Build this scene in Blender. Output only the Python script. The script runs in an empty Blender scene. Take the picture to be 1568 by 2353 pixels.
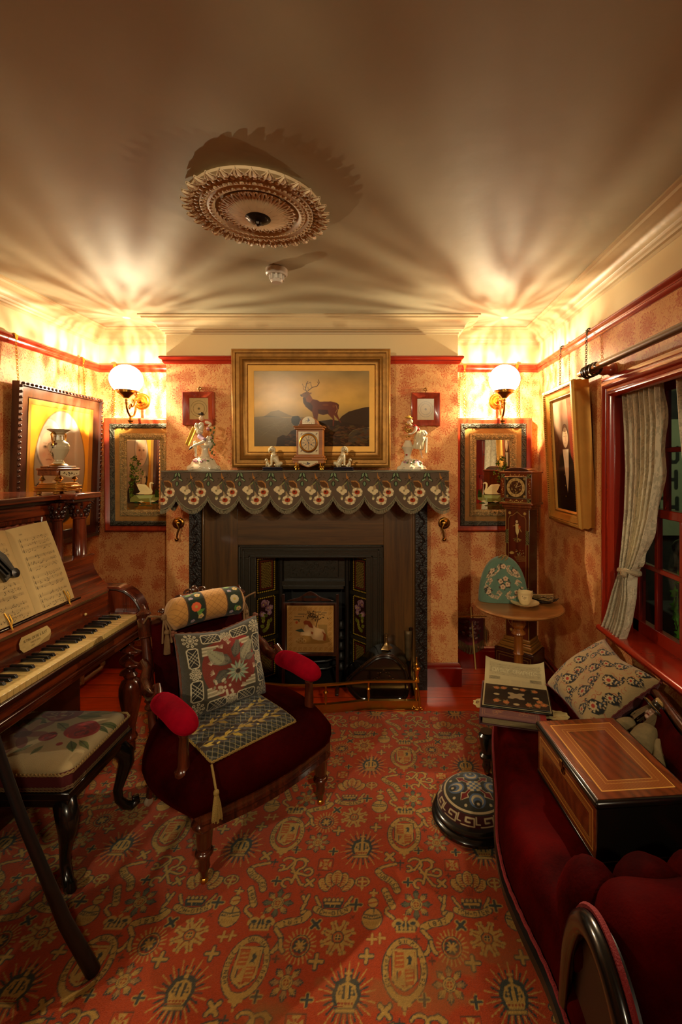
import bpy, math, random
import numpy as np
from mathutils import Matrix, Vector, noise as mnoise
random.seed(7); RNG = np.random.default_rng(7)
pi = math.pi
C = bpy.context.scene.collection
S = bpy.context.scene
# ---------------------------------------------------------------- camera, world, exposure
FPX, PX0, PY0, CH = 1060.0, 885.0, 1067.0, 1.45       # focal length and horizon point in the 1568x2353 frame, eye height
cd = bpy.data.cameras.new('camera'); cam = bpy.data.objects.new('camera', cd); C.objects.link(cam)
cam.location = (0, 0, CH); cam.rotation_euler = (pi/2, 0, 0)
cd.sensor_fit = 'VERTICAL'; cd.sensor_height = 36; cd.lens = FPX/2353*36
cd.shift_x = -(PX0-784)/2353; cd.shift_y = -(1176.5-PY0)/2353; cd.clip_start = .05
S.camera = cam
S.view_settings.view_transform = 'Standard'; S.view_settings.look = 'None'
S.view_settings.gamma = 1; S.view_settings.use_curve_mapping = False
S.view_settings.exposure = 1.32
S.cycles.use_denoising = True
S.cycles.max_bounces = 9; S.cycles.diffuse_bounces = 3; S.cycles.transparent_max_bounces = 16
S.cycles.sample_clamp_indirect = 6; S.cycles.caustics_reflective = False; S.cycles.caustics_refractive = False
w = bpy.data.worlds.new('world'); S.world = w; w.use_nodes = True
w.node_tree.nodes['Background'].inputs[0].default_value = (.35, .4, .45, 1)
w.node_tree.nodes['Background'].inputs[1].default_value = .02
LAMP_W = 74; LAMP_COL = (1.0, .83, .54)
def area(name, loc, rot, size, power, col, sy=None):
    l = bpy.data.lights.new(name, 'AREA'); l.energy = power; l.color = col; l.size = size
    if sy: l.shape = 'RECTANGLE'; l.size_y = sy
    o = bpy.data.objects.new(name, l); o.location = loc; o.rotation_euler = rot; C.objects.link(o); return o
def point(name, loc, power, col, r):
    l = bpy.data.lights.new(name, 'POINT'); l.energy = power; l.color = col; l.shadow_soft_size = r
    o = bpy.data.objects.new(name, l); o.location = loc; C.objects.link(o); return o
# fill spots added behind the camera for the chimney front; a glint suggests one
for x_, tx_ in ((-1.6, -.45), (.70, -.40)):
    l_ = bpy.data.lights.new('fill_spot', 'SPOT'); l_.energy = 62; l_.color = (1, .84, .56); l_.spot_size = math.radians(62); l_.spot_blend = .8; l_.shadow_soft_size = .07
    o_ = bpy.data.objects.new('fill_spot', l_); o_.location = (x_, -1.15, 2.3); C.objects.link(o_)
    o_.rotation_euler = (Vector((tx_, 3.0, 1.0))-o_.location).to_track_quat('-Z', 'Y').to_euler()
area('street_light', (2.5, 2.6, 2.6), (math.radians(50), 0, 0), .5, 5, (.95, 1, .7))

# ---------------------------------------------------------------- helpers
def P(px, py, Y): return Vector(((px-PX0)/FPX*Y, Y, CH-(py-PY0)/FPX*Y))
def srgb(c):
    if isinstance(c, str): c = [int(c[i:i+2], 16)/255 for i in (0, 2, 4)]
    return tuple(((v/12.92) if v <= .04045 else ((v+.055)/1.055)**2.4) for v in c)
def tag(o, label=None, cat=None, group=None, kind=None):
    for k, v in (('label', label), ('category', cat), ('group', group), ('kind', kind)):
        if v: o[k] = v
    return o
def empty(name, loc, label, cat, group=None, rz=0):
    o = bpy.data.objects.new(name, None); C.objects.link(o); o.location = loc; o.rotation_euler.z = rz
    o.empty_display_size = .05
    return tag(o, label, cat, group)
def pinv(o, parent):
    if parent is not None:
        o.parent = parent
        m = Matrix.Identity(4); p = parent
        chain = []
        while p is not None: chain.append(p); p = p.parent
        for q in reversed(chain): m = m @ q.matrix_parent_inverse @ q.matrix_basis
        o.matrix_parent_inverse = m.inverted()
def copy_tree(o, parent=None):
    c = o.copy(); C.objects.link(c)
    if parent is not None: c.parent = parent
    for ch in [x for x in C.objects if x.parent == o]: copy_tree(ch, c)
    return c
def rot(rx=0, ry=0, rz=0): return Matrix.Rotation(rz, 4, 'Z') @ Matrix.Rotation(ry, 4, 'Y') @ Matrix.Rotation(rx, 4, 'X')
def T(x, y=None, z=None): return Matrix.Translation((x, y, z) if y is not None else x)
class MB:
    def __init__(s, M=None): s.v = []; s.f = []; s.mi = []; s.M = M or Matrix.Identity(4); s.m = 0
    def add(s, vs, fs, M=None):
        b = len(s.v); A = s.M @ M if M is not None else s.M
        s.v += [tuple(A @ Vector(q)) for q in vs]
        s.f += [tuple(b+i for i in q) for q in fs]; s.mi += [s.m]*len(fs); return s
    def box(s, x0, x1, y0, y1, z0, z1, M=None):
        vs = [(x, y, z) for z in (z0, z1) for y in (y0, y1) for x in (x0, x1)]
        return s.add(vs, [(0,2,3,1),(4,5,7,6),(0,1,5,4),(2,6,7,3),(0,4,6,2),(1,3,7,5)], M)
    def lathe(s, pr, c=(0,0,0), M=None, seg=24, cap=True, flute=None):
        A = T(*c) @ (M or Matrix.Identity(4)); n = len(pr); vs = []; fs = []
        for k, (r, z) in enumerate(pr):
            for i in range(seg):
                a = 2*pi*i/seg; rr = r*(1+(flute(a, z) if flute else 0))
                vs.append((rr*math.cos(a), rr*math.sin(a), z))
        for k in range(n-1):
            for i in range(seg):
                j = (i+1) % seg; fs.append((k*seg+i, k*seg+j, (k+1)*seg+j, (k+1)*seg+i))
        if cap: fs.append(tuple(range(seg))[::-1]); fs.append(tuple((n-1)*seg+i for i in range(seg)))
        return s.add(vs, fs, A)
    def tube(s, pts, r, seg=8, closed=False, cap=True, flat=None):
        pts = [Vector(p) for p in pts]; n = len(pts); vs = []; fs = []
        rr = r if isinstance(r, (list, tuple)) else [r]*n
        up = None
        for i, p in enumerate(pts):
            a = pts[(i-1) % n] if (closed or i > 0) else p; b = pts[(i+1) % n] if (closed or i < n-1) else p
            t = (b-a).normalized() if (b-a).length > 1e-9 else Vector((0, 0, 1))
            if up is None:
                up = Vector((0, 0, 1)) if abs(t.z) < .9 else Vector((1, 0, 0))
            up = (up - t*up.dot(t)).normalized(); sd = t.cross(up)
            for k in range(seg):
                an = 2*pi*k/seg; vs.append(tuple(p + (sd*math.cos(an) + up*math.sin(an)*(flat or 1))*rr[i]))
        m = n if closed else n-1
        for i in range(m):
            for k in range(seg):
                l = (k+1) % seg; j = (i+1) % n
                fs.append((i*seg+k, i*seg+l, j*seg+l, j*seg+k))
        if cap and not closed: fs.append(tuple(range(seg))[::-1]); fs.append(tuple((n-1)*seg+k for k in range(seg)))
        return s.add(vs, fs)
    def blob(s, c, r, seg=12, rings=8, M=None, wob=0, sd=0):
        if not isinstance(r, (tuple, list)): r = (r, r, r)
        vs = [(0, 0, -1)]; fs = []
        for k in range(1, rings):
            th = pi*k/rings
            for i in range(seg):
                a = 2*pi*i/seg; vs.append((math.sin(th)*math.cos(a), math.sin(th)*math.sin(a), -math.cos(th)))
        vs.append((0, 0, 1)); o = []
        for v in vs:
            q = 1 + (wob*mnoise.noise(Vector(v)*2.2+Vector((sd, sd*1.7, 0))) if wob else 0)
            o.append((v[0]*r[0]*q, v[1]*r[1]*q, v[2]*r[2]*q))
        for i in range(seg): fs.append((0, 1+(i+1) % seg, 1+i))
        for k in range(rings-2):
            for i in range(seg):
                j = (i+1) % seg; fs.append((1+k*seg+i, 1+k*seg+j, 1+(k+1)*seg+j, 1+(k+1)*seg+i))
        L = len(vs)-1
        for i in range(seg): fs.append((L, 1+(rings-2)*seg+i, 1+(rings-2)*seg+(i+1) % seg))
        return s.add(o, fs, T(*c) @ (M or Matrix.Identity(4)))
    def ext(s, poly, d, M=None, d0=0):      # polygon in xy extruded along z from d0 to d
        n = len(poly); vs = [(x, y, d0) for x, y in poly] + [(x, y, d) for x, y in poly]
        fs = [tuple(range(n))[::-1], tuple(range(n, 2*n))] + [(i, (i+1) % n, n+(i+1) % n, n+i) for i in range(n)]
        return s.add(vs, fs, M)
    def frame(s, w, h, pr, M=None):          # mitred frame in xy, centre 0; pr = (inset from outer edge, depth z) profile, closed
        vs = []; fs = []; n = len(pr)
        for cx, cy in ((-1, -1), (1, -1), (1, 1), (-1, 1)):
            for ins, z in pr: vs.append((cx*(w/2-ins), cy*(h/2-ins), z))
        for k in range(4):
            l = (k+1) % 4
            for i in range(n):
                j = (i+1) % n; fs.append((k*n+i, l*n+i, l*n+j, k*n+j))
        return s.add(vs, fs, M)
    def sweep(s, pr, pts, closed=False):     # profile (side, up) swept along a horizontal path, mitred
        pts = [Vector(p) for p in pts]; n = len(pts); m = len(pr); vs = []; fs = []
        for i, p in enumerate(pts):
            a = pts[i-1] if (i > 0 or closed) else None; b = pts[(i+1) % n] if (i < n-1 or closed) else None
            d1 = (p-a).normalized() if a is not None else (b-p).normalized()
            d2 = (b-p).normalized() if b is not None else d1
            n1 = Vector((-d1.y, d1.x, 0)); n2 = Vector((-d2.y, d2.x, 0)); q = (n1+n2)
            q = q/max(1e-6, q.dot(n1)) if q.length > 1e-6 else n1
            for sd, up in pr: vs.append(tuple(p + q*sd + Vector((0, 0, up))))
        for i in range(n if closed else n-1):
            for k in range(m):
                l = (k+1) % m; j = (i+1) % n; fs.append((i*m+k, i*m+l, j*m+l, j*m+k))
        if not closed: fs.append(tuple(range(m))[::-1]); fs.append(tuple((n-1)*m+k for k in range(m)))
        return s.add(vs, fs)
    def grid(s, fn, nu, nv, wrap=False):
        vs = [fn(i/(nu if wrap else nu-1), j/(nv-1)) for j in range(nv) for i in range(nu)]; fs = []
        for j in range(nv-1):
            for i in range(nu if wrap else nu-1):
                k = (i+1) % nu; fs.append((j*nu+i, j*nu+k, (j+1)*nu+k, (j+1)*nu+i))
        return s.add(vs, fs)
    def build(s, name, mat, parent=None, bevel=0, flat=False, ang=38, sub=0, solid=0):
        me = bpy.data.meshes.new(name)
        V = np.array(s.v, dtype=float); o0 = Vector(((V[:, 0].min()+V[:, 0].max())/2, (V[:, 1].min()+V[:, 1].max())/2, V[:, 2].min()))
        me.from_pydata([tuple(Vector(v)-o0) for v in s.v], [], s.f)
        mats = mat if isinstance(mat, (list, tuple)) else [mat]
        for m in mats: me.materials.append(m)
        if len(mats) > 1: me.polygons.foreach_set('material_index', s.mi)
        import bmesh
        bm = bmesh.new(); bm.from_mesh(me); bmesh.ops.recalc_face_normals(bm, faces=bm.faces); bm.to_mesh(me); bm.free()
        if not flat:
            me.polygons.foreach_set('use_smooth', [True]*len(me.polygons)); me.set_sharp_from_angle(angle=math.radians(ang))
        o = bpy.data.objects.new(name, me); C.objects.link(o); o.location = o0
        pinv(o, parent)
        if solid:
            b = o.modifiers.new('solid', 'SOLIDIFY'); b.thickness = solid; b.offset = 0
        if bevel:
            b = o.modifiers.new('bevel', 'BEVEL'); b.width = bevel; b.segments = 2; b.limit_method = 'ANGLE'; b.angle_limit = math.radians(40); b.use_clamp_overlap = True
        if sub:
            b = o.modifiers.new('sub', 'SUBSURF'); b.levels = sub; b.render_levels = sub
        return o
def skin(name, verts, edges, radii, mat, parent=None, sub=2, root=0):
    me = bpy.data.meshes.new(name); o0 = Vector(verts[root])
    me.from_pydata([tuple(Vector(v)-o0) for v in verts], edges, [])
    o = bpy.data.objects.new(name, me); C.objects.link(o); o.location = o0
    o.modifiers.new('skin', 'SKIN').use_smooth_shade = True
    for i, r in enumerate(radii):
        sv = me.skin_vertices[0].data[i]; sv.radius = (r, r) if not isinstance(r, tuple) else r; sv.use_root = (i == root)
    b = o.modifiers.new('sub', 'SUBSURF'); b.levels = sub; b.render_levels = sub
    me.materials.append(mat); pinv(o, parent)
    return o
# ---------------------------------------------------------------- materials
MC = {}
def mat(name, col, rough=.6, metal=0, bump=0, bscale=60, var=0, vscale=8, coat=0, sheen=0, emit=0, spec=.5, col2=None, stretch=None, trans=0, sheenc=None):
    if name in MC: return MC[name]
    m = bpy.data.materials.new(name); MC[name] = m; m.use_nodes = True; nt = m.node_tree; N = nt.nodes; L = nt.links
    b = N['Principled BSDF']; c = srgb(col)
    b.inputs['Base Color'].default_value = (*c, 1); b.inputs['Roughness'].default_value = rough; b.inputs['Metallic'].default_value = metal
    b.inputs['Coat Weight'].default_value = coat; b.inputs['Coat Roughness'].default_value = .12; b.inputs['Specular IOR Level'].default_value = spec
    if sheen:
        b.inputs['Sheen Weight'].default_value = sheen; b.inputs['Sheen Roughness'].default_value = .35; b.inputs['Sheen Tint'].default_value = (*srgb(sheenc or col), 1)
    if emit: b.inputs['Emission Color'].default_value = (*c, 1); b.inputs['Emission Strength'].default_value = emit
    if trans: b.inputs['Transmission Weight'].default_value = trans
    tc = N.new('ShaderNodeTexCoord'); mp = N.new('ShaderNodeMapping'); L.new(tc.outputs['Object'], mp.inputs[0])
    if stretch: mp.inputs['Scale'].default_value = stretch
    if var or col2:
        n = N.new('ShaderNodeTexNoise'); n.inputs['Scale'].default_value = vscale; n.inputs['Detail'].default_value = 8; n.inputs['Roughness'].default_value = .65
        if stretch: n.inputs['Distortion'].default_value = .6
        L.new(mp.outputs[0], n.inputs['Vector'])
        r = N.new('ShaderNodeValToRGB'); e = r.color_ramp.elements; c2 = srgb(col2) if col2 else tuple(v*(1-var) for v in c)
        e[0].position = .36; e[0].color = (*c2, 1); e[1].position = .66; e[1].color = (*c, 1)
        L.new(n.outputs['Fac'], r.inputs[0]); L.new(r.outputs[0], b.inputs['Base Color'])
    if bump:
        n = N.new('ShaderNodeTexNoise'); n.inputs['Scale'].default_value = bscale; n.inputs['Detail'].default_value = 5; L.new(mp.outputs[0], n.inputs['Vector'])
        bp = N.new('ShaderNodeBump'); bp.inputs['Strength'].default_value = min(1, bump); bp.inputs['Distance'].default_value = .003*max(1, bump)
        L.new(n.outputs['Fac'], bp.inputs['Height']); L.new(bp.outputs[0], b.inputs['Normal'])
    return m
def wood(name, a, b, axis='z', rough=.28, coat=.5, sc=1.0):
    st = {'x': (1.2, 22, 22), 'y': (22, 1.2, 22), 'z': (22, 22, 1.2)}[axis]
    return mat(name, a, rough, col2=b, stretch=tuple(v*sc for v in st), vscale=1.6, coat=coat)
def painted(name, rough=.8, sheen=0, bump=0, bscale=400, coat=0, metal=0, spec=.4, alpha=False):
    if name in MC: return MC[name]
    m = mat(name, 'ffffff', rough, metal, bump, bscale, coat=coat, sheen=sheen, spec=spec); N = m.node_tree.nodes
    a = N.new('ShaderNodeAttribute'); a.attribute_name = 'Col'; m.node_tree.links.new(a.outputs['Color'], N['Principled BSDF'].inputs['Base Color'])
    if alpha: m.node_tree.links.new(a.outputs['Alpha'], N['Principled BSDF'].inputs['Alpha'])
    return m
# ---------------------------------------------------------------- painted surfaces: a numpy canvas whose pixels become the vertex colours of a mesh grid
FONT = {  # strokes on a 4x6 grid: point pairs, | starts a new stroke
 'A':'00264 0|1333','B':'0006364534330 3|33424130 00','C':'453616050110 3041','D':'00062645413000'[:12]+'2000','E':'40000646|0333','F':'000646|0333',
 'G':'453616050110304143 23','H':'0006|4046|0343','I':'2026|1030|1636','J':'3631201001','K':'0006|460340','L':'060040','M':'0006244640','N':'00064046',
 'O':'1030414536160501 10','P':'00063645443303','Q':'103041453616050110|2240','R':'00063645443303|2340','S':'453616050413334241301001','T':'2026|0646',
 'U':'06011030 4146','V':'062046','W':'0610243046','X':'0046|0640','Y':'062346|2320','Z':'06460040','1':'152620|1030','2':'051636454300 40','3':'0516364544332 3|3342413010 01',
 '5':'460604343341301001','7':'064610','8':'133344453616050413020110304142 33','&':'40050616250010 3042','.':'2021','0':'103041453616050110','6':'4536160501103041423303','-':'0343','\'':'2426'}
def fstroke(ch):
    out = []
    for st in FONT.get(ch, '').replace(' ', '').split('|'):
        out.append([(int(st[i])/4, int(st[i+1])/6) for i in range(0, len(st)-1, 2)])
    return [q for q in out if len(q) > 1]
def fbm(h, w, cells, seed=1, oct=4):
    r = np.random.default_rng(seed); out = np.zeros((h, w)); amp = 1; tot = 0
    for o in range(oct):
        n = int(cells*2**o)+2; g = r.random((n, n)); y = np.linspace(0, n-1.001, h); x = np.linspace(0, n-1.001, w)
        yi = y.astype(int); xi = x.astype(int); fy = (y-yi)[:, None]; fx = (x-xi)[None]; fy = fy*fy*(3-2*fy); fx = fx*fx*(3-2*fx)
        a = g[yi][:, xi]; b = g[yi][:, xi+1]; c = g[yi+1][:, xi]; d = g[yi+1][:, xi+1]
        out += amp*((a*(1-fx)+b*fx)*(1-fy)+(c*(1-fx)+d*fx)*fy); tot += amp; amp *= .5
    return out/tot
class CV:
    def __init__(s, w, h, ppu, bg, ss=2):
        s.w, s.h, s.ss = w, h, ss; s.k = ppu*ss; s.W = int(round(w*ppu))*ss; s.H = int(round(h*ppu))*ss
        s.a = np.ones((s.H, s.W, 3))*np.array(srgb(bg)); s.wrap = False
    def _blit(s, x0, x1, y0, y1, fn, c, al=1):
        X0, X1, Y0, Y1 = int(x0*s.k)-1, int(x1*s.k)+2, int(y0*s.k)-1, int(y1*s.k)+2
        if not s.wrap: X0, Y0, X1, Y1 = max(X0, 0), max(Y0, 0), min(X1, s.W), min(Y1, s.H)
        if X1 <= X0 or Y1 <= Y0: return
        xs = np.arange(X0, X1); ys = np.arange(Y0, Y1)
        m = fn((xs[None]+.5)/s.k, (ys[:, None]+.5)/s.k)
        c = np.array(srgb(c)) if isinstance(c, str) else np.array(c)
        if s.wrap:
            yy, xx = np.nonzero(m); s.a[ys[yy] % s.H, xs[xx] % s.W] = c if al == 1 else s.a[ys[yy] % s.H, xs[xx] % s.W]*(1-al)+c*al
        else:
            v = s.a[Y0:Y1, X0:X1]; v[m] = c if al == 1 else v[m]*(1-al)+c*al
    def poly(s, p, c, al=1):
        p = np.array(p, float)
        def fn(X, Y):
            m = np.zeros((Y.shape[0], X.shape[1]), bool)
            for (x1, y1), (x2, y2) in zip(p, np.roll(p, -1, 0)):
                if y1 == y2: continue
                m ^= ((y1 > Y) != (y2 > Y)) & (X < (x2-x1)*(Y-y1)/(y2-y1)+x1)
            return m
        s._blit(p[:, 0].min(), p[:, 0].max(), p[:, 1].min(), p[:, 1].max(), fn, c, al)
    def ell(s, x, y, rx, ry=None, c='000000', rot=0, al=1):
        ry = ry or rx; R = max(rx, ry); co, si = math.cos(rot), math.sin(rot)
        s._blit(x-R, x+R, y-R, y+R, lambda X, Y: (((X-x)*co+(Y-y)*si)/rx)**2+((-(X-x)*si+(Y-y)*co)/ry)**2 < 1, c, al)
    def ring(s, x, y, rx, ry, t, c):
        n = 40; s.line([(x+rx*math.cos(2*pi*i/n), y+ry*math.sin(2*pi*i/n)) for i in range(n+1)], t, c)
    def line(s, pts, wd, c, al=1):
        for (x1, y1), (x2, y2) in zip(pts[:-1], pts[1:]):
            dx, dy = x2-x1, y2-y1; L2 = dx*dx+dy*dy+1e-12; r = wd/2
            def fn(X, Y):
                t = np.clip(((X-x1)*dx+(Y-y1)*dy)/L2, 0, 1); return (X-x1-t*dx)**2+(Y-y1-t*dy)**2 < r*r
            s._blit(min(x1, x2)-r, max(x1, x2)+r, min(y1, y2)-r, max(y1, y2)+r, fn, c, al)
    def rect(s, x0, y0, x1, y1, c, al=1): s._blit(x0, x1, y0, y1, lambda X, Y: (X >= x0) & (X < x1) & (Y >= y0) & (Y < y1), c, al)
    def text(s, t, x, y, h, c, wd=None, ang=0, asp=.6, gap=.25, center=True):
        n = len(t); adv = h*asp*(1+gap); tot = adv*n-h*asp*gap; x0 = -tot/2 if center else 0; co, si = math.cos(ang), math.sin(ang)
        for i, ch in enumerate(t):
            for st in fstroke(ch): s.line([(x+co*(x0+i*adv+a*h*asp)-si*(b*h), y+si*(x0+i*adv+a*h*asp)+co*(b*h)) for a, b in st], wd or h*.14, c)
    def leaf(s, x, y, a, L, W, c, vein=None):
        co, si = math.cos(a), math.sin(a); q = [(0, 0), (.2, .6), (.45, 1), (.75, .6), (1, 0), (.75, -.6), (.45, -1), (.2, -.6)]
        s.poly([(x+co*L*u-si*W*v, y+si*L*u+co*W*v) for u, v in q], c)
        if vein: s.line([(x, y), (x+co*L*.9, y+si*L*.9)], W*.18, vein)
    def flower(s, x, y, r, n, c, cc, a0=0, pw=.45):
        for i in range(n):
            a = a0+2*pi*i/n; s.ell(x+r*.6*math.cos(a), y+r*.6*math.sin(a), r*.42, r*pw, c, a)
        s.ell(x, y, r*.3, r*.3, cc)
    def rose(s, x, y, r, cols, sd=0):
        q = random.Random(sd); s.ell(x, y, r, r*.92, cols[0])
        for k in range(16):
            a = q.random()*6.28; d = r*(.75-.045*k); s.ell(x+d*math.cos(a), y+d*math.sin(a), r*(.42-.015*k), r*(.26-.008*k), cols[q.randrange(len(cols))], a+1.57)
    def noise(s, amt, cells=12, seed=1):
        s.a *= (1+(fbm(s.H, s.W, cells, seed)-.5)*2*amt)[..., None]
    def vgrad(s, stops):
        v = np.linspace(0, 1, s.H); out = np.zeros((s.H, 3)); cs = np.array([srgb(c) for _, c in stops]); ps = [p for p, _ in stops]
        for k in range(3): out[:, k] = np.interp(v, ps, cs[:, k])
        s.a[:] = out[:, None]
    def px(s):
        a = s.a[:s.H//s.ss*s.ss, :s.W//s.ss*s.ss]; return a.reshape(s.H//s.ss, s.ss, s.W//s.ss, s.ss, 3).mean((1, 3))
def sheet(name, img, fn, material, parent=None, back=None, backc='604030', alpha=None, smooth=True):
    """img HxWx3 -> grid mesh, fn(U,V) -> X,Y,Z arrays (U right, V up, 0..1); back = fn for a second skin that closes the body"""
    H, W = img.shape[:2]; U, V = np.meshgrid(np.linspace(0, 1, W), np.linspace(0, 1, H)); X, Y, Z = fn(U, V)
    co = np.stack([X+0*U, Y+0*U, Z+0*U], -1).reshape(-1, 3); col = np.concatenate([img.reshape(-1, 3), np.ones((H*W, 1))], 1)
    if alpha is not None: col[:, 3] = alpha.reshape(-1)
    i = np.arange(H*W).reshape(H, W); q = np.stack([i[:-1, :-1], i[:-1, 1:], i[1:, 1:], i[1:, :-1]], -1).reshape(-1, 4)
    if back:
        X, Y, Z = back(U, V); b = np.stack([X+0*U, Y+0*U, Z+0*U], -1).reshape(-1, 3); co = np.concatenate([co, b]); q = np.concatenate([q, q[:, ::-1]+H*W])
        bc = np.ones((H*W, 4)); bc[:, :3] = srgb(backc); col = np.concatenate([col, bc])
        e = np.concatenate([i[0, :], i[1:, -1], i[-1, -2::-1], i[-2:0:-1, 0]]); e2 = np.roll(e, -1)
        q = np.concatenate([q, np.stack([e2, e, e+H*W, e2+H*W], -1)])
    o0 = np.array([(co[:, 0].min()+co[:, 0].max())/2, (co[:, 1].min()+co[:, 1].max())/2, co[:, 2].min()]); co = co-o0
    me = bpy.data.meshes.new(name); me.vertices.add(len(co)); me.vertices.foreach_set('co', co.ravel())
    me.loops.add(q.size); me.loops.foreach_set('vertex_index', q.ravel().astype(np.int32))
    me.polygons.add(len(q)); me.polygons.foreach_set('loop_start', np.arange(0, q.size, 4, dtype=np.int32)); me.polygons.foreach_set('loop_total', np.full(len(q), 4, np.int32))
    me.update(calc_edges=True); a = me.color_attributes.new('Col', 'FLOAT_COLOR', 'POINT'); a.data.foreach_set('color', np.clip(col, 0, 1).ravel())
    me.polygons.foreach_set('use_smooth', np.full(len(q), smooth)); me.materials.append(material); me.validate()
    o = bpy.data.objects.new(name, me); C.objects.link(o); o.location = o0; pinv(o, parent); return o
def Mfn(M, f):   # wrap fn so that its points go through matrix M
    A = np.array(M)
    def g(U, V):
        x, y, z = f(U, V); x = x+0*U; y = y+0*U; z = z+0*U
        return tuple(A[r, 0]*x+A[r, 1]*y+A[r, 2]*z+A[r, 3] for r in range(3))
    return g
# ---------------------------------------------------------------- the room
XL, XR, YB, YC, YF, ZC = -2.046, 1.099, 3.3, 3.025, -1.3, 2.40
BX0, BX1 = -1.435, .479
RAIL = 2.157
def struct(o): o['kind'] = 'structure'; return o
def wallpaper_mat():
    m = bpy.data.materials.new('wallpaper'); m.use_nodes = True; nt = m.node_tree; N = nt.nodes; L = nt.links; b = N['Principled BSDF']
    b.inputs['Roughness'].default_value = .62; b.inputs['Specular IOR Level'].default_value = .35
    def M(op, a, bb=None, c=None):
        n = N.new('ShaderNodeMath'); n.operation = op
        for i, v in enumerate((a, bb, c)):
            if v is None: continue
            if isinstance(v, (int, float)): n.inputs[i].default_value = v
            else: L.new(v, n.inputs[i])
        return n.outputs[0]
    geo = N.new('ShaderNodeNewGeometry'); sp = N.new('ShaderNodeSeparateXYZ'); L.new(geo.outputs['Position'], sp.inputs[0])
    u = M('ADD', sp.outputs[0], M('MULTIPLY', sp.outputs[1], 1.0)); v = sp.outputs[2]
    cb = N.new('ShaderNodeCombineXYZ'); L.new(u, cb.inputs[0]); L.new(v, cb.inputs[1]); uv = cb.outputs[0]
    nz = N.new('ShaderNodeTexNoise'); nz.inputs['Scale'].default_value = 16; nz.inputs['Detail'].default_value = 1.5; L.new(uv, nz.inputs['Vector'])
    ws = N.new('ShaderNodeVectorMath'); ws.operation = 'SCALE'; L.new(nz.outputs['Color'], ws.inputs[0]); ws.inputs['Scale'].default_value = .03
    wuv = N.new('ShaderNodeVectorMath'); wuv.operation = 'ADD'; L.new(uv, wuv.inputs[0]); L.new(ws.outputs[0], wuv.inputs[1])
    def flowers(scale, r0, petals, rnd, off):
        ad = N.new('ShaderNodeVectorMath'); ad.operation = 'ADD'; L.new(wuv.outputs[0], ad.inputs[0]); ad.inputs[1].default_value = (off, off*.7, 0)
        vo = N.new('ShaderNodeTexVoronoi'); vo.voronoi_dimensions = '2D'; vo.inputs['Scale'].default_value = scale; vo.inputs['Randomness'].default_value = rnd
        L.new(ad.outputs[0], vo.inputs['Vector'])
        df = N.new('ShaderNodeVectorMath'); df.operation = 'SUBTRACT'
        L.new(ad.outputs[0], df.inputs[0]); L.new(vo.outputs['Position'], df.inputs[1])
        s2 = N.new('ShaderNodeSeparateXYZ'); L.new(df.outputs[0], s2.inputs[0])
        ang = M('ARCTAN2', s2.outputs[1], s2.outputs[0]); ln = N.new('ShaderNodeVectorMath'); ln.operation = 'LENGTH'; L.new(df.outputs[0], ln.inputs[0]); d = ln.outputs['Value']
        pet = M('ABSOLUTE', M('SINE', M('ADD', M('MULTIPLY', ang, petals), M('MULTIPLY', d, 7/r0))))
        pet2 = M('ABSOLUTE', M('COSINE', M('ADD', M('MULTIPLY', ang, petals), M('MULTIPLY', d, 7/r0))))
        rad = M('MULTIPLY', M('ADD', .66, M('MULTIPLY', pet, .34)), r0)
        inside = M('LESS_THAN', d, rad)
        dd = M('MULTIPLY', d, 1/r0)
        ink = M('LESS_THAN', M('ABSOLUTE', M('SUBTRACT', dd, M('ADD', .60, M('MULTIPLY', pet, .34)))), .055)
        for r_, pp in ((.36, pet2), (.16, pet)): ink = M('MAXIMUM', ink, M('LESS_THAN', M('ABSOLUTE', M('SUBTRACT', dd, M('ADD', r_, M('MULTIPLY', pp, .26)))), .06))
        ink = M('MAXIMUM', ink, M('MULTIPLY', M('LESS_THAN', pet, .17), M('GREATER_THAN', dd, .3)))
        ink = M('MAXIMUM', ink, M('LESS_THAN', dd, .13))
        return M('MULTIPLY', inside, M('MAXIMUM', ink, .30)), inside
    f1, i1 = flowers(5.4, .062, 8, .55, 0)
    f2, i2 = flowers(7.5, .030, 4, .8, .37)
    def contour(scale, k, wdt, dist, seed):
        n = N.new('ShaderNodeTexNoise'); n.inputs['Scale'].default_value = scale; n.inputs['Detail'].default_value = 1.2; n.inputs['Distortion'].default_value = dist
        ad = N.new('ShaderNodeVectorMath'); ad.operation = 'ADD'; L.new(uv, ad.inputs[0]); ad.inputs[1].default_value = (seed, 0, 0); L.new(ad.outputs[0], n.inputs['Vector'])
        return M('LESS_THAN', M('ABSOLUTE', M('SUBTRACT', M('FRACT', M('MULTIPLY', n.outputs['Fac'], k)), .5)), wdt)
    vine = M('MAXIMUM', contour(26, 5.5, .085, 1.4, 0), contour(17, 6, .05, .8, 5))
    free = M('SUBTRACT', 1, M('MAXIMUM', i1, i2))
    ink = M('MAXIMUM', M('MAXIMUM', M('MULTIPLY', f1, .95), M('MULTIPLY', f2, .95)), M('MULTIPLY', M('MULTIPLY', vine, free), .66))
    bl = N.new('ShaderNodeTexNoise'); bl.inputs['Scale'].default_value = 1.7; bl.inputs['Detail'].default_value = 3; L.new(geo.outputs['Position'], bl.inputs['Vector'])
    ground = N.new('ShaderNodeMix'); ground.data_type = 'RGBA'; ground.inputs['A'].default_value = (*srgb('dca468'), 1); ground.inputs['B'].default_value = (*srgb('d09656'), 1)
    L.new(bl.outputs['Fac'], ground.inputs['Factor'])
    mx = N.new('ShaderNodeMix'); mx.data_type = 'RGBA'; L.new(ink, mx.inputs['Factor']); L.new(ground.outputs['Result'], mx.inputs['A']); mx.inputs['B'].default_value = (*srgb('b04c1e'), 1)
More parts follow.
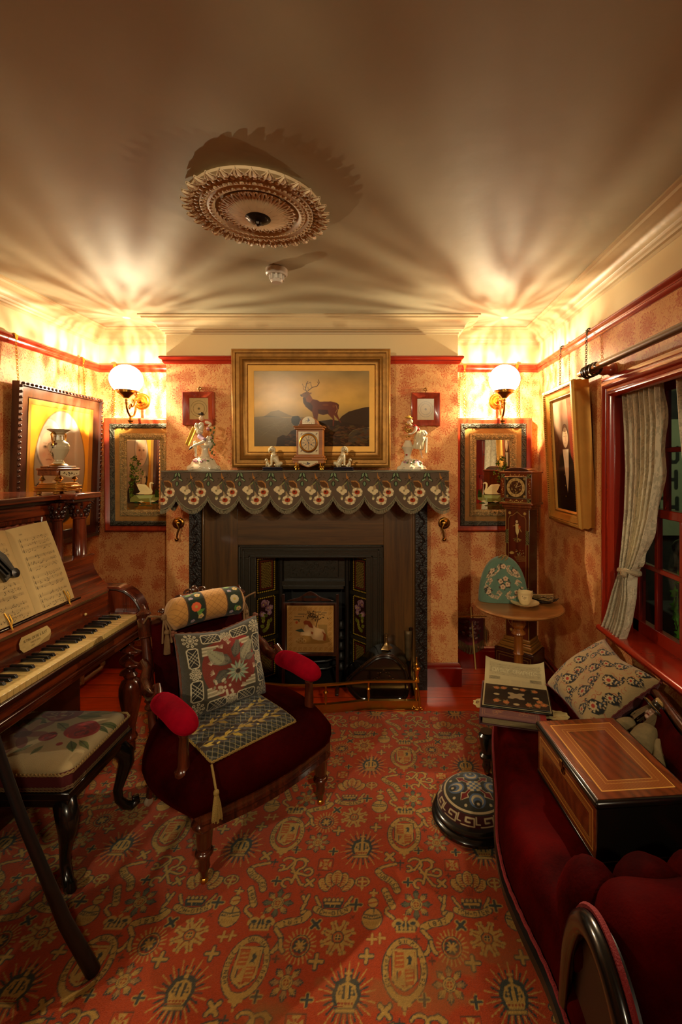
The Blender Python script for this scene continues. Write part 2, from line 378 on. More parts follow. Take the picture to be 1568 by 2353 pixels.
    top = M('GREATER_THAN', v, RAIL-.02); m2 = N.new('ShaderNodeMix'); m2.data_type = 'RGBA'; L.new(top, m2.inputs['Factor']); L.new(mx.outputs['Result'], m2.inputs['A'])
    m2.inputs['B'].default_value = (*srgb('dcc698'), 1); L.new(m2.outputs['Result'], b.inputs['Base Color'])
    bn = N.new('ShaderNodeTexNoise'); bn.inputs['Scale'].default_value = 90; bp = N.new('ShaderNodeBump'); bp.inputs['Strength'].default_value = .25; bp.inputs['Distance'].default_value = .002
    L.new(geo.outputs['Position'], bn.inputs['Vector']); L.new(bn.outputs['Fac'], bp.inputs['Height']); L.new(bp.outputs[0], b.inputs['Normal'])
    return m
WP = wallpaper_mat()
CREAM = mat('cream_paint', 'c6ae84', .5, bump=.35, bscale=30, var=.05, vscale=3, spec=.4)
CEIL = mat('ceiling_paint', 'a89d80', .6, bump=.6, bscale=9, var=.06, vscale=2.5, spec=.25)
RED = mat('red_gloss_paint', '9c2712', .22, coat=.5, bump=.15, bscale=25, var=.18, vscale=4)
RED2 = mat('dark_red_paint', '7c1406', .25, coat=.4, bump=.15, bscale=25, var=.2, vscale=4)
def floor_mat():
    m = mat('red_floor_boards', 'e04c14', .28, coat=.4, bump=.3, bscale=14, var=.35, vscale=2.2, stretch=(1.2, 9, 9)); N = m.node_tree.nodes; L = m.node_tree.links
    tc = N.new('ShaderNodeTexCoord'); sp = N.new('ShaderNodeSeparateXYZ'); L.new(tc.outputs['Object'], sp.inputs[0])
    a = N.new('ShaderNodeMath'); a.operation = 'MULTIPLY'; L.new(sp.outputs[1], a.inputs[0]); a.inputs[1].default_value = 1/.165
    f = N.new('ShaderNodeMath'); f.operation = 'FRACT'; L.new(a.outputs[0], f.inputs[0])
    g = N.new('ShaderNodeMath'); g.operation = 'LESS_THAN'; L.new(f.outputs[0], g.inputs[0]); g.inputs[1].default_value = .03
    b = N['Principled BSDF']; src = b.inputs['Base Color'].links[0].from_socket; mx = N.new('ShaderNodeMix'); mx.data_type = 'RGBA'
    L.new(g.outputs[0], mx.inputs['Factor']); L.new(src, mx.inputs['A']); mx.inputs['B'].default_value = (.03, .004, .001, 1); L.new(mx.outputs['Result'], b.inputs['Base Color'])
    return m
struct(MB().box(XL-.1, XR+.1, YF, YB+.1, -.08, 0).build('floor', floor_mat(), flat=True))
struct(MB().box(XL-.1, XR+.1, YF, YB+.1, ZC, ZC+.08).build('ceiling', CEIL, flat=True))
struct(MB().box(XL-.1, XL, YF, YB+.1, 0, ZC).build('wall_left', WP, flat=True))
struct(MB().box(XL, XR, YB, YB+.1, 0, ZC).build('wall_back', WP, flat=True))
struct(MB().box(XL-.1, XR+.1, YF-.1, YF, 0, ZC).build('wall_front', WP, flat=True))
WY0, WY1, WZ0, WZ1 = .72, 2.21, .655, 1.823
m = MB()
m.box(XR, XR+.12, WY1, YB+.1, 0, ZC); m.box(XR, XR+.12, YF, WY0, 0, ZC); m.box(XR, XR+.12, WY0, WY1, 0, WZ0); m.box(XR, XR+.12, WY0, WY1, WZ1, ZC)
struct(m.build('wall_right', WP, flat=True))
# chimney breast with the hearth opening
OX0, OX1, OZ1 = -.949, -.008, .931
m = MB(); m.box(BX0, OX0, YC, YB, 0, ZC); m.box(OX1, BX1, YC, YB, 0, ZC); m.box(OX0, OX1, YC, YB, OZ1, ZC)
struct(m.build('wall_chimney', WP, flat=True))
# cornice, picture rail and skirting run round the breast; the room lies on the right of this path (side < 0)
path = [(XL, YF, 0), (XL, YB, 0), (BX0, YB, 0), (BX0, YC, 0), (BX1, YC, 0), (BX1, YB, 0), (XR, YB, 0), (XR, YF, 0)]
def trim(name, pr, z, mt, pts=path):
    return struct(MB().sweep([(-a, b) for a, b in pr], [(x, y, z) for x, y, _ in pts]).build(name, mt, ang=30))
cor = [(0, 0), (.125, 0), (.125, -.008), (.112, -.012), (.108, -.022), (.098, -.024)] + [(.098-.06*math.sin(t), -.024-.038*(1-math.cos(t))) for t in [i*pi/12 for i in range(1, 7)]] + [(.036, -.064), (.032, -.072), (.022, -.076), (.018, -.084), (.006, -.086), (.004, -.098), (0, -.1)]
trim('trim_cornice', cor, ZC, CREAM)
trim('trim_picture_rail', [(0, 0), (.028, 0), (.034, -.004), (.036, -.012), (.030, -.020), (.02, -.025), (.018, -.03), (.02, -.034), (.014, -.044), (.006, -.05), (0, -.05)], RAIL, RED)
SK = [(0, 0), (.022, 0), (.022, .11), (.026, .112), (.026, .120), (.018, .124), (.016, .138), (.008, .146), (.002, .15), (0, .15)]
SX0, SX1 = -1.257, .272
trim('baseboard_left', SK, 0, RED2, [(XL, YF, 0), (XL, YB, 0), (BX0, YB, 0), (BX0, YC, 0), (SX0, YC, 0)])
trim('baseboard_right', SK, 0, RED2, [(SX1, YC, 0), (BX1, YC, 0), (BX1, YB, 0), (XR, YB, 0), (XR, YF, 0)])
# ---- window in the right wall
GLASS = mat('window_glass', 'dfe6dc', .03, trans=1)
def glassmat():
    m = bpy.data.materials.new('pane_glass'); m.use_nodes = True; N = m.node_tree.nodes; L = m.node_tree.links; N.remove(N['Principled BSDF'])
    t = N.new('ShaderNodeBsdfTransparent'); t.inputs[0].default_value = (.86, .9, .84, 1); g = N.new('ShaderNodeBsdfGlossy'); g.inputs['Roughness'].default_value = .02
    lw = N.new('ShaderNodeLayerWeight'); pw = N.new('ShaderNodeMath'); pw.operation = 'POWER'; L.new(lw.outputs['Facing'], pw.inputs[0]); pw.inputs[1].default_value = 5
    f = N.new('ShaderNodeMath'); f.operation = 'MULTIPLY_ADD'; L.new(pw.outputs[0], f.inputs[0]); f.inputs[1].default_value = .9; f.inputs[2].default_value = .03; mx = N.new('ShaderNodeMixShader'); L.new(f.outputs[0], mx.inputs[0]); L.new(t.outputs[0], mx.inputs[1]); L.new(g.outputs[0], mx.inputs[2])
    L.new(mx.outputs[0], N['Material Output'].inputs[0]); return m
PANE = glassmat()
win = struct(empty('window_1', (XR, 1.46, WZ0), 'red painted sash window with small panes in the right wall', 'window'))
# architrave: sweep up the far side and across the top (local frame: plane x=XR, facing -x)
AR = [(0, 0), (0, .012), (.008, .016), (.022, .016), (.026, .022), (.034, .030), (.050, .034), (.058, .030), (.064, .020), (.074, .018), (.080, .024), (.092, .026), (.100, .018), (.106, 0)]
R90 = Matrix(((0, 0, -1, XR), (1, 0, 0, (WY0+WY1)/2), (0, 1, 0, (WZ0+WZ1)/2-.03), (0, 0, 0, 1)))   # local x->world y, y->z, z->-x
m = MB().frame(WY1-WY0+.212, WZ1-WZ0+.212+.06-.1, [(a, z) for a, z in AR], T(0, 0, 0)); m.v = [tuple(R90 @ Vector(v)) for v in m.v]
m.v = [(v[0], v[1], max(v[2], WZ0-.0)) for v in m.v]
m.build('architrave', RED, win)
m = MB(); m.box(XR-.0, XR+.13, WY1-.004, WY1+.02, WZ0, WZ1+.02); m.box(XR, XR+.13, WY0-.02, WY0+.004, WZ0, WZ1+.02); m.box(XR, XR+.13, WY0-.02, WY1+.02, WZ1-.004, WZ1+.02)
m.build('reveal', RED2, win, bevel=.002)
m = MB(); sp = [(-.045, .018)] + [(-.052-.014*math.sin(t), .004+.014*math.cos(t)) for t in [i*pi/8 for i in range(9)]] + [(-.045, -.012), (-.028, -.016), (-.022, -.03), (-.016, -.046), (0, -.05), (0, .01), (.13, .018)]
vs = []; fs = []
for y in (WY0-.11, WY1+.05): vs += [(XR+a, y, WZ0+b-.005) for a, b in sp]
n = len(sp); fs = [(i, (i+1) % n, n+(i+1) % n, n+i) for i in range(n)] + [tuple(range(n)), tuple(range(n, 2*n))]
m.add(vs, fs); m.build('sill', RED, win, bevel=.001)
def sash(x, z0, z1, bars, zb, rb, rt, name):
    m = MB(); t = .034
    m.box(x, x+t, WY1-.055, WY1, z0, z1); m.box(x, x+t, WY0, WY0+.055, z0, z1); m.box(x, x+t, WY0, WY1, z0, z0+rb); m.box(x, x+t, WY0, WY1, z1-rt, z1)
    for y in bars: m.box(x+.004, x+t-.004, y-.011, y+.011, z0, z1)
    for z in zb: m.box(x+.002, x+t-.006, WY0, WY1, z-.011, z+.011)
    f = m.build(name, RED, win, bevel=.003)
    MB().box(x+.015, x+.018, WY0, WY1, z0+rb/2, z1-rt/2).build('pane', PANE, f, flat=True)
bars = [2.2-.172*k for k in range(1, 9)]
sash(1.187, WZ0+.008, 1.255, bars, [.985], .06, .038, 'lower_sash')
sash(1.225, 1.215, WZ1-.004, bars, [1.513], .036, .05, 'upper_sash')
# ---- the lane outside
DKG = mat('lane_stone', '3a3830', .8, bump=.6, bscale=12, var=.4)
struct(MB().box(1.5, 7, .3, 6.5, -.3, -.2).build('ground_lane', DKG, flat=True))
cv = CV(1.5, 1.1, 170, '8a8c6a')
cv.noise(.25, 9, 3)
for t_, xx_, yy, hh in (('OU', .262, .695, .135), ('CH', .236, .452, .155), ('TH', .236, .187, .17)): cv.text(t_, xx_, yy, hh, '22241c', .036, asp=.52, gap=.42)
PT = painted('painted_matte', .85)
o = sheet('lettered_wall_poster', cv.px(), lambda U, V: (2.32+U*1.5, 4.2, .80+V*1.06), PT, back=lambda U, V: (2.32+U*1.5, 4.22, .80+V*1.06)); tag(o, 'pale green poster with heavy black lettering outside the window', 'poster')
struct(MB().box(1.6, 6, 4.25, 4.35, -.2, 3.2).build('wall_lane', mat('lane_wall', '2e2a22', .9, bump=1, bscale=6, var=.6, vscale=7), flat=True))
b = empty('bollard', (2.42, 3.75, -.2), 'black bollard with a round ball top standing in the lane outside', 'bollard')
BLK = mat('gloss_black', '141311', .18, coat=.6)
MB().lathe([(.09, -.2), (.09, -.1), (.055, -.05), (.05, .55), (.07, .58), (.05, .62), (.045, .70)], (2.42, 3.75, 0)).build('post', BLK, b)
MB().blob((2.42, 3.75, .77), .075, 20, 14).build('ball', BLK, b)
bk = empty('wicker_basket', (2.1, 3.05, .5), 'round wicker basket on a ledge beyond the lower panes', 'basket')
WK = mat('wicker', '8a7048', .8, bump=1, bscale=120)
MB().lathe([(.10, .42), (.115, .5), (.13, .56), (.135, .565), (.12, .56), (.1, .45)], (2.16, 3.15, 0), cap=False).build('basket_body', WK, bk)
MB().tube([(2.16+.132*math.cos(a), 3.15+.132*math.sin(a), .565) for a in [i*2*pi/24 for i in range(24)]], .009, 6, closed=True).build('basket_rim', WK, bk)
tag(MB().box(1.97, 2.6, 2.7, 3.5, -.2, .42).build('lane_ledge', DKG, bevel=.01), 'dark stone ledge outside under the wicker basket', 'ledge')
iv = empty('ivy_plant', (1.95, 3.0, -.2), 'green ivy trailing beside the basket outside the window', 'plant')
m = MB(); q = random.Random(4)
for k in range(26):
    x, y, z = 1.87+q.random()*.05, 2.92+q.random()*.1, .1+q.random()*.6; M_ = T(x, y, z) @ rot(1.2+q.random()*.6, 0, q.random()*.8)
    m.ext([(0, 0), (.03, .012), (.022, .035), (.04, .05), (.01, .055), (0, .085), (-.012, .052), (-.04, .048), (-.022, .03), (-.03, .01)], .002, M_)
m.build('leaves', mat('ivy_green', '6fae2a', .5), iv)
MB().tube([(1.9, 2.97, -.2), (1.88, 2.95, .1), (1.9, 2.97, .4), (1.88, 2.95, .7)], .006, 6).build('stem', mat('stem_brown', '4a3a20', .8), iv)
# ---------------------------------------------------------------- wall lamps
BRASS = mat('polished_brass', 'd6a040', .3, metal=1, bump=.2, bscale=90)
ABRASS = mat('aged_brass', '9a6c2c', .28, metal=1, bump=.3, bscale=60, var=.3, vscale=20)
IRON = mat('cast_iron_black', '17130e', .42, bump=.4, bscale=80, spec=.5)
def globe_mat():
    m = bpy.data.materials.new('etched_globe'); m.use_nodes = True; N = m.node_tree.nodes; L = m.node_tree.links; N.remove(N['Principled BSDF'])
    tc = N.new('ShaderNodeTexCoord'); sp = N.new('ShaderNodeSeparateXYZ'); L.new(tc.outputs['Object'], sp.inputs[0])
    def M(op, a, b=None):
        n = N.new('ShaderNodeMath'); n.operation = op
        for i, v in enumerate((a, b)):
            if v is None: continue
            if isinstance(v, (int, float)): n.inputs[i].default_value = v
            else: L.new(v, n.inputs[i])
        return n.outputs[0]
    ang = M('ARCTAN2', sp.outputs[1], sp.outputs[0])
    cb = N.new('ShaderNodeCombineXYZ'); L.new(M('MULTIPLY', M('SINE', ang), 1.0), cb.inputs[0]); L.new(M('COSINE', ang), cb.inputs[1]); L.new(M('MULTIPLY', sp.outputs[2], 4.0), cb.inputs[2])
    n1 = N.new('ShaderNodeTexNoise'); n1.inputs['Scale'].default_value = 8; n1.inputs['Detail'].default_value = 3; n1.inputs['Roughness'].default_value = .6; L.new(cb.outputs[0], n1.inputs['Vector'])
    r = N.new('ShaderNodeMapRange'); L.new(n1.outputs['Fac'], r.inputs[0]); r.inputs[1].default_value = .42; r.inputs[2].default_value = .58; r.inputs[3].default_value = .14; r.inputs[4].default_value = 1.0
    t = N.new('ShaderNodeBsdfTransparent'); cc = N.new('ShaderNodeCombineColor'); 
    zr = N.new('ShaderNodeValToRGB'); L.new(M('ADD', M('MULTIPLY', sp.outputs[2], 5.0), .5), zr.inputs[0])      # transparency tint invented to cut light on the near wall and ceiling
    el = zr.color_ramp.elements; el[0].position = .25; el[0].color = (1, 1, 1, 1); el[1].position = .95; el[1].color = (.15,)*3+(1,)
    for p_, v_ in ((.38, .40), (.50, .30), (.60, .46), (.72, .34), (.84, .15), (.925, .085), (.935, .15)): el.new(p_).color = (v_,)*3+(1,)
    for i in range(3): L.new(M('MULTIPLY', r.outputs[0], zr.outputs[0]), cc.inputs[i])
    L.new(cc.outputs[0], t.inputs[0])
    e = N.new('ShaderNodeEmission'); e.inputs[0].default_value = (1, .90, .76, 1); e.inputs[1].default_value = 3.2
    ad = N.new('ShaderNodeAddShader'); L.new(t.outputs[0], ad.inputs[0]); L.new(e.outputs[0], ad.inputs[1]); L.new(ad.outputs[0], N['Material Output'].inputs[0]); return m
GLOBE = globe_mat()
def lamp(x, xr, label):
    y, z = 2.99, 2.0; g = empty('wall_lamp', (xr, YB, z-.2), label, 'lamp', 'globe wall lamps in the alcoves')
    # open topped globe, shell only
    pr = []; R = .099
    for k in range(0, 25):
        th = math.radians(40) + (math.radians(178)-math.radians(40))*k/24
        pr.append((R*math.sin(th), -R*.96*math.cos(th)))
    o = MB().lathe(pr, (x, y, z), seg=48, cap=False).build('globe_shade', GLOBE, g)
    o.data.transform(T(0, 0, 0)); dz = z-o.location.z; o.data.transform(T(0, 0, -dz)); o.location.z += dz; pinv(o, g)
    m = MB(); m.lathe([(.012, -.122), (.018, -.118), (.03, -.104), (.05, -.09), (.056, -.086), (.057, -.074), (.066, -.074), (.066, -.070), (.054, -.070)], (x, y, z), cap=False); 
    for a in range(3):
        t = a*2.09+.4; m.tube([(x+.055*math.cos(t), y+.055*math.sin(t), z-.08), (x+.078*math.cos(t), y+.078*math.sin(t), z-.08)], .003, 6)
    m.build('gallery', ABRASS, g)
    zb = z-.20; D = YB-y
    w_ = lambda t, dz: (x+(xr-x)*t, y+D*t, zb+dz)
    pts = [(x, y, z-.12), (x, y, z-.15), w_(.02, .02), w_(.08, -.005), w_(.2, -.028), w_(.33, -.03), w_(.46, -.018), w_(.55, .02), w_(.58, .06), w_(.62, .09), w_(.75, .1), w_(1, .1)]
    m = MB(); m.tube(pts, .0065, 10)
    for dz in (-.125, -.135, -.15, -.158): m.lathe([(.004, -.003), (.016, 0), (.004, .003)], (x, y, z+dz), seg=16)
    m.lathe([(.003, -.05), (.016, -.045), (.012, -.038), (.02, -.03), (.008, -.02), (.006, 0)], w_(.24, -.03), seg=8)
    def spiral(t0, cz, r0, turns, a0):
        return [w_(t0+r0/D*(1-t/22)*math.cos(a0+t/20*turns*2*pi), cz+r0*(1-t/22)*math.sin(a0+t/20*turns*2*pi)) for t in range(20)]
    m.tube(spiral(.38, .07, .036, 1.3, 3.6), [.006-.0002*i for i in range(20)], 8); m.tube(spiral(.2, .025, .022, 1.1, 0), .004, 8); m.tube(spiral(.55, .13, .03, 1.2, 4.6), .005, 8)
    m.build('scroll_arm', ABRASS, g)
    m = MB(); m.lathe([(.058, 0), (.058, .006), (.05, .012), (.046, .013), (.040, .022), (.03, .028), (.026, .027), (.020, .036), (.010, .042), (.007, .07), (0, .07)], (xr, YB, zb+.1), rot(pi/2, 0, 0), 36); m.build('backplate', BRASS, g)
    l = bpy.data.lights.new('bulb_light', 'POINT'); l.energy = LAMP_W; l.color = LAMP_COL; l.shadow_soft_size = .005
    lo = bpy.data.objects.new('bulb_light', l); lo.location = (x, y, z-.005); C.objects.link(lo); pinv(lo, g)
lamp(-1.677, -1.737, 'lit white globe lamp on a scrolled brass arm left of the chimney breast')
lamp(.775, .803, 'lit white globe lamp on a scrolled brass arm right of the chimney breast')
# ---------------------------------------------------------------- ceiling rose and smoke detector
PLAS = mat('plaster', 'c8ac84', .6, bump=.4, bscale=40)
RX, RY = -.468, 1.70
_n0 = len(C.objects)
_r = empty('ceiling_rose', (RX, RY, ZC), 'round cream plaster ceiling rose with leaf border', 'ceiling rose')
m = MB(T(RX, RY, 0))
def zl(r, d): return (r, ZC-d)
m.lathe([zl(.235, 0), zl(.235, .02), zl(.205, .035), zl(.2, .05), zl(.186, .058), zl(.176, .05), zl(.168, .056), zl(.158, .06), zl(.150, .052), zl(.146, .03), zl(.10, .028), zl(.0, .03)], seg=64, cap=False)
m.build('rose_body', PLAS, _r)
m = MB(T(RX, RY, 0)); nL = 32
for i in range(nL):   # acanthus leaves round the rim
    A = rot(0, 0, 2*pi*i/nL) @ T(.21, 0, ZC)
    def lf(u, v, A=A):
        x = u*.052; wd = .021*math.sin(pi*min(1, .18+u*.82))**.7*(1+.22*math.cos(u*19)); y = (v-.5)*2*wd
        return tuple(A @ Vector((x, y, -.03-.045*math.sin(u*2.3)+.012*abs(v-.5)*2+.012*u+ .006*math.cos((v-.5)*20))))
    m.grid(lf, 9, 7)
m.build('leaf_border', PLAS, _r, solid=.006)
m = MB(T(RX, RY, 0))
for r_, n_, s_ in ((.193, 60, .0075), (.163, 52, .0065), (.212, 56, .0085)):
    for i in range(n_):
        a = 2*pi*i/n_; m.blob((r_*math.cos(a), r_*math.sin(a), ZC-.058+(.012 if r_ > .2 else 0)), (s_, s_, s_), 8, 6)
m.build('bead_rings', PLAS, _r)
m = MB(T(RX, RY, 0))
for i in range(16):
    for k in (-2, -1, 0, 1, 2):
        a = 2*pi*i/16+k*.06; cu = k*.10
        m.tube([(.035*math.cos(a), .035*math.sin(a), ZC-.085), (.07*math.cos(a+cu*.1), .07*math.sin(a+cu*.1), ZC-.075), (.105*math.cos(a+cu*.4), .105*math.sin(a+cu*.4), ZC-.052), (.13*math.cos(a+cu), .13*math.sin(a+cu), ZC-.045), (.138*math.cos(a+cu*1.5), .138*math.sin(a+cu*1.5), ZC-.055)], [.005, .006, .006, .005, .003], 6)
m.lathe([(.12, ZC-.03), (.085, ZC-.055), (.045, ZC-.085), (0, ZC-.088)], seg=48, cap=False)
m.build('leaf_centre', PLAS, _r)
m = MB(T(RX, RY, 0)); m.lathe([(.045, ZC-.082), (.046, ZC-.088), (.036, ZC-.094), (.033, ZC-.104), (.02, ZC-.114), (.012, ZC-.116), (.010, ZC-.13), (.007, ZC-.132), (.005, ZC-.137), (0, ZC-.138)], seg=40, cap=False, flute=lambda a, z: .05*abs(math.sin(a*14)) if z < ZC-.09 and z > ZC-.113 else 0)
m.build('boss', mat('dark_bronze', '2a2018', .3, metal=.7), _r)
_r.scale.z = .52
_s = empty('smoke_detector', (-.525, 2.24, ZC), 'white round smoke detector on the ceiling', 'smoke detector')
SX, SY = (636-885)/1060*2.24, 2.24
WPL = mat('white_plastic', 'c9bfb0', .4)
MB().lathe([(.048, ZC), (.052, ZC-.004), (.052, ZC-.028), (.046, ZC-.034), (0, ZC-.034)], (SX, SY, 0), seg=40, cap=False).build('base', WPL, _s)
m = MB()
for i in range(9):
    a = 2*pi*i/9; m.box(.022, .036, -.0045, .0045, ZC-.058, ZC-.03, T(SX, SY, 0) @ rot(0, 0, a))
m.lathe([(.0, ZC-.056), (.031, ZC-.056), (.027, ZC-.066), (.024, ZC-.069), (0, ZC-.069)], (SX, SY, 0), seg=32, cap=False); m.lathe([(.022, ZC-.03), (.022, ZC-.057)], (SX, SY, 0))
m.build('sensor', WPL, _s)
# ---------------------------------------------------------------- pictures and mirrors
GILT = mat('gilt', '9c6c2c', .4, metal=.65, bump=.3, bscale=45, var=.35, vscale=14)
GILTB = mat('bright_gilt', 'c08c3c', .45, metal=.6, bump=.15, bscale=40, var=.15, vscale=10)
OAK = wood('dark_oak', '3c2416', '180c06', 'z', .35, .3)
PTG = painted('oil_paint', .22, coat=.0, bump=.05, bscale=260, spec=.2)
def chain(m, a, b, n, r=.0055):
    a, b = Vector(a), Vector(b)
    d = (b-a); L_ = d.length/n; t = d.normalized(); s1 = Vector((1, 0, 0)) if abs(t.x) < .7 else Vector((0, 1, 0)); s1 = (s1-t*s1.dot(t)).normalized(); s2 = t.cross(s1)
    for i in range(n):
        c = a+d*((i+.5)/n); s = s1 if i % 2 else s2
        m.tube([tuple(c+t*L_*.72*math.cos(q)+s*r*math.sin(q)) for q in [k*pi/4 for k in range(8)]], .0014, 5, closed=True)
def hook(m, M): m.ext([(-.012, .012), (.012, .012), (.010, -.004), (.003, -.022), (-.003, -.022), (-.010, -.004)], .003, M); m.tube([tuple(M @ Vector(p)) for p in ((0, .012, 0), (0, .018, -.01), (0, .016, -.03))], .004, 6)
# --- stag painting
cv = CV(.741, .487, 520, 'a08050'); cv.vgrad([(0, '6a5028'), (.22, '786440'), (.40, 'b0904e'), (.58, 'e6b658'), (.8, 'd6a85c'), (1, 'a08a5c')])
f1 = fbm(cv.H, cv.W, 5, 3, 5); f2 = fbm(cv.H, cv.W, 3, 9, 4)
cv.a *= (.72+.55*f1)[..., None]; gx = np.linspace(0, 1, cv.W)[None]; cv.a *= (1-.30*np.clip((gx-.55)*2, 0, 1)*(f2*1.5))[..., None]
def q5(x, y): return ((x/7.84+620-582)/268*.741, (1028-(y/7.84+860))/176*.487)
pl = lambda pts: [q5(*p) for p in pts]
cv.poly([(0, 0), (0, .19), (.10, .2), (.2, .185), (.36, .19), (.4, 0)], '6e6044', .75)
for k in range(30): cv.line([(random.random()*.3, .05+random.random()*.14), (random.random()*.1+.15, .05+random.random()*.14)], .0016, '968460', .25)
cv.poly([(.06, .19), (.11, .225), (.16, .235), (.2, .215), (.26, .19)], '5c4e36', .6)
cv.poly(pl([(1180, 900), (1300, 760), (1420, 680), (1560, 640), (1720, 600), (1820, 590), (1820, 1320), (900, 1320)]), '3f2a14')
cv.poly(pl([(380, 820), (430, 760), (520, 760), (560, 830), (640, 880), (800, 900), (900, 850), (1100, 820), (1300, 860), (1500, 900), (1820, 940), (1820, 1320), (100, 1320), (130, 1150), (230, 1100), (300, 1120), (380, 1030), (460, 1000), (430, 920), (385, 880)]), '38240f')
cv.poly(pl([(1400, 1320), (1420, 1100), (1500, 1020), (1600, 980), (1820, 960), (1820, 1120), (1700, 1200), (1500, 1240)]), '4c3d2a'); cv.line(pl([(1420, 1100), (1500, 1020), (1600, 985), (1820, 962)]), .003, '8a7350', .7)
q = random.Random(2)
for k in range(260):
    x, y = q.uniform(300, 1800), q.uniform(930, 1300)
    if x < 900 and y < 1080: continue
    u, v = q5(x, y); cv.ell(u, v, .008+q.random()*.012, .003+q.random()*.004, q.choice(['5a3416', '4a2c12', '6a4420', '2c1c0c', '57431f']), q.random()-.5, .6)
B0, B1, B2 = '6a2e12', '4a2010', '8e4a1e'
body = [(590, 430), (600, 520), (640, 590), (700, 640), (760, 690), (780, 760), (800, 860), (840, 960), (850, 860), (870, 720), (960, 740), (1040, 720), (1080, 760), (1130, 810), (1130, 940), (1145, 945), (1165, 820), (1150, 740), (1200, 790), (1280, 890), (1285, 880), (1240, 790), (1215, 720), (1235, 630), (1245, 560), (1200, 520), (1100, 495), (900, 500), (850, 470), (770, 455), (740, 400), (700, 350)]
cv.poly(pl(body), B0)
cv.poly(pl([(590, 430), (600, 520), (680, 620), (760, 680), (770, 580), (700, 480), (640, 420)]), B1); cv.poly(pl([(640, 420), (700, 360), (750, 420), (770, 460), (720, 520), (660, 500)]), B2)
cv.poly(pl([(860, 640), (1040, 650), (1060, 720), (960, 740), (870, 710)]), '3c1a0c', .8); cv.ell(*q5(1150, 580), .009, .009, B2, 0, .5); cv.ell(*q5(1000, 560), .02, .007, B2, 0, .5)
cv.line(pl([(1190, 560), (1215, 640), (1180, 700)]), .0025, 'b88a50'); cv.line(pl([(1205, 530), (1240, 560), (1235, 630)]), .004, '2c140a')
cv.poly(pl([(545, 375), (570, 410), (610, 420), (660, 430), (710, 370), (705, 325), (650, 320), (600, 345)]), '7c4a22'); cv.poly(pl([(542, 378), (560, 372), (585, 400), (565, 415)]), '1c0e06'); cv.ell(*q5(642, 350), .0025, .002, '140a04')
cv.poly(pl([(690, 340), (755, 335), (740, 365), (700, 370)]), '8a5a30')
for p, wd in (([(665, 320), (640, 280), (660, 170), (685, 135)], 5), ([(640, 300), (610, 280), (598, 240)], 3), ([(645, 250), (600, 220), (585, 180)], 3), ([(660, 180), (700, 165), (725, 148)], 3.4), ([(680, 310), (760, 245), (850, 220), (890, 160), (875, 105)], 5), ([(690, 300), (685, 235)], 3), ([(762, 245), (740, 200), (735, 150)], 3.4), ([(880, 175), (850, 140)], 3)): cv.line(pl(p), wd*1.55/7.84*.741/268*1.6, '4a2a14')
cv.poly(pl([(380, 820), (400, 765), (500, 755), (540, 800), (530, 900), (430, 930), (395, 890)]), '241a0e')
g = empty('stag_painting', (-.476, 2.99, 1.43), 'large gilt framed oil painting of a stag above the mantelpiece', 'painting')
A = T(-.4706, 2.955, 1.807) @ rot(pi/2+.02)
m = MB(A); m.frame(1.012, .755, [(0, -.02), (0, .02), (.006, .03), (.016, .034), (.026, .030), (.03, .02), (.048, .012), (.055, .016), (.066, .018), (.07, .012), (.085, .006), (.095, .004), (.098, .007), (.102, .003), (.102, -.02)]); m.build('outer_frame', GILT, g)
m = MB(A); m.frame(.812, .555, [(0, -.015), (0, .004), (.036, -.006), (.036, -.015)]); m.build('slip', GILTB, g)
sheet('canvas', cv.px(), Mfn(A, lambda U, V: ((U-.5)*.744, (V-.5)*.487, -.008)), PTG, g, back=Mfn(A, lambda U, V: ((U-.5)*.744, (V-.5)*.487, -.018)))
# --- two small red frames
cv = CV(.12, .14, 900, 'b39a68'); cv.noise(.08, 5, 2)
for r_ in (.048, .034): cv.ring(.06, .07, r_, r_, .0022, '6e5a38')
cv.ell(.06, .07, .007, .007, '6e5a38')
for k in range(6): cv.ring(.06+.045*math.cos(k*1.05), .07+.05*math.sin(k*1.05), .016, .02, .0008, '9a8254')
im = cv.px(); REDW = wood('red_stained_wood', 'a33a1c', '7c2410', 'z', .3, .4)
for i, (x0, x1, y0, y1, lab) in enumerate(((420, 491, 900, 977, 'small red wooden frame with ringed drawing above the shepherd figurine'), (946, 1012, 902, 978, 'small red wooden frame with ringed drawing above the lady figurine'))):
    Y = 3.0; a = P(x0, y1, Y); b = P(x1, y0, Y); c = (a+b)/2; w_, h_ = b.x-a.x, b.z-a.z; g = empty('picture_frame', (c.x, YC, a.z), lab, 'picture', 'small red picture frames')
    A = T(c.x, Y+.01, c.z) @ rot(pi/2+.03)
    MB(A).frame(w_, h_, [(0, -.012), (0, .016), (.004, .018), (.036, .004), (.039, .0), (.039, -.012)]).build('frame', REDW, g)
    sheet('drawing', im, Mfn(A, lambda U, V: ((U-.5)*(w_-.07), (V-.5)*(h_-.07), -.002)), PTG, g, back=Mfn(A, lambda U, V: ((U-.5)*(w_-.07), (V-.5)*(h_-.07), -.009)))
    m = MB(); m.tube([(c.x+.010*math.cos(t), YC-.004, b.z+.022+.008*math.sin(t)) for t in [k*pi/4 for k in range(8)]], .003, 6, closed=True); m.tube([(c.x, YC-.004, b.z+.012), (c.x, YC-.01, b.z-.004)], .003, 6); m.blob((c.x, YC-.005, b.z+.032), .005); m.build('hook', ABRASS, g)
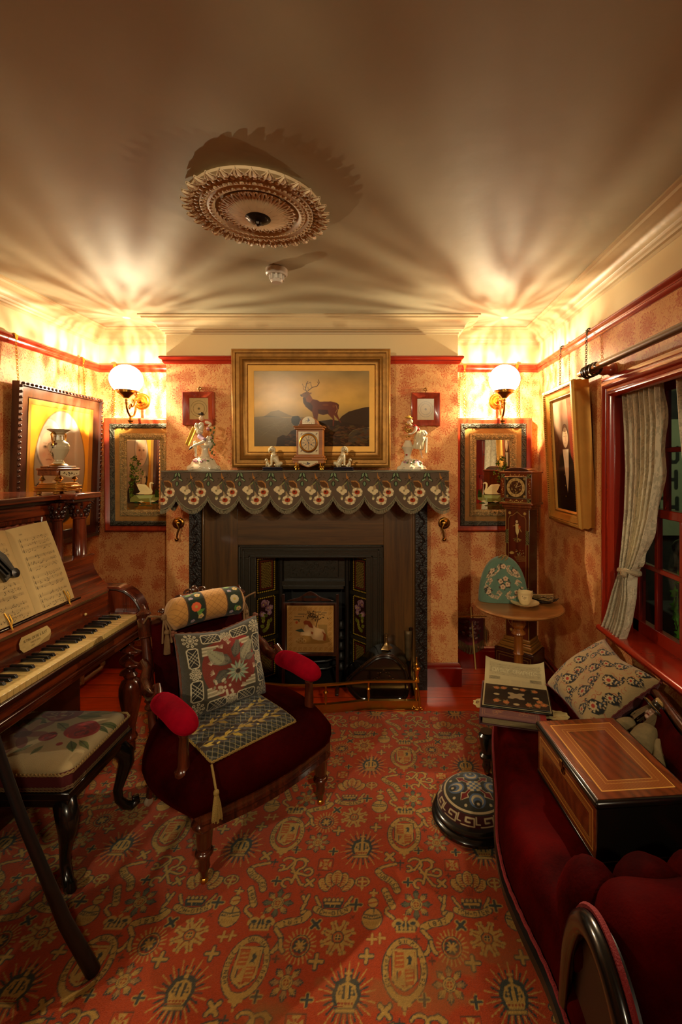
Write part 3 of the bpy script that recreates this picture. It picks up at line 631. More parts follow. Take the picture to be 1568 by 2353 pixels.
# --- swan mirrors
def mirror_mat():
    m = bpy.data.materials.new('painted_mirror'); m.use_nodes = True; N = m.node_tree.nodes; L = m.node_tree.links; b = N['Principled BSDF']
    b.inputs['Base Color'].default_value = (.82, .80, .72, 1); b.inputs['Metallic'].default_value = 1; b.inputs['Roughness'].default_value = .02
    d = N.new('ShaderNodeBsdfDiffuse'); a = N.new('ShaderNodeAttribute'); a.attribute_name = 'Col'; L.new(a.outputs['Color'], d.inputs[0])
    mx = N.new('ShaderNodeMixShader'); L.new(a.outputs['Alpha'], mx.inputs[0]); L.new(b.outputs[0], mx.inputs[1]); L.new(d.outputs[0], mx.inputs[2]); L.new(mx.outputs[0], N['Material Output'].inputs[0]); return m
MIR = mirror_mat()
def swan(flip, bg='000000'):
    W_, H_ = .236, .494; cv = CV(W_, H_, 640, bg)
    def q(x, y):
        u = (x-460)/(1135-460)*W_; v = (1850-y)/(1850-455)*H_; return (W_-u if flip else u, v)
    pl = lambda pts: [q(*p) for p in pts]; r = random.Random(5)
    cv.poly(pl([(500, 1400), (600, 1560), (1105, 1545), (1105, 1640), (1000, 1700), (520, 1700)]), '77783a', .9); cv.poly(pl([(640, 1560), (980, 1560), (960, 1620), (700, 1630)]), '9aa765')
    cv.poly(pl([(520, 1640), (515, 1300), (560, 1180), (600, 1260), (610, 1400), (580, 1560)]), '332410')
    for k in range(230):
        cx, cy, s = r.choice([(610, 830, 50), (560, 980, 55), (690, 930, 55), (590, 1100, 80), (700, 1100, 90), (560, 1200, 60), (660, 1220, 90), (600, 1040, 80), (550, 1330, 45), (560, 1450, 40), (545, 1560, 40)])
        x, y = cx+r.gauss(0, .5)*s, cy+r.gauss(0, .5)*s; cv.ell(*q(x, y), .006, .0035, r.choice(['2c3a10', '3f5218', '526420', '1e280c']), r.random()*3)
    for k in range(60): x = 1020+r.random()*80; cv.line(pl([(x, 1600), (x+r.uniform(-8, 8), 1430+r.random()*90)]), .002, '27340f')
    SW = 'd8cf98'
    cv.poly(pl([(630, 1535), (690, 1520), (720, 1490), (690, 1440), (670, 1390), (650, 1350), (700, 1335), (760, 1340), (830, 1345), (890, 1400), (915, 1440), (905, 1380), (905, 1330), (930, 1300), (960, 1298), (990, 1315), (1010, 1335), (985, 1335), (955, 1325), (940, 1350), (950, 1420), (975, 1480), (960, 1535), (900, 1545), (700, 1545)]), SW)
    for k in range(7): cv.line(pl([(700+k*22, 1360+k*6), (740+k*24, 1480)]), .0012, 'b5a66a')
    cv.poly(pl([(985, 1320), (1035, 1345), (1000, 1345)]), '2a1a10')
    cv.poly(pl([(905, 1600), (940, 1600), (950, 1700), (930, 1760), (915, 1690)]), '8fa070', .7)
    for x, y in ((640, 1705), (640, 1760), (775, 1730), (770, 1765), (900, 1770), (1015, 1720)): cv.ell(*q(x, y), .024 if x > 700 else .014, .006, '1f3a20')
    for x, y in ((745, 1690), (975, 1680)):
        for k in range(-3, 4): cv.line(pl([(x, y+15), (x+k*16, y-18+abs(k)*5)]), .0035, 'cdc38c')
    cv.rect(0, 0, W_, .045, '7a5a26', .35)
    im = cv.px()
    if bg != '000000': return im
    al = 1-(swan(flip, 'ffffff')-im).mean(-1); return im/np.maximum(al, .02)[..., None], al
def S_scrolls(m, A, w_, h_, ins, step, z, r=.0035):
    for (p0, p1) in (((-w_/2+ins, h_/2-ins), (w_/2-ins, h_/2-ins)), ((w_/2-ins, h_/2-ins), (w_/2-ins, -h_/2+ins)), ((w_/2-ins, -h_/2+ins), (-w_/2+ins, -h_/2+ins)), ((-w_/2+ins, -h_/2+ins), (-w_/2+ins, h_/2-ins))):
        a, b = Vector((*p0, z)), Vector((*p1, z)); d = b-a; n = max(1, int(d.length/step)); t = d.normalized(); s = Vector((-t.y, t.x, 0))
        for i in range(n):
            c = a+d*((i+.5)/n); L_ = d.length/n*.5
            m.tube([tuple(c+t*L_*q_+s*.011*math.sin(q_*pi*.95)) for q_ in [k/6-1 for k in range(13)]], [.0012+r*abs(math.sin((k/12)*pi)) for k in range(13)], 6)
            m.blob(tuple(c-t*L_*.8+s*.007), .0045, 6, 5); m.blob(tuple(c+t*L_*.8-s*.007), .0045, 6, 5)
DKORN = mat('bronzed_carving', '4c4a3c', .36, metal=.55, bump=2.5, bscale=110, var=.5, vscale=60)
SILV = mat('pale_gilt_carving', 'a8925e', .35, metal=.6, bump=3, bscale=150, var=.55, vscale=70)
VELG = mat('gold_velvet_slip', '9a6a20', .6, bump=.6, bscale=200, var=.3, vscale=12)
for xc, flip, lab in ((-1.709, False, 'painted swan mirror in layered red and bronze frame, left of the chimney breast'), (.765, True, 'painted swan mirror in layered red and bronze frame, behind the longcase clock')):
    Y = 3.262; zc = CH-(1091-1067)/1060*3.25; w_, h_ = .544, .80; g = empty('swan_mirror', (xc, YB, zc-h_/2), lab, 'mirror', 'swan mirrors')
    A = T(xc, Y, zc) @ rot(pi/2+.012)
    MB(A).frame(w_, h_, [(0, -.03), (0, .010), (.004, .016), (.012, .02), (.03, .012), (.038, .008), (.040, -.03)]).build('red_frame', REDW, g)
    m = MB(A); m.frame(w_-.078, h_-.078, [(0, -.02), (0, .01), (.006, .016), (.026, .012), (.034, .004), (.034, -.02)]); S_scrolls(m, A, w_-.078, h_-.078, .017, .085, .015); m.build('bronze_band', DKORN, g)
    MB(A).frame(w_-.146, h_-.146, [(0, -.02), (0, .004), (.034, -.001), (.036, -.02)]).build('gilt_slip', VELG, g)
    m = MB(A); m.frame(w_-.216, h_-.216, [(0, -.02), (0, .008), (.01, .012), (.03, .006), (.044, -.002), (.046, -.02)]); S_scrolls(m, A, w_-.216, h_-.216, .02, .03, .009, .002); m.build('inner_frame', SILV, g)
    im, al = swan(flip); sheet('mirror_glass', im, Mfn(A, lambda U, V: ((U-.5)*.236, (V-.5)*.494, -.004)), MIR, g, alpha=al, back=Mfn(A, lambda U, V: ((U-.5)*.236, (V-.5)*.494, -.012)))
    for s in (-.17, .17) if flip else (-.17,):
        m = MB(); hook(m, T(xc+s-.03*(s < 0), YB-.04, RAIL-.012) @ rot(pi/2)); chain(m, (xc+s-.03*(s < 0), YB-.038, RAIL-.03), (xc+s-.03*(s < 0), Y-.01, zc+h_/2+.005), 26)
        m.build('chain', BRASS, g)
# --- portrait of a woman on the left wall
def oval_portrait():
    W_, H_ = .53, .74; cv = CV(W_, H_, 420, 'c8932c'); cv.noise(.10, 10, 2); cx, cy, rx, ry = .265, .37, .205, .33
    cv.ell(cx, cy, rx+.006, ry+.006, '6a4c1c'); cv.ell(cx, cy, rx, ry, '8d8470')
    for k in range(12): cv.ell(cx+.02, cy+.03, rx*(.85-.06*k), ry*(.8-.06*k), 'a59a82', 0, .10)
    keep = cv.a.copy(); yy, xx = np.mgrid[0:cv.H, 0:cv.W]/cv.k; outside = ((xx-cx)/rx)**2+((yy-cy)/ry)**2 >= 1
    fx_ = lambda x, y: ((x-.265)*1.2+.165, (y-.37)*1.15+.47); _poly, _ell, _line = cv.poly, cv.ell, cv.line
    cv.poly = lambda p, *k, **w: _poly([fx_(*q_) for q_ in p], *k, **w); cv.ell = lambda x, y, a_, b_, *k, **w: _ell(*fx_(x, y), a_*1.2, b_*1.15, *k, **w); cv.line = lambda p, *k, **w: _line([fx_(*q_) for q_ in p], *k, **w)
    cv.poly([(.05, -.06), (.115, .06), (.13, .15), (.19, .20), (.23, .235), (.31, .235), (.36, .19), (.41, .14), (.45, .06), (.5, -.06)], '2f2c28'); cv.poly([(.22, .245), (.265, .12), (.315, .245)], '9a8c70')
    cv.poly([(.215, .245), (.205, .17), (.262, .10), (.25, .2)], 'c4b592'); cv.poly([(.32, .245), (.33, .17), (.27, .10), (.28, .2)], 'c4b592')
    cv.ell(.265, .40, .085, .125, '6e665a'); cv.ell(.265, .405, .078, .118, 'b5ad98'); cv.ell(.265, .375, .062, .098, 'b59678'); cv.ell(.265, .44, .06, .05, '9a917e', 0, .8)
    cv.ell(.265, .375, .056, .088, 'b99a7a'); cv.ell(.24, .385, .015, .010, '9a7c60'); cv.ell(.29, .385, .015, .010, '9a7c60')
    for s in (-1, 1): cv.ell(.265+s*.024, .386, .009, .0045, '4a3828'); cv.line([(.265+s*.012, .402), (.265+s*.036, .404)], .003, '7a6248')
    cv.line([(.267, .385), (.272, .352), (.26, .348)], .003, '8e6e52'); cv.line([(.248, .322), (.265, .325), (.282, .322)], .005, '84503c'); cv.ell(.235, .345, .012, .014, 'bb8a6c', 0, .5); cv.ell(.295, .345, .012, .014, 'bb8a6c', 0, .5)
    cv.a[outside] = keep[outside]
    cv.a = (cv.a + np.roll(cv.a, 3, 0)+np.roll(cv.a, -3, 0)+np.roll(cv.a, 3, 1)+np.roll(cv.a, -3, 1))/5; return cv.px()
g = empty('oval_portrait', (XL, 2.85, .95), 'dark framed oval portrait of a woman in a white bonnet above the piano', 'portrait')
A = T(XL+.045, 2.85, 1.43) @ rot(0, 0, pi/2) @ rot(pi/2+.03); w_, h_ = .735, .945
FD = wood('walnut_frame', '4a2416', '24100a', 'z', .3, .4)
m = MB(A); m.frame(w_, h_, [(0, -.02), (0, .02), (.02, .024), (.026, .012), (.075, .008), (.085, .002), (.085, -.02)])
for (p0, p1) in (((-w_/2+.01, h_/2-.01), (w_/2-.01, h_/2-.01)), ((w_/2-.01, h_/2-.01), (w_/2-.01, -h_/2+.01)), ((-w_/2+.01, -h_/2+.01), (-w_/2+.01, h_/2-.01))):
    a, b = Vector((*p0, .022)), Vector((*p1, .022)); n = int((b-a).length/.03)
    for i in range(n): m.blob(tuple(a+(b-a)*((i+.5)/n)), (.009, .009, .009), 8, 6)
m.build('frame', FD, g)
sheet('picture', oval_portrait(), Mfn(A, lambda U, V: ((U-.5)*.565, (V-.5)*.775, .0)), PTG, g, back=Mfn(A, lambda U, V: ((U-.5)*.565, (V-.5)*.775, -.012)))
MB(A).frame(.568, .778, [(0, 0), (0, .008), (.028, .002), (.03, 0)]).build('gilt_slip', GILTB, g)
for y in (2.51, 3.07):
    m = MB(); hook(m, T(XL+.038, y, RAIL-.012) @ rot(0, 0, pi/2) @ rot(pi/2)); chain(m, (XL+.036, y, RAIL-.035), (XL+.05, y, 1.90), 22, .005); m.build('chain', BRASS, g)
# --- portrait of a gentleman on the right wall, tipped forward
W_, H_ = .30, .62; cv = CV(W_, H_, 460, '4a2c1c'); cv.vgrad([(0, '1a140e'), (.3, '3c2418'), (.6, '4a2a1a'), (1, '75644c')]); cv.noise(.3, 6, 4)
cv.poly([(.2, .62), (.3, .62), (.3, .15), (.23, .3)], '6e2414', .8)
cv.poly([(.0, 0), (.03, .2), (.07, .3), (.12, .33), (.2, .33), (.25, .28), (.29, .15), (.3, 0)], '14110e'); cv.poly([(.12, .34), (.2, .34), (.185, .2), (.16, .10), (.14, .2)], 'd0c2a0'); cv.line([(.16, .1), (.155, .3)], .002, '8a7c60')
cv.ell(.162, .42, .042, .06, '2c2018'); cv.ell(.162, .405, .037, .056, 'c4a27c'); cv.ell(.162, .455, .036, .02, '4a3424', 0, .8)
for s in (-1, 1): cv.ell(.162+s*.014, .412, .0055, .003, '8a6e54'); cv.ell(.162+s*.014, .412, .0028, .0026, '2a1c14')
cv.line([(.163, .41), (.166, .39), (.16, .388)], .002, '94704e'); cv.line([(.152, .374), (.174, .374)], .003, '8a4a38')
cv.ell(.176, .40, .014, .045, 'a07c58', 0, .45); cv.ell(.15, .395, .008, .010, 'cf9c80', 0, .5); cv.line([(.143, .425), (.155, .427)], .0022, '4a3424'); cv.line([(.169, .427), (.181, .425)], .0022, '4a3424')
for y in (.08, .14, .2): cv.ell(.13, y, .004, .004, '9a7a3a')
im = cv.px(); yc, w_, h_ = 2.64, .46, .79
g = empty('gentleman_portrait', (XR, yc, 1.11), 'gilt framed portrait of a gentleman in a white cravat, tipped forward beside the window', 'portrait')
A = T(1.012, yc, 1.503) @ rot(0, 0, -pi/2) @ rot(pi/2+.055)
m = MB(A); m.frame(w_, h_, [(0, -.075), (.006, -.045), (0, -.03), (.004, -.012), (0, .004), (.008, .016), (.02, .018), (.028, .008), (.05, .0), (.062, -.012), (.068, -.008), (.078, -.02), (.08, -.075)])
m.build('frame', GILTB, g)
for ins, z, st in ((.025, .014, .012), (.066, -.008, .009)):
    m = MB(A)
    for (p0, p1) in (((-w_/2+ins, h_/2-ins), (w_/2-ins, h_/2-ins)), ((w_/2-ins, -h_/2+ins), (-w_/2+ins, -h_/2+ins)), ((-w_/2+ins, -h_/2+ins), (-w_/2+ins, h_/2-ins)), ((w_/2-ins, h_/2-ins), (w_/2-ins, -h_/2+ins))):
        a, b = Vector((*p0, z)), Vector((*p1, z)); n = int((b-a).length/st)
        for i in range(n): m.blob(tuple(a+(b-a)*((i+.5)/n)), (.0042, .0042, .0042), 6, 4)
    m.build('beading', GILT, g)
sheet('canvas', im, Mfn(A, lambda U, V: ((U-.5)*.31, (V-.5)*.64, -.02)), PTG, g, back=Mfn(A, lambda U, V: ((U-.5)*.31, (V-.5)*.64, -.03)))
for y, pz in ((2.42, 1.90), (2.78, 1.89)):
    m = MB(); hook(m, T(XR-.038, y, RAIL-.012) @ rot(0, 0, -pi/2) @ rot(pi/2)); chain(m, (XR-.04, y, RAIL-.035), (XR-.045, y, pz), 22, .006); m.build('chain', mat('iron_chain', '2c2016', .4, metal=.8), g)
# ---------------------------------------------------------------- chimney piece
DWOOD = wood('dark_olive_oak', '644218', '3c260c', 'z', .38, .35, .7); DWOODX = wood('dark_olive_oak_rail', '644218', '3c260c', 'x', .38, .35, .7)
CARV = mat('carved_black_oak', '1c120a', .4, bump=2, bscale=70, var=.4, vscale=50)
g = empty('mantelpiece', ((SX0+SX1)/2, YC, 0), 'dark wooden mantelpiece with carved edges round the fireplace', 'mantelpiece')
YS = 2.972
for a_, b_ in ((SX0+.075, OX0), (OX1, SX1-.075)): MB().box(a_, b_, YS, YC, 0, 1.37).build('jamb', DWOOD, g, bevel=.002)
MB().box(OX0, OX1, YS, YC, OZ1, 1.37).build('header', DWOODX, g, bevel=.002)
for x0 in (SX0, SX1-.075):
    m = MB(); m.box(x0, x0+.075, YS-.012, YC, .0, 1.37)
    q = [(x0+.037+.018*math.sin(k*.62), YS-.014, .12+k*.0115) for k in range(106)]
    m.tube(q, .006, 5); 
    for k in range(24): z = .15+k*.0505; m.blob((x0+.037, YS-.014, z), (.010, .006, .014), 7, 5, rot(0, .6*(-1)**k, 0))
    m.build('carved_pilaster', CARV, g)
m = MB(); m.box(SX0, SX1, YS-.012, YC, 1.27, 1.37); q = [(SX0+.02+k*.012, YS-.014, 1.32+.018*math.sin(k*.62)) for k in range(125)]; m.tube(q, .006, 5); m.build('carved_frieze', CARV, g)
m = MB(); t = .014
for x0 in (SX0+.08, SX1-.08-t): m.box(x0, x0+t, YS-.010, YS, 0, 1.26)
m.box(SX0+.08, SX1-.08, YS-.010, YS, 1.245, 1.26); m.build('inner_bead', DWOOD, g, bevel=.004)
MZ = 1.412
MB().box(-1.33, .378, 2.765, YC-.001, MZ-.03, MZ-.004).build('shelf', CARV, g, bevel=.003)
# --- lambrequin
n_ = 9.25; pitch = .186; x00 = -1.237-pitch; LW = 1.716; DEP = .26; LX0 = -1.335
cv = CV(pitch, .24, 800, '5d4c3c'); cv.noise(.12, 8, 1)      # one repeat; v: 0 = .24 below the shelf
def lq(x, y): return ((x-262)/374*pitch, .24-(y-100)/374*pitch)     # crop coordinates of one motif
pl = lambda pts: [lq(*p) for p in pts]
for dx in (0, 374):
    for s in (-1, 1):
        X = 262+dx
        cv.poly(pl([(X, 112), (X+s*36, 135), (X+s*45, 185), (X+s*72, 215), (X+s*62, 238), (X+s*20, 205), (X, 160)]), '2a2c1c')
        cv.poly(pl([(X+s*6, 120), (X+s*28, 140), (X+s*34, 180), (X+s*10, 160)]), '7c9068'); cv.poly(pl([(X+s*24, 190), (X+s*60, 212), (X+s*58, 228), (X+s*20, 204)]), '8a9c72')
    cv.ell(*lq(262+dx, 255), .012, .016, '2a2c1c'); cv.ell(*lq(262+dx, 255), .006, .012, '6f8560')
cv.line(pl([(480, 185), (500, 150), (470, 140), (510, 130), (530, 160), (510, 180), (545, 190)]), .003, '4a3a22')
cv.line(pl([(370, 225), (390, 200), (370, 190), (410, 190), (430, 215)]), .003, '4a3a22')
cv.poly(pl([(412, 112), (425, 160), (450, 190), (445, 215), (415, 190)]), 'a86e30'); cv.line(pl([(400, 240), (440, 195), (470, 180)]), .004, '2c2214')
cv.poly(pl([(470, 225), (520, 215), (560, 250), (575, 300), (560, 310), (500, 290), (480, 260)]), '5a3818'); cv.line(pl([(480, 225), (530, 225), (565, 255), (575, 300)]), .006, 'b0783a')
cv.line(pl([(425, 230), (440, 290), (450, 340)]), .007, '46503a'); cv.line(pl([(450, 240), (480, 290), (500, 310)]), .006, '39432f'); cv.line(pl([(420, 240), (390, 270)]), .006, '8a8a50')
for pts in ([(390, 270), (405, 330), (350, 330), (345, 290)], [(470, 270), (545, 320), (520, 350)], [(440, 340), (475, 395), (440, 405)]): cv.poly(pl(pts), 'a48a62')
for x, y in ((325, 325), (350, 345), (375, 365), (400, 345), (340, 308), (380, 350)): cv.ell(*lq(x, y), .013, .012, 'd6c294')
cv.ell(*lq(360, 338), .006, .006, '8d7a58')
for cx, cy in ((548, 358), (464, 452)):
    for k in range(12): a = k*pi/6+.2; cv.ell(*lq(cx+48*math.cos(a), cy+40*math.sin(a)), .0095, .0085, 'dcc89c' if k % 3 else '9c8a68')
    cv.ell(*lq(cx, cy), .020, .016, 'c9b284'); cv.ell(*lq(cx, cy), .016, .013, 'a03a14'); cv.ell(*lq(cx-6, cy-6), .006, .005, '3a1408')
cv.ell(*lq(366, 430), .007, .010, 'd2c090'); cv.ell(*lq(366, 408), .006, .006, '7e7a44')
tile = cv.px(); TH, TW = tile.shape[:2]
tot = LW+2*DEP; NU, NV = 1500, 130
def drop(xx):      # scallop depth below the shelf at lengthwise coordinate
    f = ((xx-(-1.237))/pitch) % 1; return .156+.082*np.sin(np.pi*f)**.75
s_ = np.linspace(0, tot, NU); xx = LX0-DEP+s_; V = np.linspace(0, 1, NV)
dr = drop(xx); SS, VV = np.meshgrid(s_, V); DD = dr[None]*(1-VV); XX = xx[None]+0*VV
col = tile[np.clip(((.24-DD)/.24*TH).astype(int), 0, TH-1), ((((XX+1.237)/pitch) % 1)*TW).astype(int) % TW].copy()
edge = (dr[None]-DD); col[edge < .012] = srgb('837a5c'); col[(edge < .006)] = srgb('3a3424'); col[DD < .006] = srgb('3c3a2c')
def lamb(U, V_):
    s = U*tot; wav = .006*np.sin(s*2*np.pi/pitch+1)*(1-V_)+.002*np.sin(s*90)*(1-V_); d = np.interp(s, s_, dr)*(1-V_); yo = 2.752-wav-.018*(1-V_)
    x = np.where(s < DEP, LX0-.006*(1-V_), np.where(s > DEP+LW, LX0+LW+.006*(1-V_), LX0+s-DEP)); y = np.where(s < DEP, 3.012-(s/DEP)*(3.012-2.752), np.where(s > DEP+LW, 2.752+(s-DEP-LW), yo))
    return x, y, MZ-d
FAB = painted('tapestry', .95, sheen=.25, bump=.6, bscale=500)
gl = empty('mantel_cloth', (-.476, 2.9, MZ-.24), 'grey mantel cloth with embroidered flowers and scalloped fringed edge', 'cloth')
sheet('valance', col, lamb, FAB, gl, back=lambda U, V_: tuple(c+d for c, d in zip(lamb(U, V_), (0, .005, 0))))
MB().box(LX0, LX0+LW, 2.752, 3.012, MZ-.004, MZ).build('cloth_top', mat('felt_grey', '4a4638', .9, sheen=.3), gl, bevel=.0015)
m = MB(); q = random.Random(3); s = 0
while s < tot:
    d = float(np.interp(s, s_, dr)); x = LX0+s-DEP; y = 2.734
    if s < DEP: x, y = LX0-.006, 3.012-s
    elif s > DEP+LW: x, y = LX0+LW+.006, 2.752+s-DEP-LW
    else: y -= .006*math.sin(s*2*pi/pitch+1)
    j = q.uniform(-.002, .002); m.tube([(x, y, MZ-d+.004), (x+j, y-.002, MZ-d-.008), (x-j, y, MZ-d-.018-q.random()*.003)], [.0012, .0016, .0012], 4); s += .0042
m.build('fringe', mat('fringe_thread', '8c8468', .9), gl)
m = MB(); m.tube([(LX0, 3.01, MZ-.003), (LX0, 2.75, MZ-.003)] + [(LX0+LW*k/40, 2.748-.002*math.sin(k), MZ-.004-.004*abs(math.sin(k*.72))) for k in range(1, 40)] + [(LX0+LW, 2.75, MZ-.003), (LX0+LW, 3.01, MZ-.003)], .004, 6); m.build('edge_cord', mat('grey_cord', '6b6450', .8), gl)
# ---------------------------------------------------------------- iron fireplace with tiled cheeks
g = empty('iron_fireplace', (-.478, 3.1, 0), 'black cast iron fireplace with tiled side panels and embossed hood', 'fireplace')
IRONG = mat('iron_olive', '262014', .35, bump=.3, bscale=60)
m = MB(); b = .085
m.box(OX0, OX0+b, 2.975, 3.02, 0, OZ1-b); m.box(OX1-b, OX1, 2.975, 3.02, 0, OZ1-b); m.box(OX0, OX1, 2.975, 3.02, OZ1-b, OZ1)
for k, (i_, y_) in enumerate(((.004, 2.968), (.028, 2.97), (.07, 2.966))):
    m.box(OX0+i_, OX0+i_+.012, y_, 3.0, 0, OZ1-i_); m.box(OX1-i_-.012, OX1-i_, y_, 3.0, 0, OZ1-i_); m.box(OX0+i_, OX1-i_, y_, 3.0, OZ1-i_-.012, OZ1-i_)
m.build('outer_frame', IRONG, g, bevel=.003)
x0, y0, x1, y1 = OX0+b, 2.995, -.715, 3.14
TILE = painted('glazed_tile', .18, coat=.6)
def cheek():
    W_, H_ = .21, .845; cv = CV(W_, H_, 620, '1a150d'); r = random.Random(8); Y = 'a8862c'
    for i, (a, b_) in enumerate(((.595, .835), (.30, .575), (.03, .28))):
        cv.rect(.034, a, .176, b_, '0f0c08')
        for s in range(int((b_-a-.02)/.0135)+1):
            for x in (.042, .168): cv.ell(x, a+.012+s*.0135, .0048, .0048, Y)
        for s in range(9):
            for y in (a+.010, b_-.010): cv.ell(.05+s*.0138, y, .0048, .0048, Y)
        if i != 1:
            cv.rect(.054, a+.022, .156, b_-.022, '4a1c0c'); cv.rect(.068, a+.034, .142, b_-.034, '1c120a')
            for u in range(8):
                for v in range(int((b_-a-.08)/.0105)+1):
                    x, y = .073+u*.0094, a+.040+v*.0105
                    if (u+v) % 2: cv.ring(x, y, .0038, .0038, .0014, 'b09040')
                    else: cv.line([(x-.003, y), (x+.003, y)], .002, '8e7434')
        else:
            cv.rect(.052, a+.018, .158, b_-.018, '2a120a')
            for k in range(11): x, y = r.uniform(.068, .142), r.uniform(a+.15, b_-.04); cv.flower(x, y, .018, 5, r.choice(['8a6470', '9c7a84', '6c4450']), 'b09040', r.random()*3)
            for k in range(10): cv.leaf(.105+r.uniform(-.03, .03), a+.03+r.random()*.11, r.uniform(.2, 2.9), .038, .013, r.choice(['66641e', '807a2c', '4c4e18']), '2c2c10')
    return cv.px()
im = cheek()
for s, nm in ((1, 'tile_panel'), (-1, 'tile_panel')):
    cx = -.478; fx = (lambda x: x) if s == 1 else (lambda x: 2*cx-x)
    def f(U, V, off=0): return fx(1)*0+ (x0+U*(x1-x0) if s == 1 else 2*cx-(x0+U*(x1-x0))), y0+U*(y1-y0)+off, .0+V*.846
    sheet(nm, im, f, TILE, g, back=lambda U, V: f(U, V, .015))
    m = MB(); xx = fx(-.70)
    m.lathe([(.022, 0), (.022, .09), (.017, .10), (.017, .12), (.02, .13), (.014, .16), (.016, .3), (.015, .8), (.02, .83), (.024, .845)], (xx, 3.11, 0), seg=16, flute=lambda a, z: .10*math.sin(z*260+a*2) if .16 < z < .8 else 0)
    m.build('twisted_column', IRON, g)
    m = MB(); zz = [.05+.07*k for k in range(5)]
    for z in zz: m.lathe([(.02, z), (.036, z+.008), (.036, z+.018), (.024, z+.03), (.02, z+.055)], (fx(-.655), 3.15, 0), seg=16)
    m.build('urn_bar', IRON, g)
    m = MB(); m.box(min(fx(x0-.005), fx(x0+.03)), max(fx(x0-.005), fx(x0+.03)), 2.975, 3.0, 0, .85)
    for z in (.585, .288): 
        a_, b_ = (fx(x0), y0-.004), (fx(x1), y1-.004); m.add([(a_[0], a_[1]-.006, z-.012), (b_[0], b_[1]-.006, z-.012), (b_[0], b_[1]-.006, z+.012), (a_[0], a_[1]-.006, z+.012), (a_[0], a_[1]+.01, z-.012), (b_[0], b_[1]+.01, z-.012), (b_[0], b_[1]+.01, z+.012), (a_[0], a_[1]+.01, z+.012)], [(0, 1, 2, 3), (7, 6, 5, 4), (0, 4, 5, 1), (3, 2, 6, 7), (0, 3, 7, 4), (1, 5, 6, 2)])
    m.build('cheek_rail', IRONG, g, bevel=.002)
m = MB(); m.box(-.72, -.236, 3.12, 3.16, .66, .855); m.box(-.69, -.266, 3.085, 3.14, .635, .668); m.box(-.68, -.276, 3.075, 3.12, .618, .638); m.box(-.64, -.316, 3.105, 3.12, .69, .83)
q = random.Random(1)
for k in range(26):
    t0 = q.random()*6; cx_, cz_ = q.uniform(-.62, -.336), q.uniform(.71, .81)
    m.tube([(cx_+.018*(1-i/14)*math.cos(t0+i*.55), 3.103, cz_+.018*(1-i/14)*math.sin(t0+i*.55)) for i in range(13)], .0022, 5)
m.build('embossed_hood', IRONG, g, bevel=.002)
m = MB(); m.box(OX0+b, OX1-b, 3.24, 3.27, 0, .9); m.box(OX0+b, -.70, 3.15, 3.25, 0, .9); m.box(-.256, OX1-b, 3.15, 3.25, 0, .9); m.box(OX0+b, OX1-b, 3.15, 3.27, .83, .9); m.box(OX0+b, OX1-b, 3.0, 3.25, .0, .012)
m.build('fire_back', mat('soot_hole_black', '060504', .8), g)
m = MB()
for z in (.08, .13, .18, .23): m.tube([(-.64, 3.16, z), (-.56, 3.10, z), (-.478, 3.085, z), (-.39, 3.10, z), (-.316, 3.16, z)], .009, 8)
m.build('grate', IRON, g)
# ---------------------------------------------------------------- fire screen
FW = wood('screen_mahogany', '4c2410', '241008', 'z', .3, .4)
g = empty('fire_screen', (-.472, 2.93, 0), 'small wooden fire screen with needlework spaniel panel', 'fire screen')
sx0, sx1, sy = -.653, -.293, 2.925
for x in (sx0, sx1-.018):
    MB().box(x, x+.018, sy-.008, sy+.010, 0.02, .628).build('post', FW, g, bevel=.002)
    m = MB(); m.ext([(-.045, 0), (-.045, .012), (-.02, .03), (.02, .03), (.036, .014), (.036, 0)], .020, T(x, sy, 0) @ rot(pi/2, 0, pi/2)); m.build('foot', FW, g, bevel=.002)
m = MB(T((sx0+sx1)/2, sy, .4075) @ rot(pi/2)); m.frame(.335, .335, [(0, -.010), (0, .012), (.008, .014), (.016, .010), (.02, .004), (.02, -.010)]); m.build('frame', FW, g)
m = MB(T((sx0+sx1)/2, sy+.006, .585) @ rot(pi/2)); top = [(-.15, 0)] + [(-.11+.22*k/16, .012+.048*math.exp(-((k-8)/4.2)**2)) for k in range(17)] + [(.15, 0)]
inn = [(.045*math.cos(a), .026+.009*math.sin(a)) for a in [k*pi/8 for k in range(16)]]
m.ext([(x, y) for x, y in top], .010); m.build('handle_rail', FW, g, bevel=.002)
MB(T((sx0+sx1)/2, sy-.006, .585) @ rot(pi/2)).ext(inn, .0015).build('handle_hole', mat('soot_hole_black', '060504', .8), g)  # black plate in place of a cut hole, its darkness put into the colour
cv = CV(.3, .3, 560, 'b98a4a'); cv.noise(.1, 12, 5); q = random.Random(6); GD = 'a06a24'
for k in range(9):
    for a_, b_ in (((k+.5)/9*.3, .022), ((k+.5)/9*.3, .278), (.022, (k+.5)/9*.3), (.278, (k+.5)/9*.3)):
        cv.ring(a_, b_, .010, .010, .0022, GD); cv.line([(a_-.013, b_-.013), (a_+.013, b_+.013)], .002, GD); cv.ell(a_, b_, .003, .003, '8a5418')
def sq(x, y): return ((x-455)/515*.3, (1190-y)/490*.3)
pl = lambda pts: [sq(*p) for p in pts]
for a_, b_, y in ((540, 620, 818), (530, 600, 848), (580, 650, 790), (750, 830, 768), (840, 890, 778)): cv.line(pl([(a_, y), (b_, y)]), .004, '3c3c30')
for k in range(70): cv.ell(*sq(q.gauss(740, 55), q.gauss(810, 25)), .006, .0035, q.choice(['5a3818', '7a5224', '3e2c14']), q.random()*3)
cv.line(pl([(800, 830), (780, 900), (770, 940)]), .006, '5a3a1a')
cv.poly(pl([(545, 1085), (640, 1010), (740, 1010), (900, 1010), (930, 1080), (850, 1100), (600, 1100)]), '9a6c2c')
cv.poly(pl([(790, 900), (900, 900), (900, 1010), (860, 1060)]), '8a6a30', .7)
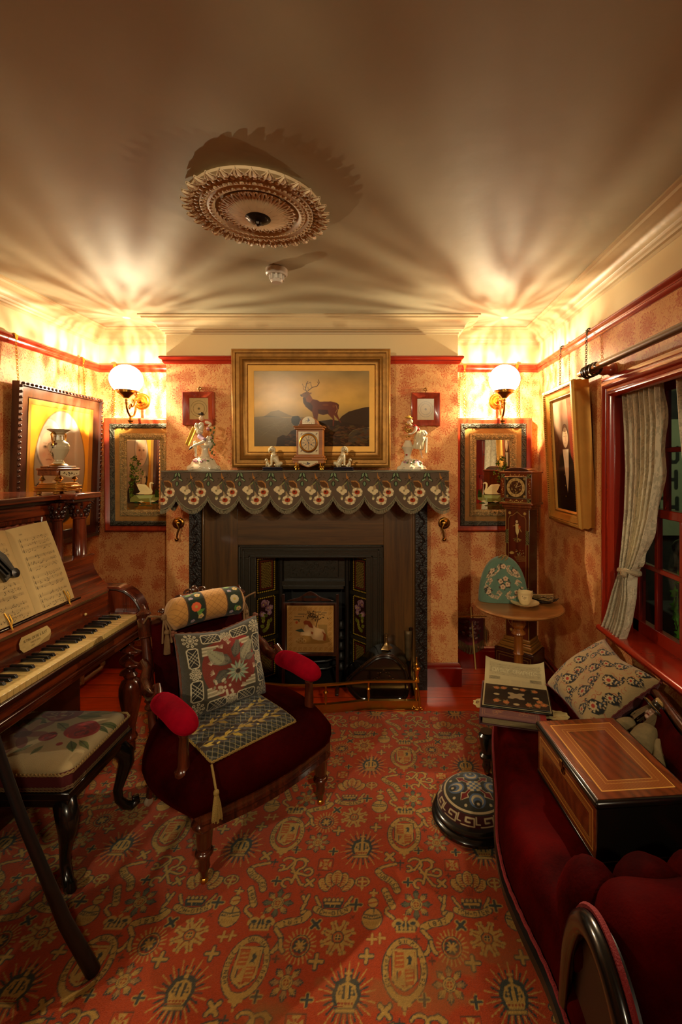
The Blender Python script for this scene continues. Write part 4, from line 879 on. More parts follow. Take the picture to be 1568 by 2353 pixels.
cv.poly(pl([(650, 920), (690, 890), (740, 900), (780, 935), (860, 950), (885, 1010), (870, 1065), (800, 1065), (740, 1050), (720, 1020), (600, 1010), (610, 985), (580, 960), (600, 945), (640, 955)]), 'd0a874')
cv.poly(pl([(635, 870), (660, 855), (710, 865), (735, 900), (745, 940), (700, 925), (680, 900), (645, 900)]), '8e3c14'); cv.poly(pl([(720, 970), (745, 980), (740, 1005), (720, 995)]), '9a4a1c'); cv.poly(pl([(840, 970), (885, 1000), (880, 1070), (850, 1060), (860, 1010)]), '9a4c1c')
cv.poly(pl([(545, 960), (620, 940), (650, 975), (600, 980)]), '3a4434'); cv.ell(*sq(562, 878), .008, .008, 'b0461c')
for k in range(5): cv.ring(*sq(560+k*22, 1070-k % 2*20), .010, .010, .002, 'c9a468')
sheet('needlework', cv.px(), lambda U, V: ((sx0+sx1)/2-.1475+.295*U, sy-.003, .26+.295*V), FAB, g, back=lambda U, V: ((sx0+sx1)/2-.1475+.295*U, sy+.004, .26+.295*V))
# ---------------------------------------------------------------- brass fender
g = empty('fender', (-.478, 2.75, 0), 'low brass fender with rail and finials in front of the fire', 'fender')
FX0, FX1 = -1.148, .192
def fr(t): x = FX0+(FX1-FX0)*t; return x, 2.722-.055*max(0, math.cos((t-.5)*2*pi*.9))**1.2*(1 if abs(t-.5) < .4 else 1)
front = [fr(k/30) for k in range(31)]
m = MB(); pth = [(FX0+.005, 2.955, .171)] + [(x, y, .171) for x, y in front] + [(FX1-.005, 2.955, .171)]; m.sweep([(-.010, -.006), (.010, -.006), (.010, .004), (.006, .006), (-.006, .006), (-.010, .004)], pth); m.build('rail', BRASS, g)
m = MB(); pth = [(FX0+.005, 2.955, 0)] + [(x, y, 0) for x, y in front] + [(FX1-.005, 2.955, 0)]; m.sweep([(-.006, .004), (.006, .004), (.006, .052), (.012, .056), (.012, .06), (-.012, .06), (-.012, .056), (-.006, .052)], pth); m.build('kerb', BRASS, g)
POST = [(.004, .06), (.006, .07), (.010, .085), (.0085, .10), (.008, .118), (.014, .126), (.013, .131), (.005, .138), (.006, .15), (.006, .168)]
for t in (0.005, .22, .41, .60, .785, .995):
    x, y = fr(t); MB().lathe(POST, (x, y, 0), seg=14).build('baluster', BRASS, g)
for x in (FX0, FX1):
    MB().lathe([(.012, .165), (.012, .18), (.008, .186), (.010, .20), (.014, .225), (.022, .235), (.021, .242), (.010, .248), (.008, .258), (.011, .265), (.006, .272), (.006, .285), (.003, .30), (.004, .306), (0, .31)], (x-.004, 2.735, 0), seg=16).build('finial', BRASS, g)
    m = MB(); m.tube([(x-.004, 2.722, .16), (x+.004, 2.715, .12), (x+.012, 2.71, .08), (x+.014, 2.708, .04), (x+.006, 2.706, .01), (x-.01, 2.708, .004)], [.005, .006, .007, .008, .006, .004], 8)
    for k in range(9): m.blob((x-.03+.007*k if x > 0 else x-.03+.007*k, 2.708, .018+.010*math.sin(k*1.3)), (.007, .006, .006), 7, 5)
    m.build('claw_foot', BRASS, g)
# ---------------------------------------------------------------- coal scuttle and shovel
JAP = mat('japanned_black', '120c08', .2, coat=.7, bump=.2, bscale=20); JB = mat('japanned_edge', '5c3a18', .3, metal=.5, var=.5, vscale=30)
g = empty('coal_scuttle', (.0, 2.86, 0), 'black japanned coal box with sloping lid and brass handle', 'coal scuttle')
fy, by = 2.80, 2.955
def cq(x, y): X = ((x/7.84+780)-885)/1060*fy; Z = CH-((y/7.84+1440)-1067)/1060*fy; return (X, Z)
outl = [(90, 960), (130, 870), (600, 500), (700, 450), (840, 430), (980, 460), (1120, 560), (1220, 700), (1265, 850), (1265, 1150), (1210, 1260), (1120, 1315), (400, 1320), (280, 1240), (150, 1100)]
q = [cq(*p) for p in outl]
def rnd(poly, it=2):
    for _ in range(it):
        o = []
        for i, (x, y) in enumerate(poly):
            x2, y2 = poly[(i+1) % len(poly)]; o += [(x*.75+x2*.25, y*.75+y2*.25), (x*.25+x2*.75, y*.25+y2*.75)]
        poly = o
    return poly
q = rnd(q, 2); zmin = min(z for _, z in q)
q = [(x, z-zmin+.0) for x, z in q]; cxm = sum(x for x, _ in q)/len(q); czm = sum(z for _, z in q)/len(q)
A = T(0, fy, 0) @ rot(pi/2)
MB(A).ext(q, -.15).build('box_body', JAP, g, bevel=.008)
inner = [(cxm+(x-cxm)*.86, czm+(z-czm)*.86) for x, z in q]; m = MB(); m.tube([(x, fy-.001, z) for x, z in inner], .006, 6, closed=True); m.build('front_bead', JAP, g)
m = MB(); m.tube([(cxm+(x-cxm)*.99, fy, czm+(z-czm)*.99) for x, z in q if z > .16], .005, 6); m.build('lid_edge', JB, g)
lid = [(x, z) for x, z in q if z > .14]
m = MB(A); outer = [(cxm+(x-cxm)*1.02, czm+(z-czm)*1.03+.004) for x, z in lid]; m.ext(outer+lid[::-1], -.155, d0=.006); m.build('lid', JAP, g, bevel=.002)
hx, hz = cq(850, 440); m = MB(T(hx, 2.86, .31)); m.lathe([(.034, 0), (.03, .008), (.018, .02), (.010, .04), (.007, .06), (.010, .066), (.008, .074), (.013, .08), (.012, .09), (0, .095)], seg=10, flute=lambda a, z: .15*math.cos(5*a) if z < .03 else 0); m.build('knob', mat('tin_handle', '9a7a4c', .3, metal=.8, var=.3), g)
m = MB(); 
for x, y in ((700, 770), (745, 765), (800, 715), (845, 765), (900, 770), (910, 825), (965, 870), (640, 880), (680, 860), (720, 905), (900, 905)): X, Z = cq(x, y); m.blob((X, fy-.004, Z-zmin), (.007, .003, .005), 8, 5)
for k in range(2):
    X, Z = cq(800, 820); m.tube([(X+.028*math.cos(a), fy-.003, Z-zmin+.018*math.sin(a)) for a in [i*pi/5+k*.6 for i in range(6)]], .002, 5)
m.build('side_handle', JB, g)
g = empty('coal_shovel', (.24, 2.93, 0), 'old iron coal shovel standing behind the coal box', 'shovel')
MB().tube([(.145, 2.955, .02), (.158, 2.955, .24), (.166, 2.952, .36)], [.012, .013, .012], 8).build('stem', IRON, g)
m = MB(); m.grid(lambda u, v: (.150+(u-.5)*(.036+.01*v), 2.945-.012*math.cos((u-.5)*3), .20+.19*v), 7, 8); m.build('blade', mat('worn_iron', '6a5638', .5, metal=.5, var=.5, vscale=20), g, solid=.004)
MB().lathe([(.011, 0), (.012, .04), (.014, .045), (0, .05)], (.166, 2.952, .36), seg=14).build('grip', JAP, g)
# ---------------------------------------------------------------- bell cranks on the breast
for px, s, lab in ((407, 1, 'dark brass bell crank on the wallpaper left of the mantelpiece'), (1022, -1, 'dark brass bell crank on the wallpaper right of the mantelpiece')):
    c = P(px, 1203, 3.0); g = empty('bell_crank', (c.x, YC, c.z-.1), lab, 'bell pull', 'bell cranks by the fireplace')
    MB().lathe([(.038, 0), (.038, .008), (.030, .014), (.026, .014), (.022, .024), (.012, .03), (0, .031)], (c.x, YC, c.z), rot(pi/2), 28).build('rose_plate', ABRASS, g)
    m = MB(); m.tube([(c.x+.004*s, YC-.03, c.z), (c.x+.018*s, YC-.034, c.z-.03), (c.x+.008*s, YC-.036, c.z-.06), (c.x+.004*s, YC-.036, c.z-.09)], [.010, .007, .006, .005], 8); m.blob((c.x+.003*s, YC-.036, c.z-.103), .013, 12, 8); m.build('crank', ABRASS, g)
# ---------------------------------------------------------------- porcelain figures on the mantel
PORC = mat('porcelain', 'd9ccb0', .15, coat=.6, var=.06, vscale=30); PWH = mat('porcelain_cream', 'cfc09a', .2, coat=.5)
def pcol(n, c): return mat('glaze_'+n, c, .2, coat=.5)
PBLK, PRED, PPINK, PGRN, PYEL, PLIL, PGLD = pcol('black', '1c1814'), pcol('red', 'a01c24'), pcol('pink', 'b8808a'), pcol('green', '5a6a3c'), pcol('yellow', 'c9a040'), pcol('lilac', '9c8498'), mat('glaze_gold', 'b48a40', .3, metal=.7)
SKINP = pcol('skin', 'dcb896')
def base_mound(kk, xa, xb, y0, y1, g, dy=.0):
    a, b = kk(xa, y1), kk(xb, y0); cx, w_ = (a.x+b.x)/2, (b.x-a.x)/2; z0 = MZ; h_ = b.z-z0
    m = MB()
    m.lathe([(w_*.86, 0), (w_*.95, h_*.12), (w_*.9, h_*.3), (w_*.72, h_*.45), (w_*.62, h_*.75), (w_*.3, h_*1.0), (0, h_*1.02)], (cx, a.y, z0), Matrix.Scale(.62, 4, (0, 1, 0)), 40, flute=lambda t, z: .07*math.cos(t*7)+.04*math.sin(t*11))
    for k in range(5):
        t = -pi*.1-k*pi*.2; c = Vector((cx+w_*.85*math.cos(t), a.y+w_*.56*math.sin(t), z0+.014)); m.tube([tuple(c+Vector((.012*math.cos(s)*(1-s/9), -.003, .011*math.sin(s)*(1-s/9)))) for s in [i*.6 for i in range(11)]], .0038, 6)
    m.build('scroll_base', PORC, g)
    q = random.Random(int(xa)); 
    for nm, mt, n in (('flowers', PPINK, 14), ('leaves', PGRN, 12), ('blossom', PLIL, 8)):
        m = MB()
        for k in range(n):
            t = q.uniform(-2.9, -.25); r_ = q.uniform(.35, .75); c = (cx+w_*r_*math.cos(t), a.y+w_*.6*r_*math.sin(t), z0+h_*(1.05-r_*.65)+.004)
            m.blob(c, (.008, .006, .006), 7, 5, wob=.5, sd=k)
        m.build(nm, mt, g)
k4 = lambda x, y, d=0: P(x/4.356+400, y/4.356+920, 2.87+d)
g = empty('shepherd_figurine', (k4(290, 600).x, 2.87, MZ), 'white porcelain shepherd in black hat seated on a pedestal, left end of the mantel', 'figurine')
base_mound(k4, 135, 462, 560, 680, g)
m = MB(); c = k4(305, 560); m.lathe([(.028, 0), (.026, .01), (.020, .02), (.019, .05), (.03, .062), (.032, .068), (.026, .07)], (c.x, 2.88, c.z), seg=20); c = k4(340, 450); m.blob((c.x, 2.89, c.z+.02), (.03, .026, .04), 12, 8, wob=.2); m.build('pedestal', PORC, g)
def sk(nm, kk, pts, mt, d=None, dn=.0): return skin(nm, [tuple(kk(x, y, (dz or 0))) for x, y, dz, r in pts], [(i, i+1) for i in range(len(pts)-1)], [r for *_, r in pts], mt, g, 2)
sk('coat', k4, [(285, 215, 0, .013), (270, 250, 0, .020), (260, 300, 0, .021), (255, 350, 0, .022)], PORC)
sk('breeches', k4, [(250, 350, 0, .021), (285, 385, -.02, .015), (315, 400, -.035, .013)], PLIL); sk('stocking', k4, [(315, 405, -.035, .011), (260, 430, -.04, .009), (205, 450, -.04, .007), (180, 468, -.04, .006)], PORC); sk('shoe', k4, [(185, 462, -.04, .007), (165, 480, -.045, .0065), (150, 492, -.05, .004)], PBLK)
sk('stocking', k4, [(215, 400, -.01, .014), (212, 470, -.01, .010), (222, 540, -.01, .007), (215, 570, -.01, .006)], PORC)
sk('sleeve', k4, [(310, 215, -.01, .010), (350, 225, -.015, .010), (372, 240, -.02, .008), (345, 265, -.03, .006)], PORC); sk('sleeve', k4, [(235, 225, -.01, .010), (215, 265, -.015, .011), (250, 300, -.03, .008), (290, 320, -.035, .006)], PORC)
m = MB(); c = k4(278, 178, -.005); m.blob(tuple(c), (.0135, .014, .017), 14, 10); m.blob(tuple(c+Vector((.011, -.009, -.002))), (.003, .004, .003), 6, 5); m.build('head', SKINP, g)
m = MB(); m.blob(tuple(c+Vector((-.008, .004, 0))), (.011, .012, .013), 10, 8, wob=.3); m.build('hair', PORC, g)
m = MB(); c = k4(272, 140, -.005); m.blob(tuple(c), (.022, .018, .0065), 16, 8, rot(0, .15, 0)); m.blob(tuple(c+Vector((.004, 0, .006))), (.012, .012, .008), 12, 8); m.build('hat', PBLK, g)
m = MB(); m.grid(lambda u, v: tuple(k4(190-75*v+40*u, 260+175*v+30*u, .004+.012*math.sin(u*5))), 9, 12); m.build('cloak', PYEL, g, solid=.004)
m = MB(); q = random.Random(2)
for k in range(26): c = k4(385+q.uniform(-22, 22), 270+k*11, -.01); m.blob(tuple(c), (.006, .005, .005), 6, 5, wob=.5, sd=k)
m.build('vine', PGRN, g)
m = MB(); c = k4(375, 375, -.025); m.blob(tuple(c), .006, 8, 6); m.blob(tuple(k4(392, 340, -.02)), .005, 8, 6); m.blob(tuple(k4(340, 285, -.03)), (.012, .010, .012), 8, 6, wob=.4); m.build('blossoms', PPINK, g)
k5 = lambda x, y, d=0: P(x/5.058+750, y/5.058+920, 2.87+d)
g = empty('lady_figurine', (k5(990, 700).x, 2.87, MZ), 'white porcelain lady in yellow hat and red bodice at the right mantel end', 'figurine')
base_mound(k5, 810, 1166, 680, 800, g)
m = MB(); c = k5(950, 690); m.lathe([(.030, 0), (.024, .012), (.020, .03), (.026, .055), (.038, .072), (.042, .078), (.036, .082), (.022, .11), (.018, .12)], (c.x, 2.88, c.z), seg=20); m.build('pedestal', PORC, g)
m = MB(); m.blob(tuple(k5(935, 632, -.026)), (.006, .004, .006)); m.build('painted_spot', PRED, g)
sk('bodice', k5, [(1010, 285, 0, .009), (1035, 305, 0, .013), (1065, 335, 0, .014), (1085, 365, 0, .013)], PRED)
m = MB(); m.lathe([(.014, .02), (.03, .0), (.036, -.03), (.032, -.06), (.034, -.09), (.030, -.10), (.01, -.1)], tuple(k5(1100, 385)), rot(0, .18, 0), 28, flute=lambda a, z: .09*math.sin(a*9+z*60)); m.build('skirt', PWH, g)
m = MB(); m.lathe([(.013, .018), (.026, .008), (.033, -.012), (.026, -.022), (.01, -.02)], tuple(k5(1115, 385)), rot(0, -.35, 0), 28, flute=lambda a, z: .08*math.sin(a*12)); m.build('overskirt', PORC, g)
m = MB(); m.grid(lambda u, v: tuple(k5(1158+14*u-4*v, 430+185*v, -.005+.008*math.sin(u*6))), 6, 12); m.build('drape', PORC, g, solid=.004)
sk('leg', k5, [(1090, 560, 0, .010), (1105, 610, 0, .007), (1110, 650, 0, .005), (1120, 668, -.01, .005)], SKINP)
sk('arm', k5, [(1045, 300, -.012, .010), (1040, 350, -.02, .009), (1000, 385, -.028, .006), (950, 392, -.03, .005)], PORC)
m = MB(); c = k5(962, 262, -.003); m.blob(tuple(c), (.013, .013, .016), 14, 10, rot(0, -.25, 0)); m.blob(tuple(c+Vector((-.012, -.004, -.002))), .003, 6, 5); m.blob(tuple(k5(985, 290)), (.009, .008, .010), 8, 6); m.build('head', SKINP, g)
m = MB(); m.blob(tuple(k5(985, 245)), (.013, .013, .014), 10, 8, wob=.2); m.build('hair', PWH, g)
m = MB(); c = k5(960, 203, -.004); m.blob(tuple(c), (.026, .02, .006), 18, 8, rot(0, .12, 0)); m.blob(tuple(c+Vector((0, 0, .006))), (.015, .014, .008), 14, 8); m.build('hat', PYEL, g)
m = MB(); q = random.Random(5)
for k in range(22): m.blob(tuple(k5(950+q.gauss(0, 22), 350+q.gauss(0, 30), -.02)), .006, 6, 5, wob=.4, sd=k)
m.build('flower_basket', PGLD, g)
def dog(cx, s, lab):
    g = empty('spaniel_figurine', (cx, 2.85, MZ), lab, 'figurine', 'china spaniels with puppies'); D = lambda x, z, y=0: (cx+s*x, 2.85+y, MZ+z)
    m = MB(); m.box(cx-.062, cx+.062, 2.825, 2.878, MZ, MZ+.008); m.box(cx-.060, cx+.060, 2.827, 2.876, MZ+.010, MZ+.022); m.build('plinth', mat('cobalt_glaze', '15162c', .15, coat=.7), g, bevel=.004)
    def body(o, k, nm, mt):
        X, Z = o; d = lambda x, z, y=0: D(X+x*k, Z+z*k, y*k-.004)
        v = [d(.026, .018), d(.020, .045), d(.004, .082), d(-.002, .098), d(-.006, .012, -.012), d(-.004, .06, -.010), d(.05, .008), d(.008, .012, .012)]
        o_ = skin(nm, v, [(0, 1), (1, 2), (2, 3), (2, 5), (5, 4), (0, 6)], [.019*k, .019*k, .014*k, .011*k, .006*k, .009*k, .007*k, .006*k][:8], mt, g, 2)
        m = MB(); m.blob(d(-.006, .112), (.017*k, .015*k, .017*k), 14, 10); m.blob(d(-.010, .107, -.014), (.008*k, .008*k, .007*k), 8, 6); m.blob(d(-.006, .012, -.016), (.006*k, .010*k, .005*k), 8, 6)
        for e in (-1, 1): m.blob(d(-.006+e*.017, .103, -.002), (.006*k, .009*k, .016*k), 8, 6)
        for e in (0, .5, 1): m.blob(d(.03+e*.02, .015+.008*e, -.010), (.013*k, .010*k, .012*k), 8, 6)
        m.build('head', mt, g)
        m = MB(); m.blob(d(-.010, .109, -.0225), .0028*k, 6, 5); m.blob(d(-.015, .117, -.0145), .0022*k, 6, 5); m.blob(d(-.002, .117, -.0145), .0022*k, 6, 5); m.build('eyes', PBLK, g)
    body((.0, .022), 1, 'dog', PWH); body((-.038, .02), .42, 'puppy', PWH); body((.018, .02), .34, 'puppy', PWH)
dog(P(628, 1050, 2.85).x, 1, 'cream china spaniel with puppies, left of the mantel clock'); dog(P(790, 1050, 2.85).x, -1, 'cream china spaniel with puppies, right of the mantel clock')
# ---------------------------------------------------------------- mantel clock
CW = wood('honey_wood', 'a8641a', '7c420e', 'x', .5, .05)
cY = 2.80; kx = lambda x: P(x/4.356+400, 1000, cY).x; kz = lambda y: P(600, y/4.356+920, cY).z
g = empty('mantel_clock', (kx(1345), 2.85, MZ), 'small wooden bracket clock with painted panels on the mantel before the stag painting', 'clock')
x0, x1 = kx(1222), kx(1484); z0 = MZ; y0, y1 = cY+.012, cY+.115
m = MB(); m.box(x0, x1, y0, y1, kz(555), kz(290)); m.build('case', CW, g, bevel=.002)
m = MB(); m.box(kx(1192), kx(1505), cY-.004, y1+.01, kz(268), kz(255)); m.box(kx(1205), kx(1492), cY+.002, y1+.005, kz(290), kz(268)); m.box(kx(1240), kx(1465), cY+.012, y1, kz(255), kz(240)); m.build('cornice', CW, g, bevel=.003); m = MB(); m.box(kx(1205), kx(1495), cY, y1+.01, kz(575), kz(553)); m.box(kx(1184), kx(1508), cY-.008, y1+.012, kz(600), kz(575)); m.build('plinth', CW, g, bevel=.003)
m = MB(); cx = kx(1345); R = kx(1440)-cx
arch = [(-R, 0)] + [(-R*.97*math.cos(t), .006+(kz(158)-kz(238)-.006)*math.sin(t)) for t in [i*pi/14 for i in range(15)]] + [(R, 0)]
m.ext(arch, -.09, T(cx, cY+.014, kz(240)) @ rot(pi/2)); m.build('pediment', CW, g, bevel=.002)
ap = [(kx(1192)-cx, 0), (kx(1192)-cx, -.018), (-.055, -.022), (-.03, -.034), (-.012, -.041), (0, -.043), (.012, -.041), (.03, -.034), (.055, -.022), (kx(1498)-cx, -.018), (kx(1498)-cx, 0)]
m = MB(); m.ext(ap, -.10, T(cx, cY+.0, kz(600)) @ rot(pi/2)); m.build('apron', CW, g, bevel=.002)
cv = CV(.2, .3, 900, 'cdb98c'); cv.noise(.08, 20, 1); ox, oz = cx-.1, kz(560)
def bird(u, v, s=1):
    cv.ell(u, v, .012*s, .005*s, '4a3848', .4); cv.leaf(u, v, 2.2, .016*s, .005*s, '34303c'); cv.leaf(u, v, .9, .014*s, .005*s, '5a2c20'); cv.line([(u-.02*s, v+.004*s), (u-.006*s, v)], .002, '3a3020')
    for k in range(5): cv.leaf(u+random.uniform(-.02, .02)*s, v-.008*s, random.uniform(0, 3), .007, .0025, '5a4a28')
bird(.1, .055); im2 = cv.px()
PNL = painted('painted_porcelain', .25, coat=.4)
cv = CV(.12, .12, 1400, 'cdb98c')
for a, b in ((.016, .016), (.104, .016), (.016, .104), (.104, .104)): cv.leaf(a, b, .8, .012, .004, '6a4a28'); cv.ell(a, b, .003, .004, '8a5a3c')
cv.ell(.06, .06, .054, .054, '6a4418'); cv.ell(.06, .06, .049, .049, '2a2018'); cv.ell(.06, .06, .040, .040, 'c8a468')
for k in range(60): a = k*pi/30; cv.ell(.06+.0445*math.cos(a), .06+.0445*math.sin(a), .0011, .0011, 'b8924c')
for k in range(12):
    a = k*pi/6
    for d in (-.05, .05) if k % 3 else (-.09, 0, .09): cv.line([(.06+.024*math.cos(a+d), .06+.024*math.sin(a+d)), (.06+.037*math.cos(a+d), .06+.037*math.sin(a+d))], .0013, '3a2a18')
cv.ell(.06, .06, .020, .020, 'bb9355'); cv.ell(.06, .075, .007, .006, '8a6a30')
for a, l, w_ in ((2.05, .024, .003), (-1.6, .022, .0026), (-.6, .033, .0016)): cv.line([(.06, .06), (.06+l*math.cos(a), .06+l*math.sin(a))], w_, '1a1410')
for x in (.043, .077): cv.ell(x, .052, .0035, .0035, '1a1410')
cv.ell(.06, .06, .004, .004, '1a1410')
hw = (kx(1445)-kx(1240))/2
sheet('dial', cv.px(), lambda U, V: (cx-hw+2*hw*U, y0-.002, kz(540)+(kz(310)-kz(540))*V), PNL, g, back=lambda U, V: (cx-hw+2*hw*U, y0+.003, kz(540)+(kz(310)-kz(540))*V))
MB().lathe([(.052, 0), (.056, -.006), (.052, -.009), (.047, -.002)], (cx, y0-.004, (kz(540)+kz(310))/2), rot(-pi/2), 40, cap=False).build('bezel', BRASS, g)
cv = CV(.09, .035, 1400, 'cdb98c'); cv.ell(.045, .016, .01, .004, '4a3848', .3); cv.leaf(.045, .016, 1.9, .014, .004, '34303c'); cv.leaf(.04, .014, 3.0, .02, .002, '5a4a28'); [cv.leaf(.01+.014*k, .008, 1+k, .007, .002, '5a4a28') for k in range(6)]
im3 = cv.px()
def archf(U, V, off=0): t = (U-.5)*2; top_ = np.sqrt(np.clip(1-(t*.86)**2, 0, 1)); return cx+t*R*.66, cY+.010+off, kz(236)+V*(top_*.047)
sheet('pediment_panel', im3, archf, PNL, g, back=lambda U, V: archf(U, V, .004))
def apf(U, V, off=0): t = np.abs((U-.5)*2); lo = -.014-.022*np.clip(1-t*1.4, 0, 1)**.7; return cx+(U-.5)*.118, cY-.003+off, kz(600)-.003+(1-V)*lo
sheet('apron_panel', im3, apf, PNL, g, back=lambda U, V: apf(U, V, .003))
for sx in (-1, 1):
    for sy in (0, 1):
        c = (cx+sx*.073, cY+.004+sy*.09, MZ); MB().lathe([(.004, 0), (.007, .006), (.004, .014), (.013, .02), (.010, .025), (.005, .03), (.006, .05)], c, seg=14).build('foot', BRASS, g)
# ---------------------------------------------------------------- longcase clock in the corner
LW_ = wood('lacquered_walnut', '7c3812', '4a1c08', 'z', .28, .5); LWD = wood('dark_lacquer', '3c1408', '200a05', 'z', .25, .6)
LA = T(.812, 2.914, 0) @ rot(0, 0, math.radians(-40))
g = empty('longcase_clock', (.812, 2.95, 0), 'small red lacquered longcase clock with gold chinoiserie standing in the right corner', 'clock')
def lbox(nm, mt, *bs, **k):
    m = MB(LA); [m.box(*b) for b in bs]; return m.build(nm, mt, g, **k)
lbox('plinth', LWD, (-.13, .13, 0, .184, 0, .272), bevel=.002)
lbox('plinth_moulding', mat('gold_edge_wood', '8a5c24', .3, metal=.3, coat=.3), (-.122, .122, .006, .184, .272, .282), (-.108, .108, .022, .18, .282, .306), (-.098, .098, .036, .18, .306, .316), (-.09, .09, .045, .18, .316, .340), bevel=.005)
lbox('trunk', LWD, (-.082, .082, .058, .178, .33, 1.19), bevel=.002)
lbox('hood', LW_, (-.105, .105, .037, .20, 1.20, 1.405), bevel=.002)
lbox('hood_moulding', LW_, (-.112, .112, .03, .206, 1.19, 1.204), (-.1, .1, .04, .2, 1.172, 1.19), (-.09, .09, .05, .19, 1.16, 1.172), (-.112, .112, .03, .206, 1.392, 1.404), bevel=.004)
m = MB(LA); m.ext([(-.085, 0)] + [(-.085*math.cos(t), .026*math.sin(t)) for t in [i*pi/12 for i in range(13)]] + [(.085, 0)], -.13, T(0, .04, 1.404) @ rot(pi/2)); m.build('hood_crest', LWD, g, bevel=.002)
def lpanel(nm, w_, z0, z1, y, cv): 
    sheet(nm, cv.px(), Mfn(LA, lambda U, V: ((U-.5)*w_, y-.003, z0+V*(z1-z0))), PNL, g, back=Mfn(LA, lambda U, V: ((U-.5)*w_, y+.001, z0+V*(z1-z0))))
GO = 'b08a48'
def lattice(cv, x0, y0, x1, y1):
    cv.rect(x0, y0, x1, y1, '1c1a10'); n = int((y1-y0)/.011)
    for k in range(n+1):
        for s in (1, -1): a = y0+k*.011; cv.line([(x0, a), (x1, min(y1, max(y0, a+s*(x1-x0))))], .0012, '9a8a50')
cv = CV(.160, .85, 620, '5c220c'); f_ = fbm(cv.H, cv.W, 4, 3); cv.a *= (.75+.5*np.sin(np.linspace(0, 14, cv.W)[None]+f_*7)*.35)[..., None]
cv.rect(.002, 0, .0045, .85, GO); cv.rect(.1555, 0, .158, .85, GO)
cv.line([(.022, .1), (.022, .78), (.03, .80), (.05, .805), (.08, .83), (.11, .805), (.13, .80), (.138, .78), (.138, .1), (.12, .08), (.04, .08), (.022, .1)], .0018, GO)
for y in (.62, .25): lattice(cv, .002, y, .022, y+.09); lattice(cv, .136, y, .158, y+.09)
q = random.Random(4)
for x, y in ((.03, .82), (.13, .82), (.04, .05), (.12, .05)):
    for k in range(7): cv.leaf(x, y, k*.9, .012, .003, GO)
cv.ell(.078, .765, .008, .010, 'c9a878'); cv.poly([(.068, .752), (.09, .752), (.092, .70), (.082, .67), (.07, .70)], 'c9b070'); cv.poly([(.088, .745), (.104, .735), (.1, .715), (.088, .72)], 'a0381c'); cv.line([(.07, .74), (.052, .735)], .003, GO); cv.line([(.092, .73), (.108, .70)], .004, GO); cv.line([(.082, .68), (.08, .655)], .004, GO)
for k in range(40): a = q.uniform(3.3, 6.1); cv.line([(.08, .66), (.08+.03*math.cos(a), .66+.03*math.sin(a))], .0012, '2c2210' if k % 2 else GO)
for cy_ in (.54, .36, .20):
    for k in range(26): cv.rect(*(lambda x, y: (x, y, x+.006, y+.003))(.065+q.random()*.055, cy_+q.random()*.04), q.choice([GO, '2a2410', '8a8458', 'c0a468']))
    for k in range(6): cv.line([(.06+k*.004, cy_-.004-k*.006), (.135, cy_+.002-k*.006)], .001, GO)
    for k in range(9): cv.leaf(.045, cy_+.01, .5+k*.3, .02, .003, GO)
lpanel('trunk_panel', .160, .335, 1.165, .058, cv)
cv = CV(.206, .186, 700, '63280e'); cv.rect(0, 0, .206, .004, GO); lattice(cv, .004, .005, .03, .03); lattice(cv, .176, .005, .202, .03); lattice(cv, .004, .156, .03, .182); lattice(cv, .176, .156, .202, .182)
for x in range(12): cv.leaf(.06+x*.008, .013, x*1.3, .010, .003, GO); cv.leaf(.06+x*.008, .174, x*1.7, .010, .003, GO)
for y in range(9): cv.leaf(.014, .05+y*.011, y*1.1, .009, .003, GO); cv.leaf(.192, .05+y*.011, y*1.5, .009, .003, GO)
cv.rect(.033, .03, .173, .165, '32200f'); cv.ell(.103, .0975, .060, .060, 'b59458'); cv.ell(.103, .0975, .042, .042, '40200f')
for k in range(12):
    a = k*pi/6
    for d in (-.06, .06): cv.line([(.103+.046*math.cos(a+d), .0975+.046*math.sin(a+d)), (.103+.056*math.cos(a+d), .0975+.056*math.sin(a+d))], .002, '2a1a0c')
for x, y in ((.046, .042), (.160, .042), (.046, .152), (.160, .152)):
    for k in range(5): cv.leaf(x, y, k*1.25, .011, .003, '9a7c44')
for k in range(18): cv.ell(.103+q.gauss(0, .016), .0975+q.gauss(0, .016), .004, .003, q.choice(['8a6a34', '6a4420', 'a8843c']))
for x, y in ((.078, .085), (.130, .085), (.104, .065)): cv.ell(x, y, .005, .005, GO); cv.ell(x, y, .003, .003, '120a06')
for a, l in ((.35, .036), (1.1, .05)): cv.line([(.103, .0975), (.103+l*math.cos(a), .0975+l*math.sin(a))], .0022, 'd0b47c')
lpanel('dial', .206, 1.205, 1.391, .037, cv)
m = MB(LA); m.frame(.148, .142, [(0, 0), (0, .008), (.003, .010), (.006, .004), (.006, 0)], T(0, .034, 1.3025) @ rot(pi/2)); m.build('dial_frame', mat('silvered_metal', '9a8c74', .3, metal=.8), g)
cv = CV(.24, .24, 500, '2c0f08'); cv.noise(.3, 8, 2)
for a in (.014, .03): cv.line([(a, a), (.24-a, a), (.24-a, .24-a), (a, .24-a), (a, a)], .0016, '7c5a28')
lpanel('plinth_panel', .254, .012, .262, 0, cv)
